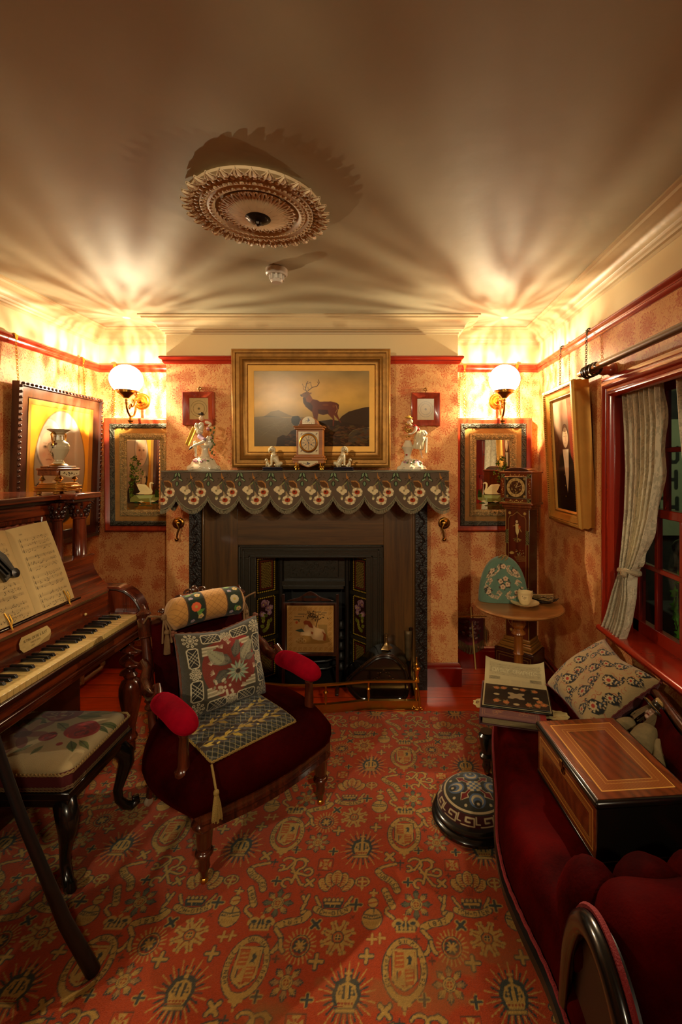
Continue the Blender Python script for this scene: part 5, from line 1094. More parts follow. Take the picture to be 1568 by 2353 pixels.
# ---------------------------------------------------------------- tripod table and what stands on it
TW_ = wood('turned_beech', '9c5a22', '6e3810', 'z', .28, .5); TT = wood('table_walnut', 'a06a34', '7c4a20', 'x', .3, .5)
tx, ty = .698, 2.41
g = empty('tripod_table', (tx, ty, 0), 'round wooden tripod table with turned pillar in front of the longcase clock', 'table')
MB().lathe([(0, .696), (.19, .697), (.212, .702), (.224, .708), (.227, .714), (.222, .719), (.205, .7195), (.198, .717), (0, .717)], (tx, ty, 0), seg=64, cap=False).build('table_top', TT, g)
MB().lathe([(.05, .696), (.05, .68), (.026, .67), (.022, .66), (.03, .645), (.036, .62), (.030, .60), (.02, .592), (.034, .575), (.036, .568), (.024, .56), (.022, .555), (.024, .47), (.028, .465), (.022, .455), (.024, .40), (.033, .34), (.041, .29), (.040, .26), (.026, .235), (.022, .225), (.034, .215), (.036, .2), (.036, .12), (0, .11)], (tx, ty, 0), seg=32).build('pillar', TW_, g)
for k in range(3):
    a = -.75+k*2.094; d = Vector((math.cos(a), math.sin(a), 0)); c = Vector((tx, ty, 0))
    MB().tube([c+d*.02+Vector((0, 0, .17)), c+d*.08+Vector((0, 0, .165)), c+d*.13+Vector((0, 0, .11)), c+d*.17+Vector((0, 0, .05)), c+d*.21+Vector((0, 0, .018)), c+d*.235+Vector((0, 0, .014))], [.018, .018, .015, .012, .013, .010], 10).build('leg', TW_, g)
TZ = .7185
# tea cosy
cv = CV(.26, .25, 620, '56705a'); cv.noise(.16, 9, 3); q = random.Random(9)
def bead_scroll(pts, col='b99a74'):
    for (x1, y1), (x2, y2) in zip(pts[:-1], pts[1:]):
        n = max(2, int(math.hypot(x2-x1, y2-y1)/.004))
        for i in range(n):
            for o in (-.006, 0, .006): cv.ell(x1+(x2-x1)*i/n+o*.7+q.uniform(-.001, .001), y1+(y2-y1)*i/n+o, .0026, .0026, q.choice([col, 'd2b48c', '8e6e50', 'a88462']))
for s in (0, 1):
    f = lambda x: .26-x if s else x
    bead_scroll([(f(x), y) for x, y in ((.03, .13), (.04, .105), (.055, .085), (.05, .06), (.07, .04), (.1, .03), (.115, .05), (.10, .065), (.09, .055))])
    bead_scroll([(f(x), y) for x, y in ((.06, .2), (.045, .185), (.055, .17), (.085, .165), (.105, .18), (.11, .20), (.095, .205))]); bead_scroll([(f(x), y) for x, y in ((.04, .15), (.06, .145), (.065, .125), (.05, .118))])
    for k in range(6): cv.leaf(f(.035), .1, q.random()*6, .018, .006, '33302a')
for cx_, cy_ in ((.115, .12), (.14, .135), (.15, .105), (.125, .09), (.05, .07), (.2, .07), (.13, .2), (.07, .19), (.19, .19)):
    for k in range(5): cv.leaf(cx_, cy_, q.random()*6, .024, .007, q.choice(['3c3428', '4a3a2c', '2c3428']))
    cv.flower(cx_, cy_, .014, 5, 'c2a07c', '8a6444', q.random())
im = cv.px(); ca = T(.632, 2.475, TZ) @ rot(0, 0, -.12)
def cosy(U, V, s=1):
    t = (U-.5)*2; hh = .238*np.clip(1-np.abs(t)**2.3, 0, 1)**.48; prof = np.clip(1-np.abs(t)**3, 0, 1)**.5*(1-V**5)**.5
    return t*.124*(1+.03*V), -s*(.014+.036*prof*(1-.5*V)), V*hh+.0
COS = painted('beaded_wool', .8, sheen=.3, bump=1, bscale=350)
g = empty('tea_cosy', (.632, 2.475, TZ), 'green tea cosy with beaded flower scrolls on the tripod table', 'tea cosy')
sheet('cosy_cover', im, Mfn(ca, cosy), COS, g, back=Mfn(ca, lambda U, V: cosy(U, V, -1)), backc='50705c')
m = MB(ca)
for k in range(4): a = k*1.57+.4; m.tube([(.014*math.cos(a)+.010*math.cos(t), -.02+.006*math.sin(t*2), .236+.010*math.sin(t)+.004*math.sin(a)) for t in [i*pi/5 for i in range(10)]], .0035, 6, closed=True)
m.build('cord_knot', mat('gold_cord', '8a6c3c', .8), g)
# cup, saucer
CHN = mat('gilded_china', 'd4bb86', .18, coat=.5, var=.1, vscale=60)
sc_ = (.724, 2.385)
g = empty('saucer', (*sc_, TZ), 'fluted cream saucer under the cup on the tripod table', 'saucer')
MB().lathe([(.034, 0), (.036, .004), (.052, .008), (.070, .018), (.072, .020), (.068, .019), (.05, .011), (.03, .008), (0, .008)], (*sc_, TZ), seg=64, flute=lambda a, z: .02*math.cos(a*20) if z > .006 else 0).build('saucer_dish', CHN, g)
g = empty('tea_cup', (*sc_, TZ+.009), 'fluted cream tea cup with lettered front on its saucer', 'cup')
MB().lathe([(.020, 0), (.024, .003), (.027, .012), (.035, .03), (.038, .062), (.039, .064), (.036, .063), (.032, .03), (.022, .008), (0, .008)], (*sc_, TZ+.009), seg=64, flute=lambda a, z: .012*math.cos(a*22) if z > .01 else 0).build('cup_body', CHN, g)
m = MB(); m.tube([(sc_[0]+.03, sc_[1]+.025, TZ+.06), (sc_[0]+.05, sc_[1]+.04, TZ+.065), (sc_[0]+.055, sc_[1]+.045, TZ+.045), (sc_[0]+.04, sc_[1]+.032, TZ+.025)], .003, 8); m.build('handle', CHN, g)
cv = CV(.04, .03, 2000, 'd4bb86'); cv.text('A', .009, .02, .007, '3c2c1c', .0012); [cv.text('BERRY', .024, .018, .004, '3c2c1c', .0007), cv.text('PRESENT', .02, .011, .004, '5a4430', .0006), cv.text('FROM', .02, .005, .003, '5a4430', .0005)]
def cupf(U, V, o=0): a = -pi/2-.35+(U-.5)*.95; r_ = .0366+V*.0026+o; return sc_[0]+r_*np.cos(a), sc_[1]+r_*np.sin(a), TZ+.009+.028+V*.026
sheet('inscription', cv.px(), cupf, PNL, g, back=lambda U, V: cupf(U, V, -.0008))
g = empty('bead_tray', (.80, 2.46, TZ), 'small dark beaded tray holding folded fans behind the tea cup', 'tray')
A = T(.83, 2.45, TZ+.001) @ rot(0, 0, -.9)
m = MB(A); m.grid(lambda u, v: ((u-.5)*.15, (v-.5)*.09, .004+.014*(abs(u-.5)*2)**3+.010*(abs(v-.5)*2)**3), 14, 10); m.build('tray_dish', mat('dark_beads', '241c14', .4, bump=1.5, bscale=200, var=.6, vscale=90), g, solid=.003)
m = MB(A); q = random.Random(3)
for k in range(5): a = .25*k-.5; m.box(-.085, .075, -.007, .007, .012+.006*k, .016+.006*k, rot(0, -.12-.02*k, a*.35))
m.build('fan_sticks', mat('old_paper_stick', 'a8824c', .6, var=.3, vscale=30), g, bevel=.001)
m = MB(A)
for k in range(16): m.blob((q.uniform(0, .08), q.uniform(-.035, .035), .026+q.random()*.014), (.008, .006, .004), 7, 5, wob=.4, sd=k)
m.build('beadwork', mat('brown_beads', '6a4a28', .4, bump=1, bscale=200, var=.6, vscale=120), g)
# ---------------------------------------------------------------- little beaded banner leaning in the right alcove
g = empty('banner_screen', (.63, 3.25, 0), 'small red beaded banner with fringe leaning in the right alcove', 'banner')
c = P(1087, 1417, 3.27)
MB().tube([(.640, 3.25, .006), (.61, 3.276, .438)], .0055, 8).build('stick', mat('pale_cane', 'b08c4c', .4), g)
MB().tube([(.515, 3.268, .374), (.712, 3.268, .376)], .003, 8).build('cross_bar', BRASS, g)
cv = CV(.19, .25, 620, '4c1216'); q = random.Random(12)
for k in range(34): cv.leaf(q.uniform(.02, .17), q.uniform(.04, .22), q.random()*6, .026, .007, q.choice(['20201c', '2c3024', '3a1a1c', '6c5a4c']))
for k in range(24): cv.flower(q.uniform(.025, .165), q.uniform(.05, .23), .010, 5, q.choice(['8c6c5c', 'a48a78', '6a3c3c', '7a5a54']), '3c2020', q.random())
cv.poly([(.05, .0), (.14, 0), (.14, .03), (.05, .03)], '7c2c34', .5)
def ban(U, V, o=0): t = np.abs(U-.5)*2; lo = .165+.045*t**1.3; return .520+.178*U, 3.262+o+.003*np.sin(U*14), lo+(.362-lo)*V
sheet('banner_cloth', cv.px(), ban, FAB, g, back=lambda U, V: ban(U, V, .004))
m = MB()
for k in range(60):
    u = k/59; t = abs(u-.5)*2; z = .165+.045*t**1.3; m.tube([(.520+.178*u, 3.261, z+.004), (.520+.178*u+q.uniform(-.004, .004), 3.258, z-.03), (.520+.178*u+q.uniform(-.006, .006), 3.259, z-.058)], .0014, 4)
for k in range(16): z = .22+k*.006; m.tube([(.698, 3.262, z), (.718, 3.258, z-.028), (.722, 3.258, z-.05)], .0012, 4)
m.build('fringe', mat('olive_fringe', '5c4420', .9), g)
# ---------------------------------------------------------------- piano along the left wall
RW = wood('rosewood', '7e3414', '35120a', 'y', .2, .7, .8); RWZ = wood('rosewood_upright', '6a2810', '2c0e08', 'z', .2, .7); RWD = wood('dark_rosewood', '3c160a', '180805', 'y', .25, .6)
g = empty('upright_piano', (-1.6, 1.65, 0), 'rosewood upright piano with pleated silk front and open keyboard at the left wall', 'piano')
PY0_, PY1 = .98, 2.32; xw = XL+.03
def yb(nm, mt, *bs, **k):
    m = MB(); [m.box(*b) for b in bs]; return m.build(nm, mt, g, **k)
yb('upper_case', RW, (xw, -1.60, PY0_+.02, PY1-.04, .62, 1.285), bevel=.003)
yb('lower_case', RWD, (xw, -1.50, PY0_+.02, PY1-.05, .02, .62), bevel=.003)
m = MB(); m.ext([(xw, PY0_), (-1.50, PY0_), (-1.50, 2.13), (-1.425, 2.13), (-1.425, PY1), (xw, PY1)], 1.312, d0=1.286); m.build('lid', RW, g, bevel=.004)
m = MB(); m.ext([(xw, PY0_), (-1.535, PY0_), (-1.535, 2.15), (-1.45, 2.15), (-1.45, PY1-.015), (xw, PY1-.015)], 1.286, d0=1.268); m.build('lid_moulding', RWD, g, bevel=.004)
yb('frieze', RW, (-1.60, -1.555, PY0_+.02, 2.15, 1.215, 1.27), bevel=.003)
yb('panel_frame', RWZ, (-1.60, -1.552, 2.085, 2.12, .98, 1.215), (-1.60, -1.556, PY0_+.02, 2.10, 1.195, 1.215), (-1.60, -1.56, PY0_+.02, 2.10, .95, .98), bevel=.004)
m = MB(); 
def silk(u, v):
    y = PY0_+.03+u*(2.085-PY0_-.03); a = u*150; return (-1.578+.007*math.sin(a)+.004*math.sin(a*.37+v*3)+.003*math.sin(a*2.3+v*5), y+.004*math.sin(v*6+u*30), .975+.225*v)
m.grid(silk, 700, 8); m.build('silk_panel', mat('rust_silk', '8e4420', .5, sheen=.5, bump=.3, bscale=120), g)
for y, r_ in ((2.245, .030), (2.155, .022)):
    x = -1.487 if r_ > .025 else -1.53
    m = MB(); m.lathe([(r_*1.25, .98), (r_*1.25, 1.0), (r_, 1.01), (r_*.98, 1.10), (r_*.92, 1.185), (r_*1.15, 1.19), (r_*1.15, 1.196), (r_*.95, 1.2), (r_*1.05, 1.235), (r_*1.5, 1.262), (r_*1.6, 1.27)], (x, y, 0), seg=28); m.build('column', RWZ, g)
    m = MB()
    for row, (z, rr, sz) in enumerate(((1.205, 1.1, .011), (1.225, 1.25, .012), (1.245, 1.4, .010))):
        for k in range(8): a = k*pi/4+row*.39; m.blob((x+r_*rr*math.cos(a), y+r_*rr*math.sin(a), z), (sz*.6, sz*.7, sz), 8, 6); m.blob((x+r_*(rr+.25)*math.cos(a), y+r_*(rr+.25)*math.sin(a), z+.010), sz*.42, 6, 5)
    for a in (.785, 2.356, 3.927, 5.498):
        c = Vector((x+r_*1.55*math.cos(a), y+r_*1.55*math.sin(a), 1.256)); d = Vector((math.cos(a), math.sin(a), 0))
        m.tube([tuple(c+d*(.013*(1-i/14)*math.cos(i*.6))+Vector((0, 0, .013*(1-i/14)*math.sin(i*.6)))) for i in range(13)], .004, 6)
    m.build('capital', RWD, g)
# ogee fall and name board
def prof(nm, pr, y0, y1, mt, **k):
    m = MB(); n = len(pr); vs = [(x, y, z) for y in (y0, y1) for x, z in pr]
    m.add(vs, [tuple(range(n)), tuple(range(n, 2*n))[::-1]] + [(i, (i+1) % n, n+(i+1) % n, n+i) for i in range(n)]); return m.build(nm, mt, g, **k)
og = [(-1.423, 1.012), (-1.430, .99), (-1.431, .965), (-1.424, .94), (-1.408, .912), (-1.386, .885), (-1.360, .862), (-1.334, .845), (-1.332, .838), (-1.60, .838), (-1.60, 1.0), (-1.447, 1.014)]
prof('fall', og, PY0_+.06, 2.262, RW, ang=30)
prof('name_board', [(-1.331, .838), (-1.327, .80), (-1.318, .74), (-1.318, .71), (-1.5, .71), (-1.5, .838)], PY0_+.06, 2.215, RW)
yb('hinge_strip', mat('old_hinge', '6a5030', .4, metal=.6), (-1.333, -1.329, PY0_+.08, 2.21, .836, .844))
yb('key_bed', RW, (-1.56, -1.188, PY0_, 2.25, .655, .705), (-1.56, -1.180, PY0_, 2.25, .640, .655), (-1.56, -1.19, PY0_, PY1, .615, .642), bevel=.004)
yb('key_slip', RWD, (-1.20, -1.176, PY0_+.06, 2.215, .69, .712), bevel=.003)
ch = [(-1.56, .62), (-1.56, .97), (-1.42, .96)] + [(-1.335+.155*math.sin(t)-.0, .845-.10*(1-math.cos(t))) for t in [i*pi/2/8 for i in range(9)]] + [(-1.176, .70), (-1.18, .62)]
ch = [(-1.56, .62), (-1.56, .86), (-1.345, .858), (-1.30, .856), (-1.265, .846), (-1.235, .826), (-1.21, .80), (-1.19, .765), (-1.178, .725), (-1.178, .62)]
prof('cheek', ch, 2.235, PY1-.01, RWZ, bevel=.006)
prof('cheek', ch, PY0_, PY0_+.06, RWZ, bevel=.006)
m = MB(); m.tube([(x, 2.233, z-.014) for x, z in ch[2:9]], .005, 6); m.build('cheek_bead', RWD, g)
yb('key_block', RWZ, (-1.318, -1.19, 2.205, 2.236, .70, .742), bevel=.003)
IV = mat('ivory', 'c8a866', .3, coat=.3, var=.12, vscale=40); EB = mat('ebony', '14110e', .22, coat=.4)
nk = 46; kw = (2.203-(PY0_+.065))/nk
wk = MB().box(-1.32, -1.186, 0+.0006, kw-.0006, .712, .734).build('white_key', IV, g, bevel=.0012); wk.location.y = 2.203-kw/2
for i in range(1, nk): c = wk.copy(); C.objects.link(c); c.location.y = 2.203-kw*(i+.5)
bk_ = MB(); bk_.add([(-1.32, -.0055, .732), (-1.32, .0055, .732), (-1.232, .0055, .732), (-1.232, -.0055, .732), (-1.32, -.0045, .745), (-1.32, .0045, .745), (-1.24, .0045, .745), (-1.24, -.0045, .745)], [(0, 1, 2, 3), (7, 6, 5, 4), (0, 4, 5, 1), (1, 5, 6, 2), (2, 6, 7, 3), (3, 7, 4, 0)])
bk_ = bk_.build('black_key', EB, g, bevel=.0012); first = True
for i in range(1, nk):
    if (i-2) % 7 in (0, 1, 3, 4, 5):
        if first: bk_.location.y = 2.203-kw*i; first = False
        else: c = bk_.copy(); C.objects.link(c); c.location.y = 2.203-kw*i
# name plaque
cv = CV(.155, .056, 1500, 'b8a06a'); cv.noise(.15, 8, 3); cv.poly([(.05, 0), (.155, 0), (.155, .022), (.12, .016), (.09, .006)], '6a4420', .6)
cv.text('NUTMAN, JENKINS & BLATT'.replace(',', ''), .078, .033, .0085, '2a2014', .0011, asp=.52, gap=.2); cv.text('MANUFACTURERS', .075, .021, .005, '4a3a22', .0007); cv.text('LONDON', .06, .010, .004, '5a482c', .0006)
im = cv.px(); u_ = np.linspace(0, 1, im.shape[1])[None]; cut = np.minimum(1, np.minimum(u_, 1-u_)*7+.35)
def plq(U, V, o=0): c_ = np.minimum(1, np.minimum(U, 1-U)*7+.35); v = .5+(V-.5)*c_; return -1.3225-.0012*0+.014*(1-v)*.6+.001+o, 1.818-.155*(1-U), .764+.056*v
sheet('name_plaque', im, plq, PNL, g, back=lambda U, V: plq(U, V, -.002))
m = MB(); m.blob((-1.318, 2.03, .79), (.006, .006, .006), 10, 8); m.build('ivory_knob', IV, g)
def piano_leg(y):
    x = -1.222
    def tw(u, v):
        a = 2*pi*u; z = .612-v*.165; r = (.030+.013*math.cos(a-v*2*pi*2.6)); r = r*(1 if 0 < v < 1 else .8); return (x+r*math.cos(a)+.006*math.cos(v*2*pi*2.6), y+r*math.sin(a)+.006*math.sin(v*2*pi*2.6), z)
    m = MB(); m.grid(tw, 28, 60, wrap=True)
    m.lathe([(.012, .018), (.014, .05), (.018, .075), (.022, .078), (.021, .125), (.029, .135), (.032, .145), (.028, .155), (.022, .165), (.024, .2), (.034, .25), (.046, .31), (.052, .35), (.050, .385), (.040, .412), (.024, .425), (.030, .434), (.032, .44), (.024, .45), (.02, .455)], (x, y, 0), seg=32, cap=True)
    l = m.build('leg', RWZ, g)
    m = MB(); m.lathe([(.0, -.007), (.013, -.007), (.015, 0), (.013, .007), (0, .007)], (x, y-.004, .0155), rot(pi/2), 20, cap=False); m.tube([(x, y-.010, .015), (x, y-.006, .04)], .005, 6); m.build('castor', ABRASS, l)
piano_leg(2.215); piano_leg(1.06)
# --- open music, clips, book lamp, vase
cvs = []
def page(seed, left):
    cv = CV(.225, .335, 1150, 'b59a66', ss=2); cv.noise(.07, 6, seed); q = random.Random(seed); x0, x1 = (.018, .195) if left else (.035, .205); ink = '4a3a24'
    y = .285
    for sysn in range(4):
        for st in range(3):
            for k in range(5): cv.line([(x0, y-k*.0022), (x1, y-k*.0022)], .00055, ink, .6)
            cv.line([(x0+.004, y+.003), (x0+.005, y-.012)], .0018, ink); cv.ell(x0+.004, y-.006, .0025, .003, ink, 0, .7)
            for n in range(q.randrange(12, 22)):
                nx = x0+.012+q.random()*(x1-x0-.016); ny = y-q.random()*.010; cv.ell(nx, ny, .0016, .0012, '2c2014'); cv.line([(nx+.0014, ny), (nx+.0014, ny+q.choice((-1, 1))*.006)], .0006, ink)
            for n in range(3+2*(st == 2)): nx = x0+.02+q.random()*(x1-x0-.04); cv.line([(nx, y-.013), (nx+.009, y-.0115)], .0016, '2c2014')
            y -= .0212
        cv.line([(x0-.002, y+.0636+.002), (x0-.002, y+.011)], .0012, ink); y -= .0105
    cv.text('COUNT THE STARS AND SING', .11, .018, .0035, ink, .0005); cv.text('VOICE', .05, .302, .004, ink, .0006)
    return cv.px()
g = empty('music_book', (-1.40, 1.80, .87), 'open book of printed sheet music leaning on the piano fall', 'book')
PAP = painted('old_paper', .8)
bx, bz, tx_, tz_ = -1.362, .866, -1.484, 1.192
def pg(left):
    def f(U, V, o=0):
        yy = (1.80-.222*(1-U)) if left else (1.80+.222*U); e = (1-U) if left else U
        bul = .016*np.sin(np.pi*np.clip(e*1.15, 0, 1))**.8*(1 if not left else 1)+.004*np.sin(V*3)*e
        return bx+(tx_-bx)*V+bul*.9+o, yy, bz+(tz_-bz)*V+.010*e*V+bul*.3
    return f
for left, sd in ((True, 3), (False, 8)):
    f = pg(left); sheet('page', page(sd, left), f, PAP, g, back=lambda U, V, f=f: f(U, V, -.006), backc='8a744c')
m = MB(); m.box(-1.385, -1.35, 1.55, 2.05, .853, .864); m.build('book_rest', RWD, g, bevel=.002)
for yy, lab in ((1.965, 'brass spring clip holding the right page of the music book'), (1.66, 'brass spring clip holding the left page of the music book')):
    m = MB(); m.tube([(-1.345, yy, .862), (-1.352, yy-.002, .885), (-1.366, yy-.006, .915)], .0028, 6); m.tube([(-1.345, yy, .862), (-1.350, yy+.010, .885), (-1.362, yy+.012, .905)], .0028, 6); m.tube([(-1.345, yy, .866), (-1.34, yy, .853)], .003, 6)
    tag(m.build('music_clip', BRASS), lab, 'clip', 'brass clips on the music book')
g = empty('book_lamp', (-1.45, 1.70, 1.0), 'dark grey fan shaped clip lamp before the left page of the music', 'lamp')
A = T(-1.395, 1.672, 1.075) @ rot(0, 0, pi/2) @ rot(pi/2-.3, 0, 0) @ rot(0, 0, .55)
m = MB(A); m.ext([(-.035, -.045), (.03, -.05), (.045, .02), (.035, .062), (-.02, .05)], .012); m.build('lamp_head', mat('grey_tin', '4a443a', .3, metal=.6, var=.4, vscale=25), g, bevel=.003)
m = MB(A); [m.box(-.03+.017*k, -.022+.017*k, -.03, .04, .012, .02) for k in range(3)]; m.build('reeds', mat('tin_dark', '1c1812', .3, metal=.5), g, bevel=.001)
m = MB(A); m.lathe([(.001, -.01), (.016, -.006), (.018, .0), (.018, .012), (0, .014)], (.015, -.048, .006), seg=20); m.build('lamp_foot', EB, g)
MB().tube([tuple(A @ Vector(p)) for p in ((-.03, 0, .006), (-.08, .0, .0), (-.13, -.03, -.02), (-.16, -.10, -.03))], .004, 8).build('lamp_arm', EB, g)
vx, vy, vz = -1.556, 2.20, 1.312
GD_ = mat('ormolu', 'b07c34', .28, metal=.85, bump=.3, bscale=60)
g = empty('urn_stand', (vx, vy, vz), 'gilt and wood stand with painted panels carrying the white urn on the piano lid', 'stand')
m = MB(); 
for z, k in ((.012, 1.0), (.020, .93), (.028, 1.0), (.034, .88), (.042, .82)): m.box(vx-.052*k, vx+.052*k, vy-.092*k, vy+.092*k, vz+z, vz+z+.008); m.box(vx-.068*k, vx+.068*k, vy-.045*k, vy+.045*k, vz+z, vz+z+.008)
m.build('gilt_plinth', GD_, g, bevel=.003)
for sx in (-1, 1):
    for sy in (-1, 1):
        MB().lathe([(.006, 0), (.012, .004), (.012, .009), (.006, .012)], (vx+sx*.04, vy+sy*.075, vz), seg=14).build('foot', GD_, g)
        MB().lathe([(.004, .05), (.005, .060), (.014, .066), (.010, .072), (.005, .078), (.006, .088)], (vx+sx*.035, vy+sy*.06, vz), seg=14).build('spindle', GD_, g)
m = MB(); m.box(vx-.048, vx+.048, vy-.075, vy+.075, vz+.086, vz+.112); m.box(vx-.052, vx+.052, vy-.080, vy+.080, vz+.110, vz+.120); m.box(vx-.042, vx+.042, vy-.066, vy+.066, vz+.12, vz+.130); m.build('wood_block', wood('urn_walnut', '7a3e1c', '4a2210', 'y', .25, .5), g, bevel=.004)
cv = CV(.1, .03, 1200, 'bfae88'); [cv.leaf(.01+.008*k, .015, k*1.3, .010, .003, '5a4a30') for k in range(10)]; cv.leaf(.05, .016, 2.6, .014, .004, '3c3438')
sheet('painted_panel', cv.px(), lambda U, V: (vx+.0545, vy-.065+.13*U, vz+.088+.02*V-.014*(1-V)*(1-np.abs(U-.5)*2)), PNL, g, back=lambda U, V: (vx+.0525, vy-.065+.13*U, vz+.088+.02*V-.014*(1-V)*(1-np.abs(U-.5)*2)))
g = empty('porcelain_urn', (vx, vy, vz+.13), 'white two handled urn painted with birds and sprigs on the gilt stand', 'vase')
UP = [(.036, .0), (.038, .004), (.034, .008), (.026, .012), (.020, .024), (.019, .030), (.022, .034), (.034, .058), (.043, .080), (.045, .094), (.040, .108), (.027, .118), (.023, .122), (.022, .135), (.021, .148), (.028, .160), (.044, .170), (.048, .174), (.046, .174), (.03, .166), (.018, .155)]
MB().lathe([(r, z+.0) for r, z in UP[:4]], (vx, vy, vz+.13), seg=40).build('foot_ring', GD_, g)
cv = CV(.28, .176, 560, 'b9a986'); cv.noise(.05, 10, 1); DK = '3c2c26'
for u0 in (.02, .16):
    cv.ell(u0+.05, .098, .008, .006, DK); cv.leaf(u0+.05, .098, 1.1, .012, .005, DK); cv.leaf(u0+.05, .098, 2.3, .010, .004, DK)
    cv.ell(u0+.085, .078, .015, .007, '5a3424', .2); cv.leaf(u0+.085, .08, 2.2, .024, .007, '4a3028'); cv.leaf(u0+.08, .08, 1.4, .02, .006, '6a3c28')
    for k in range(10): cv.leaf(u0+.06+random.uniform(-.025, .035), .05+random.uniform(-.012, .014), random.random()*6, .011, .004, '3a3c2c')
    cv.line([(u0+.05, .035), (u0+.085, .07)], .0015, DK)
for v in (.122, .135, .012): cv.rect(0, v-.0012, .28, v+.0012, '8a6428')
UR = np.array(UP[3:-2])
def urn(U, V): t = V*(len(UR)-1); r = np.interp(t, range(len(UR)), UR[:, 0]); z = np.interp(t, range(len(UR)), UR[:, 1]); a = U*2*np.pi+2.5; return vx+r*np.cos(a), vy+r*np.sin(a), vz+.13+z
sheet('urn_body', cv.px(), urn, PNL, g, back=lambda U, V: tuple((a-b)*.93+b if i < 2 else a for i, (a, b) in enumerate(zip(urn(U, V), (vx, vy, 0)))))
for s in (-1, 1): MB().tube([(vx, vy+s*.024, vz+.13+.150), (vx, vy+s*.038, vz+.13+.160), (vx, vy+s*.048, vz+.13+.150), (vx, vy+s*.044, vz+.13+.125), (vx, vy+s*.040, vz+.13+.112), (vx+.004, vy+s*.038, vz+.13+.098)], [.003, .004, .0045, .004, .004, .006], 8).build('handle', GD_, g)
# ---------------------------------------------------------------- piano stool
g = empty('piano_stool', (-1.28, 1.74, 0), 'square stool with floral needlework top and black scrolled legs under the keyboard', 'stool')
X0, X1, Y0_, Y1_ = -1.50, -1.065, 1.552, 1.935
cv = CV(.435, .383, 640, 'ab9468'); cv.noise(.07, 14, 2); q = random.Random(3); U_, V_ = .435, .383
def fl(u, v, r, cols, sd): cv.rose(u*U_, v*V_, r, cols, sd)
for u, v, a, l, c in ((.46, .76, 2.8, .11, '5a5a28'), (.6, .78, .1, .10, '6e6c34'), (.66, .86, .3, .12, '7c7434'), (.72, .9, .5, .10, '8a7830'), (.88, .66, .35, .075, '565c28'), (.86, .62, -.2, .06, '4a5222'), (.66, .55, 2.6, .08, '6c6c3c'), (.58, .6, -.6, .07, '7c7848'), (.80, .36, -.9, .07, '4c5624'), (.86, .38, -.5, .06, '5c602c'), (.62, .28, -1.8, .05, '6a6c3c'), (.52, .3, -2.2, .06, '7c7a50'), (.2, .6, 2.4, .09, '6c6838'), (.25, .35, -2.4, .08, '6c6838'), (.4, .66, 2.9, .12, '66602c')): cv.leaf(u*U_, v*V_, a, l, l*.24, c, '2c3014')
fl(.47, .83, .062, ['7c2c22', '9a5040', 'a87c58', '6a2018', 'b08c64'], 1); fl(.35, .86, .045, ['8a4030', 'a87c58', '6a2a20'], 2)
for k in range(7): a = k*.9; cv.ell((.34+.10*math.cos(a))*U_, (.46+.16*math.sin(a))*V_, .045, .018, q.choice(['9a6c50', '8a5440', 'a8805c', '7c4434']), a)
cv.ell(.33*U_, .46*V_, .03, .022, '5e3226'); fl(.3, .22, .045, ['9a6c50', 'a8805c', '8a5440'], 5); fl(.12, .5, .05, ['8a4a38', 'a87c58'], 6)
fl(.785, .55, .060, ['8e1408', 'a81c0c', '6a0c06', 'c03018', '7c1008'], 4); fl(.80, .48, .035, ['8e1408', 'b02410', '5c0a06'], 7); fl(.57, .42, .030, ['7c1410', '9c2418', '5c0c0a'], 8); cv.ell(.735*U_, .31*V_, .011, .010, '8a1810')
def stf(U, V):
    e = np.clip(1-np.abs(U*2-1)**6, 0, 1)*np.clip(1-np.abs(V*2-1)**6, 0, 1); cr = .020*(np.abs(U*2-1)*np.abs(V*2-1))**6
    return X0+(X1-X0)*(U*(1-0)+0)-np.sign(U-.5)*cr, Y0_+(Y1_-Y0_)*V-np.sign(V-.5)*cr, .405+.035*e**.5*(1-.3*((U-.5)**2+(V-.5)**2)*2)
sheet('needlework_top', cv.px(), stf, FAB, g, back=lambda U, V: (*stf(U, V)[:2], .395+0*U))
m = MB(); m.ext([(X0+.02, Y0_), (X1-.02, Y0_), (X1, Y0_+.02), (X1, Y1_-.02), (X1-.02, Y1_), (X0+.02, Y1_), (X0, Y1_-.02), (X0, Y0_+.02)], .405, d0=.345); m.build('seat_side', mat('maroon_velvet', '4c0a0a', .9, sheen=.5), g, bevel=.004)
def rope(z, r, mt, nm, cc=.02, o=.002):
    P_ = [(X0+cc, Y0_-o), (X1-cc, Y0_-o), (X1+o, Y0_+cc), (X1+o, Y1_-cc), (X1-cc, Y1_+o), (X0+cc, Y1_+o), (X0-o, Y1_-cc), (X0-o, Y0_+cc)]; pts = []
    for a, b in zip(P_, P_[1:]+P_[:1]):
        L_ = math.hypot(b[0]-a[0], b[1]-a[1]); n = max(2, int(L_/.0045))
        for i in range(n): pts.append((a[0]+(b[0]-a[0])*i/n, a[1]+(b[1]-a[1])*i/n))
    m = MB()
    for ph in (0, pi): m.tube([(x, y+.0, z+r*.8*math.sin(i*1.1+ph)) if False else (x+r*.4*math.cos(i*1.1+ph), y+r*.4*math.cos(i*1.1+ph), z+r*.7*math.sin(i*1.1+ph)) for i, (x, y) in enumerate(pts)], r*.6, 5, closed=True)
    return m.build(nm, mt, g)
rope(.405, .005, mat('gold_cord', '8a6c3c', .8), 'cord'); rope(.352, .003, mat('gimp', '6a5030', .8), 'gimp'); rope(.36, .003, mat('gimp', '6a5030', .8), 'gimp')
m = MB(); m.box(X0-.004, X1+.004, Y0_-.004, Y1_+.004, .318, .345); m.box(X0+.01, X1-.01, Y0_+.01, Y1_-.01, .285, .32); m.build('seat_rail', EB, g, bevel=.005)
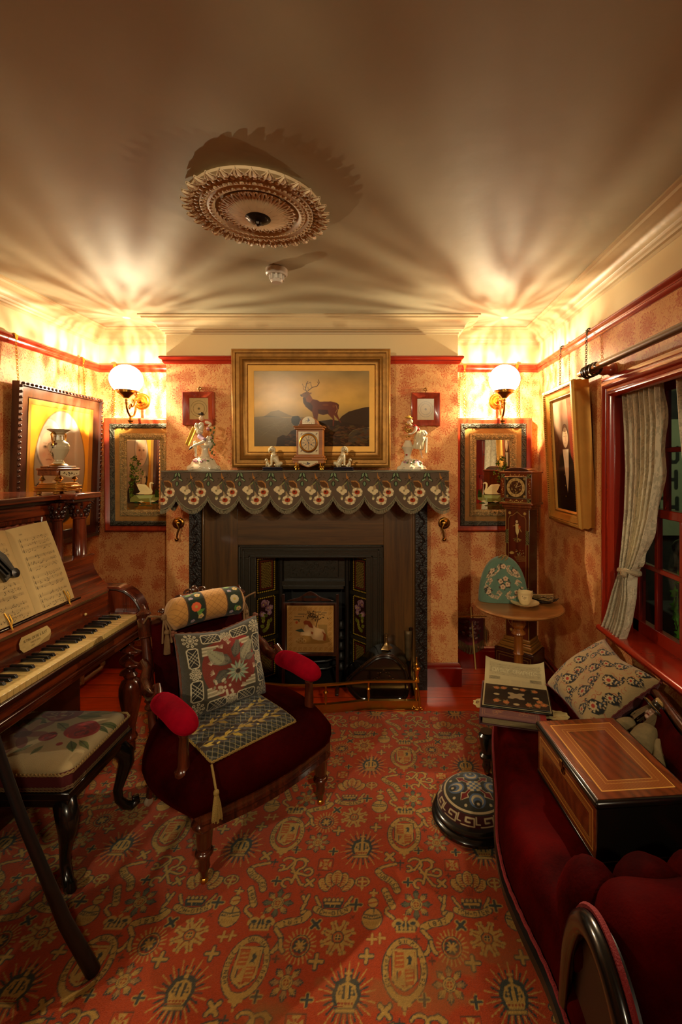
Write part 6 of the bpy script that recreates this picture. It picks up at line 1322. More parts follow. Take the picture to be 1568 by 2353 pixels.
for sx, x in ((-1, X0+.03), (1, X1-.03)):
    for sy, y in ((-1, Y0_+.03), (1, Y1_-.03)):
        d = Vector((sx*.6, sy*.5, 0)); c = Vector((x, y, 0)); z_ = lambda a, z: tuple(c+d*a+Vector((0, 0, z)))
        m = MB(); m.tube([z_(-.05, .30), z_(-.01, .285), z_(.025, .25), z_(.03, .21), z_(.01, .16), z_(-.01, .11), z_(-.005, .07), z_(.025, .035), z_(.055, .022), z_(.08, .032), z_(.078, .048), z_(.06, .05)], [.03, .036, .036, .03, .023, .018, .017, .018, .019, .016, .013, .009], 10)
        for k in range(3): m.blob(z_(-.07-.03*k, .285-.006*k), (.02, .02, .018), 8, 6)
        m.build('scroll_leg', EB, g)
# ---------------------------------------------------------------- dark chair at the very left and wall pipes
g = empty('dark_chair', (-1.2, 1.0, 0), 'dark wooden chair at the left edge, its splayed leg crossing the carpet', 'chair')
BW = wood('black_wood', '0e0704', '060302', 'z', .45, .1)
def leg4(pts, r): return MB().tube(pts, r, 10).build('leg', BW, g)
leg4([(-.828, 1.31, .008), (-.886, 1.278, .18), (-.933, 1.252, .36), (-.976, 1.239, .5), (-1.013, 1.213, .68), (-1.035, 1.20, .80)], [.019, .017, .014, .013, .013, .012])
leg4([(-.84, .82, .008), (-.87, .84, .2), (-.90, .87, .40)], [.014, .016, .02]); leg4([(-1.14, 1.14, .008), (-1.12, 1.10, .2), (-1.10, 1.07, .40)], [.014, .016, .02]); leg4([(-1.15, .84, .008), (-1.12, .86, .2), (-1.10, .88, .40)], [.014, .016, .02])
m = MB(); m.lathe([(0, .40), (.15, .40), (.16, .41), (.165, .425), (.155, .44), (.13, .448), (0, .45)], (-1.03, .93, 0), seg=40, cap=False); m.build('seat', BW, g)
m = MB(); m.tube([(-1.035, 1.20, .78), (-1.045, 1.19, .9), (-1.06, 1.15, .98), (-1.08, 1.10, 1.0), (-1.10, 1.05, .96), (-1.11, 1.02, .86), (-1.10, 1.02, .6), (-1.08, 1.04, .44)], .013, 8); m.build('backrest', BW, g)
PIPE = mat('cream_pipe_paint', 'b49c78', .4)
g = empty('heating_pipe', (-1.98, 3.2, 0), 'cream painted pipe with elbow by the skirting behind the piano leg', 'pipe')
m = MB(); m.tube([(-1.975, 3.225, .16), (-1.975, 3.225, .05), (-1.975, 3.21, .035), (-1.975, 3.18, .032), (-1.975, 3.0, .032), (-1.975, 2.5, .032)], .013, 12); m.lathe([(.017, .05), (.017, .07)], (-1.975, 3.225, 0)); m.build('pipe_run', PIPE, g)
m = MB(); m.tube([(-1.975, 3.0, .09), (-1.975, 3.0, .02)], .016, 12); m.build('valve', PIPE, g)
# ---------------------------------------------------------------- velvet armchair (local frame: x across the front, y to the back)
MAH = wood('mahogany', '54220e', '2a0f07', 'z', .22, .6)
def velvet(nm, a, b, sh=1.0, shc=None, rough=.75):
    m = mat(nm, a, rough, sheen=sh, sheenc=shc or b, bump=.35, bscale=180, col2=b, vscale=5, spec=.02); return m
VEL = velvet('crimson_velvet', '330202', '1c0101', .1, '8a0c08'); VELB = velvet('bright_crimson_velvet', '860318', '5c0210', .6, 'b81a30')
CA = T(-.45, 1.78, 0) @ rot(0, 0, math.radians(46.6))
g = empty('armchair', (-.55, 1.92, 0), 'crimson velvet armchair with turned mahogany posts and padded arms before the fireplace', 'armchair')
def seat_xy(u, v):   # u 0..1 left-right, v 0..1 front-back
    wv = .285+.045*math.sin(pi*min(1, v*1.1))-.06*max(0, v-.6)/.4
    return (-.02+(u*2-1)*wv, -.035-.035*math.cos((u*2-1)*pi*.5)+v*.53)
def seat_z(u, v): e = (1-abs(u*2-1)**4)*(1-abs(v*2-1)**5); return .372+.052*max(0, e)**.55
m = MB(CA); n = 26
top = lambda u, v: (*seat_xy(u, v), seat_z(u, v))
m.grid(top, n, n)
ring = [(i/(n-1), 0) for i in range(n)] + [(1, j/(n-1)) for j in range(1, n)] + [(1-i/(n-1), 1) for i in range(1, n)] + [(0, 1-j/(n-1)) for j in range(1, n-1)]
R_ = len(ring); vs = []; prs = [(0, .372), (.014, .35), (.016, .31), (.006, .275), (-.02, .262)]
for o, z in prs:
    for u, v in ring:
        x, y = seat_xy(u, v); c = Vector((-.02, .22)); d = (Vector((x, y))-c).normalized(); vs.append((x+d.x*o, y+d.y*o, z))
fs = [(k*R_+i, k*R_+(i+1) % R_, (k+1)*R_+(i+1) % R_, (k+1)*R_+i) for k in range(len(prs)-1) for i in range(R_)]; fs.append(tuple((len(prs)-1)*R_+i for i in range(R_)))
m.add(vs, fs); m.build('seat', VEL, g, ang=60)
m = MB(CA); fr_ = [(*seat_xy(i/20, 0), .262) for i in range(21)]; fr_ = [(x*.93, y+.004, z) for x, y, z in fr_]
m.sweep([(-.010, -.05), (.016, -.045), (.010, -.03), (.018, -.018), (.012, -.004), (.016, .012), (-.01, .016)], [(x, y, z) for x, y, z in fr_[::-1]]); m.build('front_rail', MAH, g)
m = MB(CA); 
for s in (-1, 1): m.sweep([(-.01, -.04), (.01, -.04), (.01, .01), (-.01, .01)], [(s*.255-.01, .02, .262), (s*.285-.01, .22, .262), (s*.235-.01, .47, .262)])
m.sweep([(-.01, -.04), (.01, -.04), (.01, .01), (-.01, .01)], [(-.25, .47, .262), (.23, .47, .262)]); m.build('seat_frame', MAH, g)
FL = [(.009, .02), (.014, .045), (.020, .06), (.018, .08), (.022, .10), (.032, .108), (.030, .118), (.020, .124), (.025, .135), (.029, .19), (.036, .205), (.044, .212), (.040, .222), (.028, .232), (.032, .24)]
for x in (-.255, .255):
    m = MB(CA); m.lathe(FL, (x, .0, 0), seg=28, flute=lambda a, z: .05*math.cos(a*8) if .13 < z < .20 else 0); m.box(x-.031, x+.031, -.031, .031, .232, .305); l = m.build('front_leg', MAH, g, bevel=.004)
    m = MB(CA); m.blob((x, 0, .014), (.014, .014, .014), 12, 8); m.build('castor', BRASS, l)
WHP = mat('white_castor', 'b8a488', .3)
for x in (-.235, .215):
    m = MB(CA); m.tube([(x, .45, .28), (x-.003, .47, .2), (x-.010, .50, .10), (x-.014, .515, .045)], [.024, .022, .019, .015], 8); l = m.build('back_leg', MAH, g)
    m = MB(CA); m.lathe([(.004, -.008), (.017, -.008), (.019, 0), (.017, .008), (.004, .008)], (x-.016, .525, .019), rot(pi/2, 0, .5), 22); m.build('castor', WHP, l)
# back posts, crest, back panel
PP = [(.022, .0), (.022, .04), (.028, .05), (.020, .06), (.017, .07), (.017, .16), (.026, .17), (.026, .18), (.018, .19), (.026, .2), (.018, .215), (.017, .30), (.024, .31), (.022, .32), (.020, .33), (.018, .45), (.026, .455), (.024, .46), (.026, .465), (.026, .53), (.020, .535), (.030, .55), (.026, .558), (.014, .568), (.012, .575), (.005, .59), (0, .592)]
for x in (-.255, .195):
    B = CA @ T(x, .44, .27) @ rot(-.24, 0, 0); MB(B).lathe(PP, seg=22).build('back_post', MAH, g)
BM = CA @ T(-.03, .44, .27) @ rot(-.24, 0, 0)
m = MB(BM); m.grid(lambda u, v: ((u-.5)*.41, -.012-.030*(1-abs(u*2-1)**3)*(1-abs(v*2-1)**4), .07+v*.43), 16, 18); m.build('back_cushion', VEL, g, solid=.03)
m = MB(BM); cr = [(-.205, .48)] + [(-.2+.4*k/20, .515+.065*math.sin(pi*k/20)**1.5) for k in range(21)] + [(.205, .48)]
m.add([(x, -.012, z) for x, z in cr]+[(x, .018, z) for x, z in cr], [tuple(range(23)), tuple(range(23, 46))[::-1]]+[(i, (i+1) % 23, 23+(i+1) % 23, 23+i) for i in range(23)])
for s in (-1, 1):
    for (cx, cz, r0, tn) in ((.03, .60, .020, 1.3), (.075, .585, .016, 1.2), (.115, .563, .014, 1.1), (.155, .545, .012, 1)):
        m.tube([(s*(cx+r0*(1-i/18)*math.cos(i*.38*tn)), -.01, cz+r0*(1-i/18)*math.sin(i*.38*tn)) for i in range(17)], .0055, 6)
m.blob((0, -.008, .61), (.018, .012, .020), 10, 8)
m.build('carved_crest', mat('carved_mahogany', '3c1c0e', .25, coat=.5, bump=.6, bscale=60), g)
# arms
for s in (-1, 1):
    x = s*.27-.03; 
    m = MB(CA); m.lathe([(.030, 0), (.031, .012), (.024, .018), (.020, .03), (.018, .08), (.016, .13), (.019, .135), (.019, .142), (.015, .15)], (x, .06, .375), seg=22, flute=lambda a, z: .06*math.cos(a*7) if .03 < z < .13 else 0); m.build('arm_support', MAH, g)
    m = MB(CA); px_ = x*.93 if s < 0 else x*.9
    m.tube([(px_, .53, .60), (px_, .50, .625), (px_, .46, .61), (x, .43, .575), (x, .39, .55), (x, .34, .545), (x, .30, .56), (x, .285, .585), (x, .30, .60), (x, .32, .592)], [.016, .017, .02, .023, .025, .024, .020, .016, .013, .010], 10); m.build('arm_scroll', MAH, g)
    m = MB(CA)
    def pad(u, v, x=x):
        a = 2*pi*u; v = .5-.5*math.cos(pi*v); e = max(0, 1-abs(2*v-1)**5)**.5; w_ = .043+.006*(1-v); y = .0+v*.30; r = e; zc = .545+.012*math.sin(pi*v); return (x+w_*r*math.cos(a), y, zc+(.044 if math.sin(a) > 0 else .030)*r*math.sin(a))
    m.grid(pad, 24, 26, wrap=True); m.build('arm_pad', VELB, g, ang=70)
# ---- bolster
g = empty('bolster', (-.83, 2.1, .72), 'quilted gold bolster with embroidered flower bands tied across the chair top', 'bolster')
a_, b_ = CA @ Vector((-.20, .475, .80)), CA @ Vector((.155, .475, .80)); ax = (b_-a_); Lb = ax.length; ax.normalize(); s1 = Vector((-ax.y, ax.x, 0)); s2 = Vector((0, 0, 1))
cv = CV(.36, .44, 620, 'a8783a'); cv.noise(.08, 10, 2)
for k in range(-12, 26): cv.line([(k*.03, 0), (k*.03+.44, .44)], .0016, '7c5222'); cv.line([(k*.03, .44), (k*.03+.44, 0)], .0016, '7c5222')
q = random.Random(2)
for x0 in (.075, .255):
    cv.rect(x0-.006, 0, x0+.076, .44, '3a2412'); cv.rect(x0, 0, x0+.07, .44, '16210f')
    for k in range(4):
        y = k*.11+.02
        for j in range(4): cv.leaf(x0+.035, y+.05, q.uniform(0, 6.2), .036, .008, q.choice(['4c7a2c', '6c8c3a', '3a6428']), '2c4018')
        cv.flower(x0+.032, y+.02, .021, 9, 'c05028' if x0 < .2 else 'a89a78', 'a08c3c'); cv.flower(x0+.052, y+.07, .013, 5, 'c8a860', '7c6078'); cv.flower(x0+.018, y+.085, .010, 5, '9c8ca0', 'b09040')
def bol(U, V):
    e = np.clip(np.minimum(U, 1-U)/.10, 0, 1); r = .066*(.12+.88*np.sin(e*np.pi/2)**.6)+.001*np.sin(V*60)*(e < 1); a = V*2*np.pi+2.2; t = U*Lb
    c = lambda i: a_[i]+ax[i]*t+s1[i]*r*np.cos(a)+s2[i]*r*np.sin(a)-.012*np.sin(U*np.pi)*(i == 2)*-1
    return c(0), c(1), c(2)
sheet('bolster_cover', cv.px(), bol, FAB, g)
GCD = mat('bronze_cord', '6a4c2a', .8, bump=.5, bscale=200)
for e, d in ((a_, -1), (b_, 1)):
    c = e+ax*d*.006; m = MB(); m.blob(tuple(c), (.014, .014, .014), 8, 6)
    m.tube([tuple(c), tuple(c+ax*d*.03+Vector((0, 0, .012))), tuple(c+ax*d*.065+Vector((0, 0, .02))), tuple(c+ax*d*.075+s1*.02+Vector((0, 0, -.01)))], .004, 6)
    for k in range(3): o = s1*(.006*k-.03)+ax*d*.012*(k-1); m.tube([tuple(c), tuple(c+o+Vector((0, 0, -.04))), tuple(c+o*1.3+Vector((0, 0, -.10)))], .0045, 6)
    m.build('cord', GCD, g)
    m = MB()
    for k in range(22): t = k*.285; o = Vector((math.cos(t), math.sin(t), 0)); b0 = c-s1*.03+Vector((0, 0, -.06)); m.tube([tuple(b0+o*.004), tuple(b0+o*.009+Vector((0, 0, -.03))), tuple(b0+o*.012+Vector((0, 0, -.085)))], .0018, 4)
    m.blob(tuple(c-s1*.03+Vector((0, 0, -.055))), (.012, .012, .012), 8, 6); m.build('tassel', GCD, g)
# ---- needlework cushion
cv = CV(.40, .38, 620, '3c3626'); cv.noise(.2, 14, 2); q = random.Random(5)
for x, y, w_, h_ in ((.2, .19, .125, .135),): cv.ell(x, y, w_, h_, '6c2210'); cv.poly([(.10, .10), (.3, .10), (.31, .3), (.2, .34), (.10, .3)], '6c2210'); cv.poly([(.2, .33), (.30, .31), (.33, .2), (.24, .2)], '82180e')
GR, WH = '8a8062', 'b5a888'
def steps(x, y, sx, sy):
    for k in range(5): cv.rect(*(lambda a, b: (min(a), min(b), max(a), max(b)))((x, x+sx*(.07-.012*k)), (y+sy*.008*k, y+sy*.008*(k+1)-.001)), GR if k % 2 else WH)
for sx in (0, 1):
    for sy in (0, 1): steps(.085 if not sx else .315, .08 if not sy else .30, 1-2*sx, 1-2*sy)
def lace(x, y, w_, h_):
    cv.rect(x-w_/2, y-h_/2, x+w_/2, y+h_/2, '1c1a12'); 
    n = int(max(w_, h_)/.016)+1
    for k in range(-n, n+1):
        for s in (-1, 1):
            c0 = (x+k*.016 if w_ > h_ else x, y if w_ > h_ else y+k*.016); L_ = min(w_, h_)/2; 
            if abs(k*.016) < max(w_, h_)/2-L_: cv.line([(c0[0]-L_, c0[1]-s*L_), (c0[0]+L_, c0[1]+s*L_)], .0018, WH)
    for t in (.0045,): cv.line([(x-w_/2+.008, y-h_/2), (x+w_/2-.008, y-h_/2), (x+w_/2, y-h_/2+.008), (x+w_/2, y+h_/2-.008), (x+w_/2-.008, y+h_/2), (x-w_/2+.008, y+h_/2), (x-w_/2, y+h_/2-.008), (x-w_/2, y-h_/2+.008), (x-w_/2+.008, y-h_/2)], t, WH)
def snow(x, y, r):
    for k in range(9): a = k*2*pi/9; cv.line([(x, y), (x+r*math.cos(a), y+r*math.sin(a))], .002, WH); cv.ell(x+r*math.cos(a), y+r*math.sin(a), .006, .006, WH); cv.ell(x+r*math.cos(a), y+r*math.sin(a), .0025, .0025, '2c2618')
    cv.ring(x, y, r*.55, r*.55, .002, WH)
for y in (.04, .34): lace(.13, y, .085, .044); lace(.27, y, .085, .044); snow(.2, y, .02)
for x in (.045, .355): lace(x, .12, .046, .085); lace(x, .26, .046, .085); snow(x, .19, .02)
for x in (.045, .355):
    for y in (.04, .34): snow(x, y, .026)
def bleaf(x, y, a, l, c, c2):
    cv.leaf(x, y, a, l, l*.30, c)
    for k in range(7): t = .15+.12*k; cv.leaf(x+math.cos(a)*l*t, y+math.sin(a)*l*t, a+.8, l*.34*(1-t*.6), l*.06, c2); cv.leaf(x+math.cos(a)*l*t, y+math.sin(a)*l*t, a-.8, l*.34*(1-t*.6), l*.06, c2)
bleaf(.21, .20, 2.6, .10, '4a463a', '6a6450'); bleaf(.22, .22, 1.2, .09, '3c382c', '5a5444'); bleaf(.25, .19, .9, .12, '6a6450', '8a8468'); bleaf(.18, .20, 2.3, .11, '7a745c', '94906e'); bleaf(.2, .17, 3.6, .09, '3a362c', '4e4a3c'); bleaf(.27, .2, .2, .06, '4a463a', '6a6450')
for k in range(14): a = k*2*pi/14; cv.leaf(.235+.008*math.cos(a), .155+.008*math.sin(a), a, .045, .0065, '8c9274' if k % 2 else '5c7460'); cv.line([(.235, .155), (.235+.046*math.cos(a), .155+.046*math.sin(a))], .0016, 'b5ae8a')
cv.ell(.235, .155, .010, .010, '2c2418')
for k in range(18): t = k/17; cv.ell(.12+.05*t+q.uniform(-.01, .01), .14-.05*math.sin(t*3)+q.uniform(-.008, .008), .0065, .0065, 'a89c7c' if k % 3 else '80765a')
for k in range(12): cv.ell(.19+q.uniform(-.03, .02), .085+q.uniform(-.03, .02), .0065, .0065, 'b0a486')
for x, y, a in ((.12, .21, 1.7), (.17, .28, 2), (.2, .295, 1.2), (.25, .08, .6), (.31, .15, .9), (.13, .17, 2.6)):
    for k in range(5): cv.line([(x, y), (x+.02*math.cos(a+.35*(k-2)), y+.02*math.sin(a+.35*(k-2)))], .0022, WH)
def pillow(M_, w_, h_, th, sag=.02):
    def f(U, V, s=1):
        x, y = U*2-1, V*2-1; pin = 1-.07*(1-x*x)*abs(y)**3; pin2 = 1-.07*(1-y*y)*abs(x)**3
        t = (np.clip(1-x**4, 0, 1)*np.clip(1-y**4, 0, 1))**.42; n_ = .008*np.sin(x*5+y*4)*t
        return x*w_/2*pin2, y*h_/2*pin-sag*(1-np.abs(x))*(y > 0)*y, s*(th/2*t+.002)+n_*(s > 0)
    return Mfn(M_, lambda U, V: f(U, V)), Mfn(M_, lambda U, V: f(U, V, -1))
def corded(M_, w_, h_, mt, g, r=.005, sag=.02, sc=.3):
    m = MB(M_); pts = []
    for k in range(160):
        t = k/40; e = t % 1; s = int(t); x, y = ((-1+2*e, -1), (1, -1+2*e), (1-2*e, 1), (-1, 1-2*e))[s]
        pin = 1-.07*(1-x*x)*abs(y)**3; pin2 = 1-.07*(1-y*y)*abs(x)**3; pts.append((x*w_/2*pin2, y*h_/2*pin-sag*(1-abs(x))*(y > 0)*y, r*sc*math.sin(k*1.9)))
    m.tube(pts, [r*(1+.3*math.sin(k*1.9)) for k in range(160)], 6, closed=True)
    for sx in (-1, 1):
        for sy in (-1, 1):
            for k in range(3): m.blob((sx*w_/2+.006*math.cos(k*2), sy*h_/2+.006*math.sin(k*2), 0), r*1.7, 8, 6)
    return m.build('cord', mt, g)
g = empty('beaded_cushion', (-.75, 2.0, .42), 'square beadwork cushion with leaves and lace border leaning on the chair back', 'cushion')
PM = CA @ T(-.02, .335, .582) @ rot(pi/2-.30, 0, 0) @ rot(0, 0, -.03)
f, b = pillow(PM, .375, .345, .15); sheet('cushion_cover', cv.px(), f, COS, g, back=b, backc='5a1a10'); corded(PM, .375, .345, mat('brown_red_cord', '5e3018', .8), g)
# ---- seat mat
g = empty('seat_mat', (-.5, 1.8, .42), 'dark quilted mat with gold leaf embroidery and corded edge on the chair seat', 'mat')
cv = CV(.35, .36, 640, '1c1c12'); cv.noise(.2, 12, 1)
for k in range(-14, 28): cv.line([(k*.022, 0), (k*.022+.20, .36)], .0014, '8a7c50'); cv.line([(k*.022, .36), (k*.022+.20, 0)], .0014, '8a7c50')
for y in (.092, .205, .318):
    cv.rect(0, y-.033, .35, y+.033, '2e1c0e'); q = random.Random(int(y*100)); GL = 'a88c2c'
    cv.line([(x/100*.35, y+.012*math.sin(x*.14)) for x in range(101)], .003, '8a7024')
    for k in range(13):
        x = .012+k*.027; s = 1 if k % 2 else -1; a = s*q.uniform(.5, 1.0); c_ = q.choice([GL, 'b89c3c', '94782a'])
        cv.leaf(x, y+.012*math.sin(x/.35*14), a, .044, .0075, c_, '6c5418'); cv.leaf(x+.01, y, a*.4, .03, .006, c_)
        if k % 3 == 1: cv.ell(x+.02, y-s*.024, .006, .005, 'c0a448')
def matz(lx, ly): u = np.clip((lx+.02)/.29/2+.5, 0, 1); v = np.clip((ly+.06)/.53, 0, 1); e = (1-np.abs(u*2-1)**4)*(1-np.abs(v*2-1)**5); return .372+.052*np.maximum(0, e)**.55
def mt_(U, V, o=0): lx = -.235+.35*U; ly = -.015+.36*V; return lx, ly, np.maximum(matz(lx, ly), .41)+.012+o+.0015*np.sin(U*60)*np.sin(V*60)
sheet('quilted_mat', cv.px(), Mfn(CA, mt_), FAB, g, back=Mfn(CA, lambda U, V: mt_(U, V, -.010)))
m = MB(CA); pts = []
for k in range(240):
    t = k/60; e = t % 1; s = int(t); U, V = ((e, 0), (1, e), (1-e, 1), (0, 1-e))[s]; x, y, z = mt_(np.array(U), np.array(V)); pts.append((float(x), float(y), float(z)-.005))
for ph in (0, pi): m.tube([(x+.002*math.cos(i*1.3+ph), y, z+.003*math.sin(i*1.3+ph)) for i, (x, y, z) in enumerate(pts)], .0032, 5, closed=True)
m.build('gold_edge_cord', mat('gold_black_cord', '8a6c2e', .7, bump=1, bscale=300), g)
m = MB(CA); c = Vector((-.238, -.02, .412)); q = random.Random(1)
m.tube([tuple(c), (-.245, -.045, .40), (-.25, -.075, .36)], .004, 6); m.blob((-.25, -.078, .35), (.010, .010, .012), 8, 6)
for k in range(24): a = k*.26; m.tube([(-.25+.005*math.cos(a), -.078+.005*math.sin(a), .345), (-.25+.012*math.cos(a), -.082+.010*math.sin(a), .31), (-.25+.017*math.cos(a), -.084+.012*math.sin(a), .27-q.random()*.012)], .002, 4)
m.build('tassel', mat('gold_black_cord', '8a6c2e', .7, bump=1, bscale=300), g)
# ---------------------------------------------------------------- carpet: one woven repeat painted on a canvas, sampled over the whole rug
TU, TV = .456, .479; G0, YL, SL, RD = 'b04010', 'bc9448', '3c423c', '983812'
cv = CV(TU, TV, 500, G0, ss=3); cv.wrap = True
def cross(x, y, s, c, o=None, a=0, w_=.30):
    for cc, k in ((o, 1.0), (c, .78)):
        if cc:
            for t in (a, a+pi/2): cv.line([(x-s*math.cos(t), y-s*math.sin(t)), (x+s*math.cos(t), y+s*math.sin(t))], s*w_*2*(1.5 if cc == o and o else 1)*(1 if k == 1 else .9), cc)
def star(x, y, r, n, c1, c2, cc):
    for i in range(n):
        a = 2*pi*i/n+pi/2
        for k in (-2, -1, 0, 1, 2): cv.line([(x+r*.3*math.cos(a), y+r*.3*math.sin(a)), (x+r*(1-.10*abs(k))*math.cos(a+k*.11), y+r*(1-.10*abs(k))*math.sin(a+k*.11))], r*.115, SL)
        for k in (-2, -1, 0, 1, 2): cv.line([(x+r*.3*math.cos(a), y+r*.3*math.sin(a)), (x+r*(.93-.10*abs(k))*math.cos(a+k*.11), y+r*(.93-.10*abs(k))*math.sin(a+k*.11))], r*.055, c1 if i % 2 else c2)
    for rr, c in ((.42, SL), (.38, YL), (.30, SL), (.26, YL)): cv.ell(x, y, r*rr, r*rr, c)
    cv.ell(x, y, r*.18, r*.18, cc); cross(x, y, r*.13, YL)
# belted shield medallion
cv.ell(0, 0, .066, .088, SL); cv.ell(0, 0, .063, .085, YL); cv.ell(0, 0, .048, .069, SL); cv.ell(0, 0, .046, .067, G0)
sh = [(-.037, .052), (.037, .052), (.034, .046), (.034, -.028), (.02, -.044), (0, -.055), (-.02, -.044), (-.034, -.028), (-.034, .046)]
cv.poly([(x*1.12, y*1.08) for x, y in sh], SL); cv.poly([(x*1.04, y*1.02) for x, y in sh], YL); cv.poly([(x*.84, y*.88) for x, y in sh], RD)
cv.rect(-.028, 0, 0, .044, 'b45a20'); cv.rect(0, 0, .028, .044, YL); cv.rect(-.028, -.042, 0, 0, YL); cv.rect(0, -.040, .026, 0, 'b45a20'); cv.line([(0, -.048), (0, .046)], .0022, YL); cv.line([(-.03, 0), (.03, 0)], .0022, YL)
for k in range(3): cv.line([(-.024, .010+k*.012), (-.005, .012+k*.012)], .0042, YL); cv.line([(.005, -.030+k*.011), (.023, -.028+k*.011)], .0042, YL)
cv.poly([(.006, .008), (.012, .022), (.006, .03), (.016, .036), (.023, .026), (.018, .014), (.022, .006), (.014, .012)], SL); cv.poly([(-.022, -.03), (-.018, -.008), (-.008, -.005), (-.012, -.018)], 'b45a20'); cv.line([(-.021, -.03), (-.021, -.008)], .003, SL)
for t, a0 in (('HONI', 3.72), ('SOI', 3.05), ('QUI', 1.83), ('MAL', 1.12), ('Y', .42), ('PENSE', .18)):
    for i, ch in enumerate(t):
        a = a0-i*.185; x, y = .0545*math.cos(a), .076*math.sin(a); n = math.atan2(.0545*math.sin(a), .076*math.cos(a)); cv.text(ch, x-.0045*math.cos(n), y-.0045*math.sin(n), .0095, '33362c', .0019, ang=n-pi/2, asp=.62)
cv.ell(0, -.094, .008, .010, SL); cv.ell(0, -.094, .006, .008, YL); cv.ell(0, -.108, .004, .005, YL); cv.ell(0, -.086, .02, .008, YL)
def crown(x, y, s, dark=False):
    c = YL; cv.poly([(x-.028*s, y-.012*s), (x+.028*s, y-.012*s), (x+.036*s, y+.014*s), (x+.022*s, y+.022*s), (x, y+.014*s), (x-.022*s, y+.022*s), (x-.036*s, y+.014*s)], SL)
    for sx in (-1, 1): cv.ell(x+sx*.020*s, y+.012*s, .014*s, .010*s, c); cv.ell(x+sx*.020*s, y+.009*s, .008*s, .005*s, SL); cv.ell(x+sx*.033*s, y+.006*s, .005*s, .008*s, c)
    for k in range(-2, 3): cv.ell(x+k*.0115*s, y-.004*s, .0045*s, .006*s, c)
    cv.rect(x-.026*s, y-.016*s, x+.026*s, y-.010*s, c); cv.ell(x, y+.022*s, .006*s, .006*s, c); cross(x, y+.033*s, .007*s, c); cv.line([(x, y-.01*s), (x, y+.02*s)], .004*s, c)
crown(.004, .120, 1.15)
# radiant crown
X, Y = -.159, -.069
for k in range(36):
    a = 2*pi*k/36; r0, r1 = (.036, .088 if k % 2 else .068)
    cv.line([(X+r0*math.cos(a), Y+r0*.95*math.sin(a)), (X+r1*.9*math.cos(a), Y+r1*math.sin(a))], .0034 if k % 2 else .0052, YL if k % 2 else SL)
cv.poly([(X-.040, Y+.004), (X-.026, Y-.040), (X+.026, Y-.040), (X+.040, Y+.004), (X+.030, Y+.036), (X, Y+.05), (X-.030, Y+.036)], SL)
cv.poly([(X-.030, Y), (X-.020, Y-.028), (X+.020, Y-.028), (X+.030, Y), (X+.022, Y+.026), (X, Y+.034), (X-.022, Y+.026)], YL); cv.poly([(X-.024, Y+.002), (X-.005, Y-.010), (X-.005, Y+.026), (X-.018, Y+.020)], SL); cv.poly([(X+.024, Y+.002), (X+.005, Y-.010), (X+.005, Y+.026), (X+.018, Y+.020)], SL); [cv.ell(X+s_*.015, Y+dy, .0042, .0042, YL) for s_ in (-1, 1) for dy in (-.002, .008, .017)]; cv.rect(X-.026, Y-.038, X+.026, Y-.030, YL); cv.line([(X-.028, Y-.026), (X+.028, Y-.026)], .0022, RD)
for k in range(-2, 3): cv.ell(X+k*.009, Y-.018, .0035, .0035, RD)
cv.ell(X, Y+.042, .007, .007, YL); cross(X, Y+.056, .008, YL)
star(.125, -.040, .047, 8, YL, 'a8804a', RD); star(.039, -.287, .050, 8, YL, '6c6a4c', RD)
X, Y = .252, -.394
for i in range(8):
    a = 2*pi*i/8+.39
    for c, k in ((SL, 1.0), (YL, .84)): cv.poly([(X+.030*math.cos(a-.42), Y+.030*math.sin(a-.42)), (X+.054*k*math.cos(a-.16), Y+.054*k*math.sin(a-.16)), (X+.054*k*math.cos(a+.16), Y+.054*k*math.sin(a+.16)), (X+.030*math.cos(a+.42), Y+.030*math.sin(a+.42)), (X, Y)], c)
    cv.ell(X+.050*math.cos(a-.12), Y+.050*math.sin(a-.12), .0055, .0055, YL); cv.ell(X+.050*math.cos(a+.12), Y+.050*math.sin(a+.12), .0055, .0055, YL); cv.line([(X+.02*math.cos(a), Y+.02*math.sin(a)), (X+.042*math.cos(a), Y+.042*math.sin(a))], .003, RD)
for r_, c in ((.019, SL), (.016, 'b45a20'), (.011, YL), (.009, SL)): cv.ell(X, Y, r_, r_, c)
cross(X, Y, .007, YL)
X, Y = .142, -.421
for k in range(22): a = 2*pi*k/22; cv.line([(X+.034*math.cos(a), Y+.034*math.sin(a)), (X+.048*math.cos(a), Y+.052*math.sin(a))], .0042, YL)
for r_, c in ((.033, SL), (.030, YL), (.027, RD)): cv.ell(X, Y, r_*.92, r_, c)
for k in range(8): a = k*pi/4+.2; cv.ell(X+.016*math.cos(a), Y+.016*math.sin(a), .007, .007, SL)
cross(X, Y, .016, YL, None, .5, .2); cross(X, Y, .014, YL, None, 1.1, .2)
# cipher
def curl(pts, wd=.0085):
    cv.line(pts, wd*1.75, SL)
def curl2(pts, wd=.0085): cv.line(pts, wd, YL)
def arcp(x, y, r, a0, a1, n=12, k=1): return [(x+r*(k+(1-k)*i/n)*math.cos(a0+(a1-a0)*i/n), y+r*(k+(1-k)*i/n)*math.sin(a0+(a1-a0)*i/n)) for i in range(n+1)]
X, Y = .068, -.165
VRs = [arcp(X-.03, Y+.03, .024, 2.6, -.9), [(X-.012, Y+.012), (X+.008, Y-.02), (X+.03, Y-.052), (X+.040, Y-.055)], [(X-.055, Y), (X-.03, Y+.008), (X-.005, Y+.045), (X+.02, Y+.052), (X+.038, Y+.040)], arcp(X+.012, Y+.028, .020, 1.5, -1.4), [(X-.01, Y-.004), (X+.02, Y-.012), (X+.045, Y-.018)], arcp(X+.048, Y-.004, .014, -1.6, 2.8), arcp(X-.018, Y-.048, .016, 0, 4.6), [(X-.002, Y-.048), (X+.004, Y-.02), (X+.012, Y+.006)], arcp(X-.052, Y+.012, .010, -2, 2)]
for f_ in (curl, curl2):
    for p in VRs: f_(p, .0078)
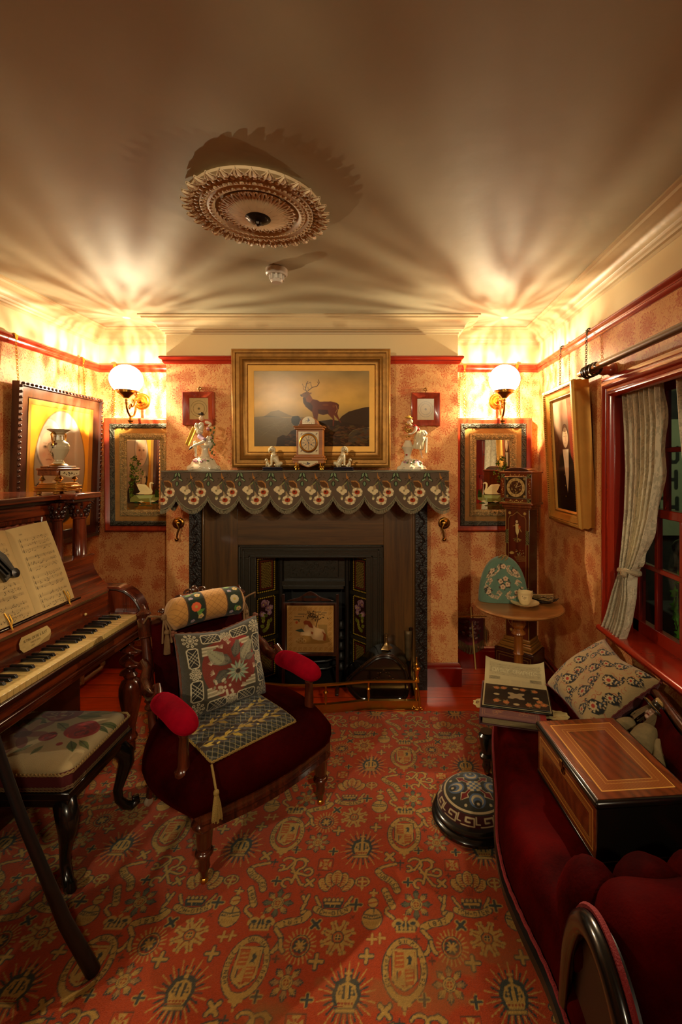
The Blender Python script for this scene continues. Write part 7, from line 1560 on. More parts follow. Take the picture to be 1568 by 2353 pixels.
# ribbons
def ribbon(pts, wd, n=6):
    f = []
    for (x1, y1), (x2, y2) in zip(pts[:-1], pts[1:]): f += [(x1+(x2-x1)*i/n, y1+(y2-y1)*i/n) for i in range(n)]
    f.append(pts[-1]); 
    for _ in range(3): f = [f[0]]+[((a[0]+2*b[0]+c[0])/4, (a[1]+2*b[1]+c[1])/4) for a, b, c in zip(f[:-2], f[1:-1], f[2:])]+[f[-1]]
    cv.line(f, wd+.006, SL); cv.line(f, wd, YL); return f
def rtext(t, pts, h, up=1):
    L_ = [0]
    for a, b in zip(pts[:-1], pts[1:]): L_.append(L_[-1]+math.hypot(b[0]-a[0], b[1]-a[1]))
    xs, ys = [p[0] for p in pts], [p[1] for p in pts]
    for i, ch in enumerate(t):
        s = L_[-1]*(i+.5)/len(t); x, y = np.interp(s, L_, xs), np.interp(s, L_, ys); x2, y2 = np.interp(s+.004, L_, xs), np.interp(s+.004, L_, ys); a = math.atan2(y2-y, x2-x); cv.text(ch, x+math.sin(a)*h/2, y-math.cos(a)*h/2, h, '33362c', .0024, ang=a, asp=.65)
ribbon([(-.03, -.134), (-.052, -.140), (-.075, -.146), (-.094, -.158)], .010); ribbon([(-.035, -.333), (-.06, -.315), (-.058, -.302), (-.043, -.296)], .009)
p1 = [(-.092, -.166), (-.075, -.186), (-.050, -.199), (-.034, -.214), (-.024, -.238)]; f = ribbon(p1, .021); rtext('JUBILEE', f, .0135)
p2 = [(-.066, -.238), (-.056, -.258), (-.046, -.278), (-.038, -.294)]; f = ribbon(p2, .019); rtext('1887', f, .0125)
ribbon([(.118, -.262), (.132, -.284), (.124, -.304)], .010); ribbon([(.136, -.258), (.130, -.280)], .009); ribbon([(.148, -.322), (.136, -.312), (.126, -.318)], .010)
p3 = [(.060, -.362), (.080, -.352), (.108, -.347), (.134, -.340), (.147, -.322)]; f = ribbon(p3, .021); rtext('1837', f[3:20], .0135)
ribbon([(.056, -.372), (.070, -.388), (.082, -.400), (.072, -.430), (.063, -.440)], .011); ribbon([(.080, -.405), (.085, -.428), (.094, -.438)], .010)
# feathers and motto
X, Y = .221, -.211
for k, (dx, dy, a) in enumerate(((-.040, -.006, 2.2), (.040, -.006, .94), (-.022, .012, 1.85), (.022, .012, 1.29), (0, .022, pi/2))):
    bx0, by0 = X+dx*.25, Y-.045; ex, ey = X+dx, Y+dy
    cv.ell(ex, ey, .020, .030, SL, a-pi/2); cv.ell(ex, ey, .017, .027, YL, a-pi/2); cv.line([(bx0, by0), (ex, ey+.01)], .0035, RD)
    for j in range(-2, 3): cv.line([(ex-.010, ey+j*.009-.003), (ex, ey+j*.009), (ex+.010, ey+j*.009-.003)], .0022, RD)
for k in range(5): cv.ell(X-.028+.014*k, Y-.062, .007, .009, SL); cv.ell(X-.028+.014*k, Y-.062, .0048, .007, YL)
cv.poly([(X-.036, Y-.066), (X+.036, Y-.066), (X+.028, Y-.09), (X-.028, Y-.09)], SL); cv.rect(X-.026, Y-.078, X+.026, Y-.071, YL); cv.line([(X-.008, Y-.08), (X-.006, Y-.088)], .002, YL); cv.line([(X+.008, Y-.08), (X+.006, Y-.088)], .002, YL)
for s in (-1, 1): ribbon([(X+s*.060, Y-.052), (X+s*.050, Y-.070), (X+s*.040, Y-.082), (X+s*.046, Y-.094)], .008)
f = ribbon([(X-.052, Y-.094), (X-.030, Y-.104), (X, Y-.108), (X+.030, Y-.104), (X+.052, Y-.094)], .020); rtext('ICH-DIEN', f, .0125)
# buckle, orb
X, Y = .311, -.205
for rr, c in ((1.0, SL), (.9, YL), (.70, SL), (.62, RD)): cv.ell(X, Y, .028*rr, .021*rr, c)
cross(X, Y, .013, YL); cv.poly([(X-.006, Y-.02), (X+.006, Y-.02), (X, Y-.035)], YL)
X, Y = -.103, -.335
cv.ell(X, Y, .034, .036, SL); cv.ell(X, Y, .031, .033, YL); cv.line([(X-.028, Y+.004), (X, Y-.001), (X+.028, Y+.004)], .003, SL); cv.line([(X-.028, Y+.014), (X, Y+.010), (X+.028, Y+.014)], .003, SL); [cv.ell(X-.024+.008*k, Y+.0065, .002, .002, SL) for k in range(7)]; cv.line([(X+.004, Y+.012), (X+.004, Y+.034)], .003, SL)
for k in range(12): cv.line([(X-.022+.004*k, Y-.008), (X-.024+.004*k, Y-.022)], .0012, '9c7434')
cv.ell(X, Y+.054, .018, .019, SL); cv.ell(X, Y+.054, .0155, .0165, YL); cv.line([(X-.014, Y+.052), (X+.014, Y+.056)], .003, RD); cross(X, Y+.088, .012, YL, SL); cv.ell(X, Y+.080, .006, .006, YL)
for x, y, s, c, o, a in ((-.075, .085, .014, YL, RD, 0), (-.112, .033, .017, YL, SL, 0), (-.053, -.104, .019, YL, SL, .78), (.053, -.076, .013, SL, YL, 0), (.192, -.081, .014, SL, YL, 0), (-.014, -.13, .011, SL, None, 0), (-.014, -.15, .008, '6a3a20', None, 0), (.013, -.207, .014, SL, YL, 0), (.129, -.211, .017, YL, SL, .78), (.177, -.355, .017, SL, YL, .78), (-.099, -.398, .014, YL, RD, 0), (.037, -.397, .009, '5c3a24', None, 0), (.08, -.459, .009, '5c3a24', None, 0), (.198, -.464, .018, YL, SL, 0), (.297, -.289, .017, SL, YL, 0), (.155, -.181, .008, '5c3a24', None, 0), (.11, -.245, .008, '7a3a18', None, .78), (.29, -.33, .008, '7a3a18', None, .78), (-.06, -.21, .006, '7a3a18', None, 0)): cross(x, y, s, c, o, a)
X, Y = .172, -.137
cv.line([(X-.026, Y-.024), (X+.026, Y-.024), (X+.026, Y+.024), (X-.026, Y+.024), (X-.026, Y-.024)], .003, '5c3a24')
for a in range(4): t = a*pi/2; cv.poly([(X, Y)]+[(X+.024*math.cos(t+o), Y+.024*math.sin(t+o)) for o in (-.55, .55)], YL)
for a in range(4): t = a*pi/2; cv.ell(X+.010*math.cos(t), Y+.010*math.sin(t), .003, .003, RD)
tile = cv.px()[:, :, :]; TH, TW = tile.shape[:2]
RX0, RX1, RY0, RY1 = -1.72, 1.02, .55, 2.697; NX, NY = 1050, 826; th = math.radians(-1.6)
gx, gy = np.meshgrid(np.linspace(RX0, RX1, NX), np.linspace(RY0, RY1, NY)); cx_, cy_ = .0747, 1.7998
lu = ((gx-cx_)*math.cos(th)-(gy-cy_)*math.sin(th)*-1*-1)/TU; lu = ((gx-cx_)-(gy-cy_)*.0385)/TU; lv = ((gy-cy_)+.012*(gx-cx_))/TV
col = tile[((lv % 1)*TH).astype(int) % TH, ((lu % 1)*TW).astype(int) % TW].copy()
wv = RNG.random((NY, NX)); col *= (.84+.30*wv)[..., None]; col *= (.82+.36*fbm(NY, NX, 7, 5))[..., None]
wear = np.clip((fbm(NY, NX, 11, 8)-.5)*9, 0, 1)*np.exp(-(((gx+.15)/.42)**2+((gy-1.16)/.10)**2)); wear += .5*np.clip((fbm(NY, NX, 20, 18)-.6)*12, 0, 1)*np.exp(-(((gx-.1)/.5)**2+((gy-1.3)/.12)**2)); wear = np.clip(wear, 0, 1)[..., None]
col = col*(1-wear)+np.array(srgb('8e6a34'))*wear
CPT = painted('woven_carpet', .92, sheen=.15, bump=.9, bscale=420)
rgx = np.linspace(RX0, RX1, NX)
def rugf(U, V, o=0): return RX0+U*(RX1-RX0), RY0+V*(RY1-RY0)+(V > .999)*(.004*np.sin(U*150)), .006+o+.0012*np.sin(U*23+V*9)
o = sheet('carpet', col, rugf, CPT, back=lambda U, V: (RX0+U*(RX1-RX0), RY0+V*(RY1-RY0), .001+0*U)); tag(o, 'worn orange red carpet woven with crowns, shields, ribbons and stars in gold and slate', 'carpet')
# ---------------------------------------------------------------- round footstool
g = empty('footstool', (.364, 1.89, 0), 'round domed footstool with blue and red needlework on a black turned base', 'footstool')
fx, fy_ = .364, 1.885
MB().lathe([(.160, .012), (.170, .018), (.172, .030), (.166, .038), (.158, .041), (.160, .048), (.161, .056), (.155, .062), (.148, .064), (.14, .075)], (fx, fy_, 0), seg=64).build('base', EB, g)
for k in range(3): a = k*2.09+.5; MB().blob((fx+.12*math.cos(a), fy_+.12*math.sin(a), .012), (.018, .018, .0125), 10, 8).build('foot', EB, g)
pc = CV(.26, .26, 700, '2c2a20'); bl, cr_, rd = '4c5c74', 'b09c74', '6a100c'; X = Y = .13
for k in range(4):
    a = k*pi/2; px, py = X+.075*math.cos(a), Y+.075*math.sin(a); pc.ell(px, py, .033, .033, bl); pc.ell(px, py, .025, .025, cr_); pc.ell(px+.006*math.cos(a), py+.006*math.sin(a), .019, .019, bl); pc.ell(px+.016*math.cos(a), py+.016*math.sin(a), .016, .016, '2c2a20'); pc.ell(px+.016*math.cos(a), py+.016*math.sin(a), .006, .006, cr_)
    a += pi/4
    for c, w0 in ((cr_, .020), (rd, .013)): pc.line([(X+.035*math.cos(a), Y+.035*math.sin(a)), (X+.085*math.cos(a), Y+.085*math.sin(a))], w0*.7, c); pc.poly([(X+(.09+w0*.3)*math.cos(a), Y+(.09+w0*.3)*math.sin(a)), (X+.068*math.cos(a+.32*w0/.02), Y+.068*math.sin(a+.32*w0/.02)), (X+.052*math.cos(a), Y+.052*math.sin(a)), (X+.068*math.cos(a-.32*w0/.02), Y+.068*math.sin(a-.32*w0/.02))], c)
    for da in (-.28, .28): pc.ell(X+.105*math.cos(a+da), Y+.105*math.sin(a+da), .006, .006, cr_)
for i in range(-2, 3):
    for j in range(-2, 3):
        if abs(i)+abs(j) < 4: pc.rect(X+i*.012-.006, Y+j*.012-.006, X+i*.012+.006, Y+j*.012+.006, cr_ if (i+j) % 2 else bl)
bc = CV(1.0, .09, 400, '3a0a0a'); bc.wrap = True; bc.rect(0, 0, 1, .014, '241a14'); bc.rect(0, .080, 1, .09, cr_); bc.rect(0, .072, 1, .078, '2c2a20')
for k in range(12):
    x = k/12
    for pts in ([(0, .022), (.055, .022), (.055, .060), (.018, .060), (.018, .040), (.036, .040)], [(.064, .066), (.064, .034), (.078, .034)]): bc.line([(x+a, b) for a, b in pts], .0065, cr_)
tp, bd = pc.px(), bc.px(); NA, NS = 420, 120; ss_ = np.linspace(0, 1, NS); A_, S_ = np.meshgrid(np.linspace(0, 2*np.pi, NA), ss_)
def prof_(s): return .150*np.sin(s*np.pi/2*.98+.02)**1.0*(s < 2), .060+.078*np.cos(s*np.pi/2)**.8
r_ = .150*np.sin(S_*np.pi/2); tx_i = ((.13+r_*np.cos(A_)*1.04)/.26*tp.shape[1]).astype(int).clip(0, tp.shape[1]-1); ty_i = ((.13+r_*np.sin(A_)*1.04)/.26*tp.shape[0]).astype(int).clip(0, tp.shape[0]-1)
img = tp[ty_i, tx_i]; band = S_ > .56; bi = ((1-(S_-.56)/.44)*bd.shape[0]).astype(int).clip(0, bd.shape[0]-1); ai = ((A_/(2*np.pi))*bd.shape[1]).astype(int) % bd.shape[1]; img[band] = bd[bi, ai][band]
sheet('needlework_dome', img, lambda U, V: (fx+.150*np.sin(V*np.pi/2)*np.cos(U*2*np.pi), fy_+.150*np.sin(V*np.pi/2)*np.sin(U*2*np.pi), .062+.075*np.clip(np.cos(V*np.pi/2), 0, 1)**.75), FAB, g)
# ---------------------------------------------------------------- chaise longue
g = empty('chaise_longue', (.7, 1.5, 0), 'crimson velvet chaise longue with dark show wood and a scrolled head end under the window', 'sofa')
EY = [.90, 1.07, 1.18, 1.31, 1.45, 1.62, 1.80, 1.95, 2.08, 2.18, 2.25, 2.29]; EX = [.385, .380, .358, .340, .350, .392, .425, .455, .49, .535, .60, .68]
# smoothed front edge
ey = np.linspace(.90, 2.29, 80); ex = np.interp(ey, EY, EX); 
for _ in range(6): ex[1:-1] = (ex[:-2]+2*ex[1:-1]+ex[2:])/4
CVEL = velvet('chaise_velvet', '4a0302', '280101', .06, '800c08')
def fe(t): y = .90+t*1.39; return float(np.interp(y, ey, ex)), y
def cseat(u, v):
    x0, y = fe(u); x = x0+(1.0-x0)*v; e = min(1, v/.10); z = .335+.062*math.sin(min(1, e)*pi/2)**.8+.012*math.sin(pi*v)+.004*math.sin(y*31)*math.exp(-((v-.25)/.25)**2)*(1 if e >= .5 else 0); z -= .05*max(0, (u-.93)/.07)**2; return (x+.014*(1-math.sin(e*pi/2)), y, z)
m = MB(); m.grid(cseat, 140, 46); m.grid(lambda u, v: (fe(u)[0]+.014+.010*math.sin(v*pi)*-1, fe(u)[1], .335-.075*v-.05*max(0, (u-.93)/.07)**2*(1-v)), 140, 8)
m.build('seat', CVEL, g, ang=60)
m = MB(); m.sweep([(-.02, -.045), (.004, -.045), (.010, -.03), (.004, -.012), (.012, 0), (.004, .012), (-.02, .012)], [(fe(k/70)[0]+.004, fe(k/70)[1], .255) for k in range(71)]); m.build('show_rail', EB, g)
m = MB(); m.tube([(fe(k/90)[0]+.002, fe(k/90)[1], .272+.002*math.sin(k*2.3)) for k in range(91)], .0055, 6); m.build('gimp', mat('crimson_gimp', '7c1014', .85, bump=1, bscale=300), g)
m = MB(); m.ext([(fe(k/30)[0]+.03, fe(k/30)[1]) for k in range(31)]+[(1.0, 2.28), (1.0, .70), (.42, .70)], .31, d0=.20); m.build('seat_base', BW, g)
CL = [(.010, .014), (.016, .03), (.022, .045), (.018, .06), (.020, .075), (.032, .085), (.034, .098), (.024, .108), (.028, .13), (.036, .17), (.038, .19), (.028, .2), (.030, .208)]
for x, y in ((.475, 2.15), (.92, 2.20), (.46, 1.05), (.92, .80)):
    l = MB().lathe(CL, (x, y, 0), seg=24).build('leg', EB, g); MB().blob((x, y, .018), (.014, .014, .013), 10, 8).build('castor', ABRASS, l)
# back along the wall
BK = [(.72, .90, .62), (1.0, .92, .62), (1.25, .935, .615), (1.47, .955, .605), (1.60, .985, .605), (1.72, 1.015, .60), (1.86, 1.03, .56), (1.98, 1.035, .49), (2.08, 1.035, .42)]
by_ = np.linspace(.72, 2.08, 60); bxx = np.interp(by_, [b[0] for b in BK], [b[1] for b in BK]); bzz = np.interp(by_, [b[0] for b in BK], [b[2] for b in BK])
for _ in range(5): bxx[1:-1] = (bxx[:-2]+2*bxx[1:-1]+bxx[2:])/4; bzz[1:-1] = (bzz[:-2]+2*bzz[1:-1]+bzz[2:])/4
def cb(u, v): i = u*59; x = float(np.interp(i, range(60), bxx)); z1 = float(np.interp(i, range(60), bzz)); y = float(np.interp(i, range(60), by_)); t = 1+.25*math.cos(y*26)*math.cos(v*7); return (x-.014-.05*math.sin(pi*min(1, v*.95+.03))**.6*t, y, .34+(z1-.345)*v)
m = MB(); m.grid(cb, 90, 20); m.build('back_cushion', CVEL, g, ang=70)
m = MB(); m.tube([(float(a), float(b), float(c)) for a, b, c in zip(bxx, by_, bzz)], .016, 10); m.grid(lambda u, v: (float(np.interp(u*59, range(60), bxx))+.004, float(np.interp(u*59, range(60), by_)), .22+(float(np.interp(u*59, range(60), bzz))-.22)*v), 50, 3); m.build('back_rail', MAH, g)
# rolled head end
def roll(u, v):
    x = .41+.565*v; a = -1.0+u*4.4; e = max(.02, 1-abs(v*2-1)**9)**.5; bul = 1+.05*math.sin(v*17)*math.cos(a); r = .128*e*bul; return (x, .865+r*math.cos(a)*1.02, .505+r*math.sin(a))
def lobe(u, v):
    pl_ = .75+.25*abs(math.cos((u-.02)*pi*2.6))**.6; z = .585-.19*v**1.3; return (.395+.58*u, .93+.19*math.sin(v*pi/2)*pl_+.0*v, z+.03*math.sin(pi*v)*pl_)
m = MB(); m.grid(roll, 40, 60)
for x_, rx_, z_ in ((.452, .070, .455), (.575, .085, .47), (.71, .10, .48), (.86, .11, .48)): m.blob((x_, 1.0-.012*(x_ > .5), z_), (rx_, .105, .125), 24, 16, wob=.06, sd=x_*9)
m.build('head_roll', CVEL, g, ang=80)
def smooth_path(p, n=5):
    o = []
    for i in range(len(p)-1):
        a0, a1, a2, a3 = [Vector(p[max(0, min(len(p)-1, j))]) for j in (i-1, i, i+1, i+2)]
        for k in range(n): t = k/n; o.append(tuple(.5*((2*a1)+(a2-a0)*t+(2*a0-5*a1+4*a2-a3)*t*t+(3*a1-a0-3*a2+a3)*t**3)))
    return o+[tuple(p[-1])]
ar = [q_[:2] for q_ in smooth_path([(1.0, .285, 0), (.985, .37, 0), (.965, .45, 0), (.925, .53, 0), (.87, .575, 0), (.81, .578, 0), (.755, .545, 0), (.71, .48, 0), (.685, .39, 0), (.675, .28, 0), (.67, .12, 0), (.67, .02, 0)])]
m = MB(); m.tube([(.388, y, z) for y, z in ar], [.014+.009*min(1, i/20) for i in range(len(ar))], 14, flat=.8); m.build('scroll_frame', EB, g)
MB(Matrix(((0, 0, 1, .40), (1, 0, 0, 0), (0, 1, 0, 0), (0, 0, 0, 1)))).ext([(y, z) for y, z in ar[:46]]+[(.675, .22), (1.0, .22)], .02).build('scroll_panel', BW, g)
m = MB(); cp = [(.400, .83+(y-.83)*1.14, .3+(z-.3)*1.09) for y, z in ar[:44]]; m.tube(cp, .006, 6); m.build('gimp', MC['crimson_gimp'], g)
# ---------------------------------------------------------------- music box
QA = T(.667, 1.39, .407) @ rot(0, 0, .085); bw, bl_, bh = .262, .366, .150
g = empty('music_box', (.667, 1.39, .407), 'inlaid rosewood music box with black edged lid on the chaise longue', 'music box')
RWB = wood('box_rosewood', '7c3c18', '3c1a0a', 'y', .2, .7)
m = MB(QA); m.box(-bw/2, bw/2, -bl_/2, bl_/2, 0.006, bh); m.box(-bw/2-.004, bw/2+.004, -bl_/2-.004, bl_/2+.004, 0, .012); m.build('box_body', EB, g, bevel=.002)
m = MB(QA); m.box(-bw/2-.010, bw/2+.010, -bl_/2-.010, bl_/2+.010, bh, bh+.022); m.build('lid', EB, g, bevel=.008)
INL = painted('french_polish', .18, coat=.7)
def inlay(w_, h_, ppu=720):
    cv = CV(w_, h_, ppu, '6e3416'); fb = fbm(cv.H, cv.W, 3, 4, 5); xs = np.linspace(0, 1, cv.W)[None]; st = fbm(cv.H, cv.W, 2, 9, 2)
    gr = np.sin((xs*26+np.linspace(0, 5, cv.H)[:, None]+st*4+fb*3)*2.2)*.5+.5; cv.a = cv.a*(.72+.42*gr*fb[...]*1.5)[..., None]*(.8+.4*fbm(cv.H, cv.W, 9, 3))[..., None]
    t = min(w_, h_)*.11; m_ = .5
    mask = np.zeros((cv.H, cv.W), bool); yy, xx = np.mgrid[0:cv.H, 0:cv.W]/cv.k; ins = lambda d: (xx > d) & (xx < w_-d) & (yy > d) & (yy < h_-d)
    bnd = ins(t) & ~ins(t*2.3); cv.a[bnd] = (np.array(srgb('8a4e22'))[None]*(.7+.5*((np.sin((xx[bnd]+yy[bnd])*700)*.5+.5)))[:, None])
    for d, ww, c in ((t, .0028, 'd09a48'), (t*1.9, .0012, 'b4803c'), (t*2.3, .0015, 'c08c44')): cv.line([(d, d), (w_-d, d), (w_-d, h_-d), (d, h_-d), (d, d)], ww, c)
    return cv.px()
sheet('lid_veneer', inlay(bw, bl_), Mfn(QA, lambda U, V: ((U-.5)*bw, (V-.5)*bl_, bh+.0235+0*U)), INL, g, back=Mfn(QA, lambda U, V: ((U-.5)*bw, (V-.5)*bl_, bh+.020+0*U)))
sheet('front_veneer', inlay(bl_, bh-.02), Mfn(QA, lambda U, V: (-bw/2-.003, (.5-U)*bl_*.98, .013+V*(bh-.016))), INL, g, back=Mfn(QA, lambda U, V: (-bw/2+.001, (.5-U)*bl_*.98, .013+V*(bh-.016))))
m = MB(QA); m.lathe([(.010, 0), (.010, .003), (.004, .004), (.004, .001)], (-bw/2-.003, 0, bh-.022), rot(0, -pi/2, 0), 16); m.box(-bw/2-.012, -bw/2-.008, -.008, .008, bh-.012, bh+.010); m.build('lock_escutcheon', ABRASS, g)
# ---------------------------------------------------------------- album, newspaper, lacquer cover, lace cards
BA = T(.545, 1.975, .402) @ rot(0, 0, math.radians(-14.5))
g = empty('scrapbook', (.545, 1.975, .402), 'faded purple album with red and gold cover, lowest in the stack on the chaise longue', 'book')
MB(BA).box(-.118, .122, -.145, .15, .004, .032).build('pages', mat('foxed_pages', 'b09868', .8, bump=1, bscale=200, stretch=(1, 1, 30), var=.3), g)
m = MB(BA); m.box(-.128, .128, -.152, .157, 0, .005); m.box(-.132, -.126, -.152, .157, 0, .036); m.build('back_cover', mat('album_leather', '4c2426', .6, var=.3), g, bevel=.002)
cv = CV(.26, .31, 620, '64403e'); cv.noise(.15, 30, 2); cv.rect(.06, .06, .235, .29, '7c1c14'); cv.rect(.235, 0, .26, .31, '7c1c14')
cv.line([(.012, .012), (.228, .012), (.228, .298), (.012, .298), (.012, .012)], .0016, '8e6a50'); cv.line([(.02, .02), (.22, .02), (.22, .29), (.02, .29), (.02, .02)], .0012, '8e6a50')
for k in range(24): cv.ring(.04+random.random()*.17, .03+random.random()*.07, .009, .006, .0014, 'a0744c')
cv.ell(.12, .13, .06, .04, '8c2018'); cv.text('ALBUM', .12, .085, .022, 'b88a50', .003); cv.line([(.05, .05), (.11, .062), (.2, .052)], .002, 'a0744c')
sheet('front_cover', cv.px(), Mfn(BA, lambda U, V: (-.13+.26*U, -.155+.313*V, .0375+.001*np.sin(U*4))), PAP, g, back=Mfn(BA, lambda U, V: (-.13+.26*U, -.155+.313*V, .032+0*U)), backc='4c2426')
NA_ = T(.575, 2.03, .441) @ rot(0, 0, math.radians(-14.5))
tag(MB(NA_).box(-.142, .142, -.152, .06, 0, .005).build('backing_board', EB, bevel=.001), 'black board under the newspaper on the purple album', 'board')
cv = CV(.27, .36, 700, 'a8966c'); cv.noise(.07, 7, 3); cv.rect(.02, .27, .25, .345, '8e7f5c', .5)
for k in range(260): x, y = .02+random.random()*.23, .275+random.random()*.065; cv.line([(x, y), (x+.006, y+random.uniform(-.004, .004))], .0012, '6a5f46', .7)
cv.text('DAILY GRAPHIC', .135, .295, .020, 'c0b084', .0034, asp=.6, gap=.28); cv.text('DAILY GRAPHIC', .136, .294, .020, '7c7054', .0010, asp=.6, gap=.28)
for x0, x1 in ((.02, .07), (.2, .25)): cv.rect(x0, .235, x1, .262, '857654'); [cv.line([(x0+random.random()*.05, .236+random.random()*.025), (x0+random.random()*.05, .236+random.random()*.025)], .001, '4a4434') for k in range(14)]
for k in range(90): y = .01+k*.0026; [cv.line([(.02+c_*.048, y), (.062+c_*.048, y)], .0008, '867858', .6) for c_ in range(5) if not (c_ in (0, 4) and y > .23)]
def news(U, V, o=0): return -.137+.274*U, -.145+.375*V, .008+.030*np.clip((V-.62)/.38, 0, 1)**2*(1+.8*np.abs(U*2-1)**3)+.003*np.sin(U*5)*V+o
o = sheet('newspaper', cv.px(), Mfn(NA_, news), PAP, back=Mfn(NA_, lambda U, V: news(U, V, -.002)), backc='8e7f5c'); tag(o, 'yellowed illustrated newspaper curling up at the far edge, on the album', 'newspaper')
cv = CV(.262, .178, 900, '24211a'); cv.noise(.25, 12, 3); q = random.Random(4)
for x, y in ((.05, .035), (.09, .03), (.18, .028), (.215, .03), (.225, .06), (.05, .145), (.16, .15), (.21, .145), (.08, .15), (.24, .04)):
    for k in range(4): cv.leaf(x, y, q.random()*6, .022, .006, q.choice(['5a5434', '4a4a30', '6c6238']))
    cv.flower(x, y, .013, 6, '9a5c34', 'b07c48', q.random())
PH = '8e7c5c'
for x, y in ((.131, .155), (.131, .022), (.05, .088), (.212, .088)): cv.ell(x, y, .013, .008, PH); cv.ell(x, y-.002, .012, .006, 'a8966c')
cv.rect(.097, .062, .165, .114, PH); 
for x, y in ((.131, .118), (.131, .058), (.094, .088), (.168, .088)): cv.ell(x, y, .013, .012, '24211a')
def cov(U, V, o=0): return -.130+.262*U, -.148+.182*V, .0155+.002*np.sin(V*3)+o
o = sheet('lacquer_cover', cv.px(), Mfn(NA_, cov), PNL, back=Mfn(NA_, lambda U, V: cov(U, V, -.004)), backc='14120e'); tag(o, 'black lacquer cover with painted roses and cut out holes lying on the newspaper', 'cover')
for i, (x, y, z, a, lab) in enumerate(((.440, 2.03, .4035, .5, 'cream lace paper card sticking out left of the purple album'), (.70, 1.90, .418, -.3, 'cream lace paper card between the purple album and the music box'))):
    cv = CV(.11, .08, 700, 'b8a46c'); cv.noise(.15, 9, i); [cv.leaf(.03+.05*random.random(), .02+.04*random.random(), random.random()*6, .014, .004, random.choice(['6a6a30', '3a3424', '7c3a2c'])) for k in range(9)]
    A = T(x, y, z) @ rot(0, 0, a)
    def lc(U, V, o=0, A=A): t = V*2*np.pi; r = U*(1+.06*np.cos(t*11)); return .055*r*np.cos(t), .042*r*np.sin(t), .003*np.sin(t*3)*U+o
    o = sheet('lace_card', cv.px(), Mfn(A, lc), PAP, back=Mfn(A, lambda U, V: lc(U, V, -.0012)), backc='8e7f5c'); tag(o, lab, 'card', 'lace paper cards')
# ---------------------------------------------------------------- paisley cushion
ex_ = Vector((.10, -.99, -.06)).normalized(); ey_ = Vector((.80, .05, .58)); ey_ = (ey_-ex_*ey_.dot(ex_)).normalized(); ez_ = ex_.cross(ey_)
KM = Matrix(((ex_.x, ey_.x, ez_.x, .885), (ex_.y, ey_.y, ez_.y, 1.905), (ex_.z, ey_.z, ez_.z, .545), (0, 0, 0, 1)))
cv = CV(.38, .36, 640, 'a88e60'); cv.noise(.08, 10, 2); q = random.Random(8); NV, RR = '1e1e1e', '8c2c18'
for k in range(150):
    x, y, a = q.random()*.38, q.random()*.36, q.random()*6.28; cv.line(arcp(x, y, .008+q.random()*.008, a, a+2.5, 5, .5), .0024, RR if k % 2 else 'a4583c')
def paisley(x, y, s, a):
    co, si = math.cos(a), math.sin(a); tr = lambda u, v: (x+s*(co*u-si*v), y+s*(si*u+co*v))
    sh = [(.0, -1), (.5, -.8), (.65, -.35), (.55, .1), (.3, .5), (.0, .8), (-.4, .9), (-.6, .7), (-.45, .55), (-.25, .6), (-.1, .4), (-.3, .1), (-.6, -.3), (-.5, -.8)]
    cv.poly([tr(u, v) for u, v in sh], NV); [cv.ell(*tr(u_, v_), s*.085, s*.085, c__) for u_, v_, c__ in ((.35, -.2, 'b8a074'), (.2, .1, 'a88860'), (-.2, -.1, 'b8a074'), (0, .2, 'b8a074'), (.25, .35, 'a88860'), (-.35, -.5, 'b8a074'), (.42, -.55, 'b8a074'), (.0, -.85, 'b8a074'), (-.3, .78, 'b09468'), (-.1, .6, 'a88860'), (.1, .55, 'b8a074'), (-.25, -.75, 'a88860'), (.3, -.8, 'a88860'))]
    cv.ell(*tr(.02, -.45), s*.36, s*.36, NV)
    for k in range(9): t = k*.7; cv.ell(*tr(.02+.26*math.cos(t), -.45+.26*math.sin(t)), s*.10, s*.10, 'b8a074')
    cv.ell(*tr(.02, -.45), s*.17, s*.17, 'a03018'); [cv.ell(*tr(.15-.09*k, .0+.16*k), s*.08, s*.08, 'b8a074' if k % 2 else '3c4c5c') for k in range(5)]
    cv.line([tr(-.1, .4), tr(-.25, .6), tr(-.45, .55), tr(-.6, .7)], s*.08, NV)
for x, y, s, a in ((.02, .15, .04, -.4), (.03, .24, .03, -.9), (.13, .26, .032, -.3), (.23, .27, .032, -.8), (.25, .165, .034, -.3), (.145, .155, .034, -.8), (.1, .05, .03, -.8), (.31, .05, .034, -.2), (.2, .06, .03, -.9), (.36, .17, .034, -.5), (.36, .28, .03, -.8), (.06, .30, .04, -.6), (.16, .31, .042, -.5), (.27, .31, .04, -.7), (.09, .20, .042, -.4), (.2, .215, .045, -.5), (.31, .22, .048, -.9), (.05, .09, .042, -.5), (.15, .10, .046, -.3), (.26, .11, .048, -.5), (.35, .10, .044, -.4), (.1, .01, .04, -.4), (.21, .01, .045, -.4), (.35, .34, .035, -.4)): paisley(x, y, s, a)
f, b = pillow(KM, .36, .33, .14)
g = empty('paisley_cushion', (.885, 1.905, .42), 'cream paisley cushion propped against the chaise back under the window sill', 'cushion'); sheet('cushion_cover', cv.px(), f, COS, g, back=b, backc='5c1008'); corded(KM, .36, .33, mat('dark_red_cord', '5a1410', .8), g, .003)
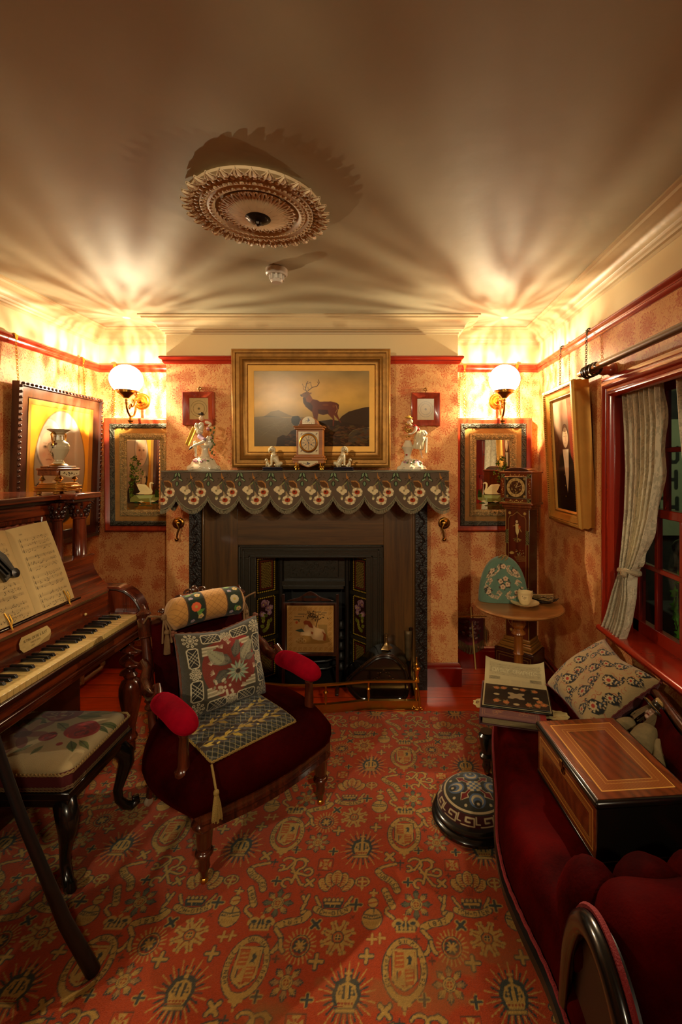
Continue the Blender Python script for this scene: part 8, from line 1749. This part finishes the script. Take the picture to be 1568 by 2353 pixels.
# ---------------------------------------------------------------- doll
g = empty('doll', (.89, 1.60, .42), 'bisque doll in khaki coat and straw boater lying behind the music box', 'doll')
LIN = mat('khaki_linen', '8a7850', .9, bump=1.2, bscale=60, var=.3, vscale=20); DSK = mat('bisque', 'c09a80', .4)
def dk(nm, pts, mt, sub=2): return skin(nm, [p[:3] for p in pts], [(i, i+1) for i in range(len(pts)-1)], [p[3] for p in pts], mt, g, sub)
dk('coat', [(.935, 1.615, .525, .030), (.915, 1.60, .515, .044), (.885, 1.575, .50, .052), (.85, 1.55, .485, .05), (.80, 1.52, .47, .045)], LIN)
dk('sleeve', [(.90, 1.645, .525, .026), (.86, 1.665, .515, .024), (.82, 1.655, .50, .023), (.79, 1.63, .49, .018)], LIN); dk('sleeve', [(.925, 1.56, .52, .028), (.91, 1.52, .50, .027), (.885, 1.485, .48, .024), (.86, 1.46, .465, .019)], LIN)
dk('trousers', [(.83, 1.56, .465, .036), (.80, 1.615, .455, .030), (.77, 1.68, .45, .024)], mat('dark_khaki', '4a3e28', .9))
c = Vector((.960, 1.640, .560)); fd = Vector((-.62, -.42, .62)).normalized(); ud = Vector((.72, -.05, .62)); ud = (ud-fd*ud.dot(fd)).normalized(); sd_ = fd.cross(ud)
FM = Matrix(((sd_.x, fd.x, ud.x, c.x), (sd_.y, fd.y, ud.y, c.y), (sd_.z, fd.z, ud.z, c.z), (0, 0, 0, 1)))      # head frame: x side, y face, z crown
m = MB(FM); m.blob((0, 0, 0), (.029, .031, .035), 20, 14); m.blob((0, .031, -.004), (.005, .006, .006), 8, 6); m.blob((0, .022, -.024), (.010, .009, .008), 10, 8)
for s in (-1, 1): m.blob((s*.014, .020, -.011), (.010, .009, .010), 10, 8); m.blob((s*.029, 0, -.002), (.005, .006, .008), 8, 6)
m.build('head', DSK, g)
m = MB(FM); m.blob((0, .0305, -.0155), (.006, .003, .0022), 8, 6); m.build('mouth', mat('doll_lip', '7a2c24', .4), g)
m = MB(FM); [m.blob((s*.0115, .0275, .004), (.0042, .003, .0028), 8, 6) for s in (-1, 1)]; m.build('eyes', EB, g)
m = MB(FM); q = random.Random(2); m.blob((0, -.008, .004), (.033, .030, .034), 16, 10, wob=.15)
for k in range(110):
    a = q.uniform(.35, 2.8)*(1 if k % 2 else -1)+pi; x, y = .032*math.sin(a), .030*math.cos(a); l_ = q.uniform(.03, .055)
    m.tube([(x, y, .012), (x*1.18, y*1.15, -.010), (x*1.35+q.uniform(-.004, .004), y*1.25, -.012-l_)], .0018, 4)
m.build('hair', mat('flaxen_hair', '6a5430', .7), g)
HM = FM @ T(0, -.002, .018) @ rot(-.12, 0, 0)
MB(HM).lathe([(.030, 0), (.056, -.002), (.058, 0), (.056, .003), (.033, .004), (.033, .030), (.030, .034), (0, .036)], seg=36, cap=False).build('boater', mat('straw', 'a07c3c', .7, bump=1.5, bscale=10, stretch=(1, 1, 40)), g)
MB(HM).lathe([(.0340, .004), (.0352, .006), (.0352, .022), (.0340, .024)], seg=36, cap=False).build('hat_band', EB, g)
MB(HM).lathe([(.0565, -.003), (.0600, -.001), (.0600, .002), (.0565, .004)], seg=36, cap=False).build('brim_edge', EB, g)
# ---------------------------------------------------------------- lace curtains, rods and rings
LACE = painted('lace', .8, alpha=True, bump=.5, bscale=200)
def lace_img(nu, nv, seed):
    a = fbm(nv, nu, 30, seed, 3); b = fbm(nv, nu, 60, seed+1, 2); pat = ((np.abs((a*7) % 1-.5) < .16) | (b > .57)).astype(float); al = .74+.24*pat; col = np.array(srgb('c9bda0'))[None, None]*(.96+.06*pat)[..., None]; return col, al
def curtain(name, label, zs, yl, yr, xs, folds, seed):
    nu, nv = 330, 420; col, al = lace_img(nu, nv, seed)
    def f(U, V):
        z = np.interp(1-V, np.linspace(0, 1, len(zs)), zs); a = np.interp(1-V, np.linspace(0, 1, len(zs)), yl); b = np.interp(1-V, np.linspace(0, 1, len(zs)), yr); x = np.interp(1-V, np.linspace(0, 1, len(zs)), xs); w_ = np.abs(a-b)
        fd = np.sin(U*folds*2*np.pi+V*2.2)+.5*np.sin(U*folds*4.4*np.pi+V*5+1); amp = .013+.012*np.clip(.3-w_, 0, .3)/.3
        edge = .010*np.sin(V*46)*(U > .97)
        return x+fd*amp, a+(b-a)*U+.006*np.cos(U*folds*2*np.pi)+edge, z+.004*np.sin(U*folds*2*np.pi)
    return sheet('lace_curtain', col, f, LACE, alpha=al, parent=None), f
def lacecurtain(label, *a):
    o, f = curtain('x', label, *a); return tag(o, label, 'curtain', 'lace curtains at the window')
c1 = lacecurtain('lace curtain tied back at the far side of the sash window', [1.80, 1.62, 1.42, 1.22, 1.08, 1.0, .965, .93, .85, .74, .655], [2.195, 2.185, 2.17, 2.165, 2.16, 2.16, 2.15, 2.16, 2.20, 2.23, 2.25], [1.89, 1.885, 1.90, 1.945, 1.99, 2.03, 2.055, 2.06, 2.04, 2.045, 2.06], [1.135, 1.14, 1.14, 1.135, 1.125, 1.12, 1.115, 1.11, 1.10, 1.085, 1.065], 7, 3)
c2 = lacecurtain('lace curtain hanging at the right edge of the picture in the window', [1.80, 1.6, 1.4, 1.2, 1.0, .8], [1.805, 1.79, 1.765, 1.74, 1.70, 1.64], [1.30, 1.30, 1.28, 1.24, 1.2, 1.15], [1.14, 1.14, 1.14, 1.14, 1.135, 1.13], 8, 6)
m = MB(); m.tube([(1.115+.035*math.cos(a), 2.105+.055*math.sin(a), .965+.006*math.sin(2*a)) for a in [i*pi/12 for i in range(24)]], .012, 8, closed=True)
m.blob((1.085, 2.085, .96), (.018, .02, .022), 10, 8, wob=.4); tag(m.build('curtain_tie', mat('lace_cloth', 'a89878', .9, bump=2, bscale=90)), 'knotted lace tie gathering the far curtain', 'curtain tie')
ro = empty('curtain_rod', (1.14, 1.6, 1.80), 'thin pale rod carrying the lace curtains inside the window recess', 'rod')
MB().tube([(1.14, WY0+.02, 1.803), (1.14, 2.205, 1.803)], .006, 10).build('rod', mat('pale_rod', 'a08058', .4), ro); MB().blob((1.14, 2.207, 1.803), (.008, .012, .008), 10, 8).build('rod_end', MC['pale_rod'], ro)
m = MB(); m.tube([(1.14, 2.16, 1.83), (1.14, 2.162, 1.812), (1.146, 2.16, 1.80)], .002, 6); m.build('hook', BRASS, ro)
PL = mat('bronzed_pole', '5e3e1c', .28, coat=.4, metal=.3)
po = empty('curtain_pole', (.985, 1.6, 1.91), 'bronzed wooden curtain pole with rings above the window', 'curtain pole')
MB().tube([(.985, .6, 1.905), (.985, 2.27, 1.905)], .0165, 16).build('pole', PL, po)
MB().lathe([(.0165, 0), (.022, .006), (.022, .02), (.018, .03), (.019, .055), (.012, .066), (0, .068)], (.985, 2.265, 1.905), rot(-pi/2), 20).build('finial', PL, po)
m = MB(); m.lathe([(.035, 0), (.035, .010), (.026, .018), (.02, .03), (.024, .05), (.020, .07), (.02, .10)], (XR, 2.21, 1.90), rot(0, -pi/2, 0), 24); m.build('bracket', REDW, po)
for k in range(7):
    y = 2.25-.013*k-(.02 if k > 4 else 0); m = MB(); A = T(.985, y, 1.897) @ rot(.12*(k % 3-1)+(.5 if k > 5 else 0), 0, .15*(k % 2)) ; m.tube([tuple(A @ Vector((.029*math.cos(t), 0, .029*math.sin(t)))) for t in [i*pi/12 for i in range(24)]], .0035, 8, closed=True); tag(m.build('curtain_ring', mat('dark_ring', '3c2a18', .3, metal=.5)), 'bronze curtain ring bunched with others at the far end of the pole', 'curtain ring', 'rings bunched on the curtain pole')
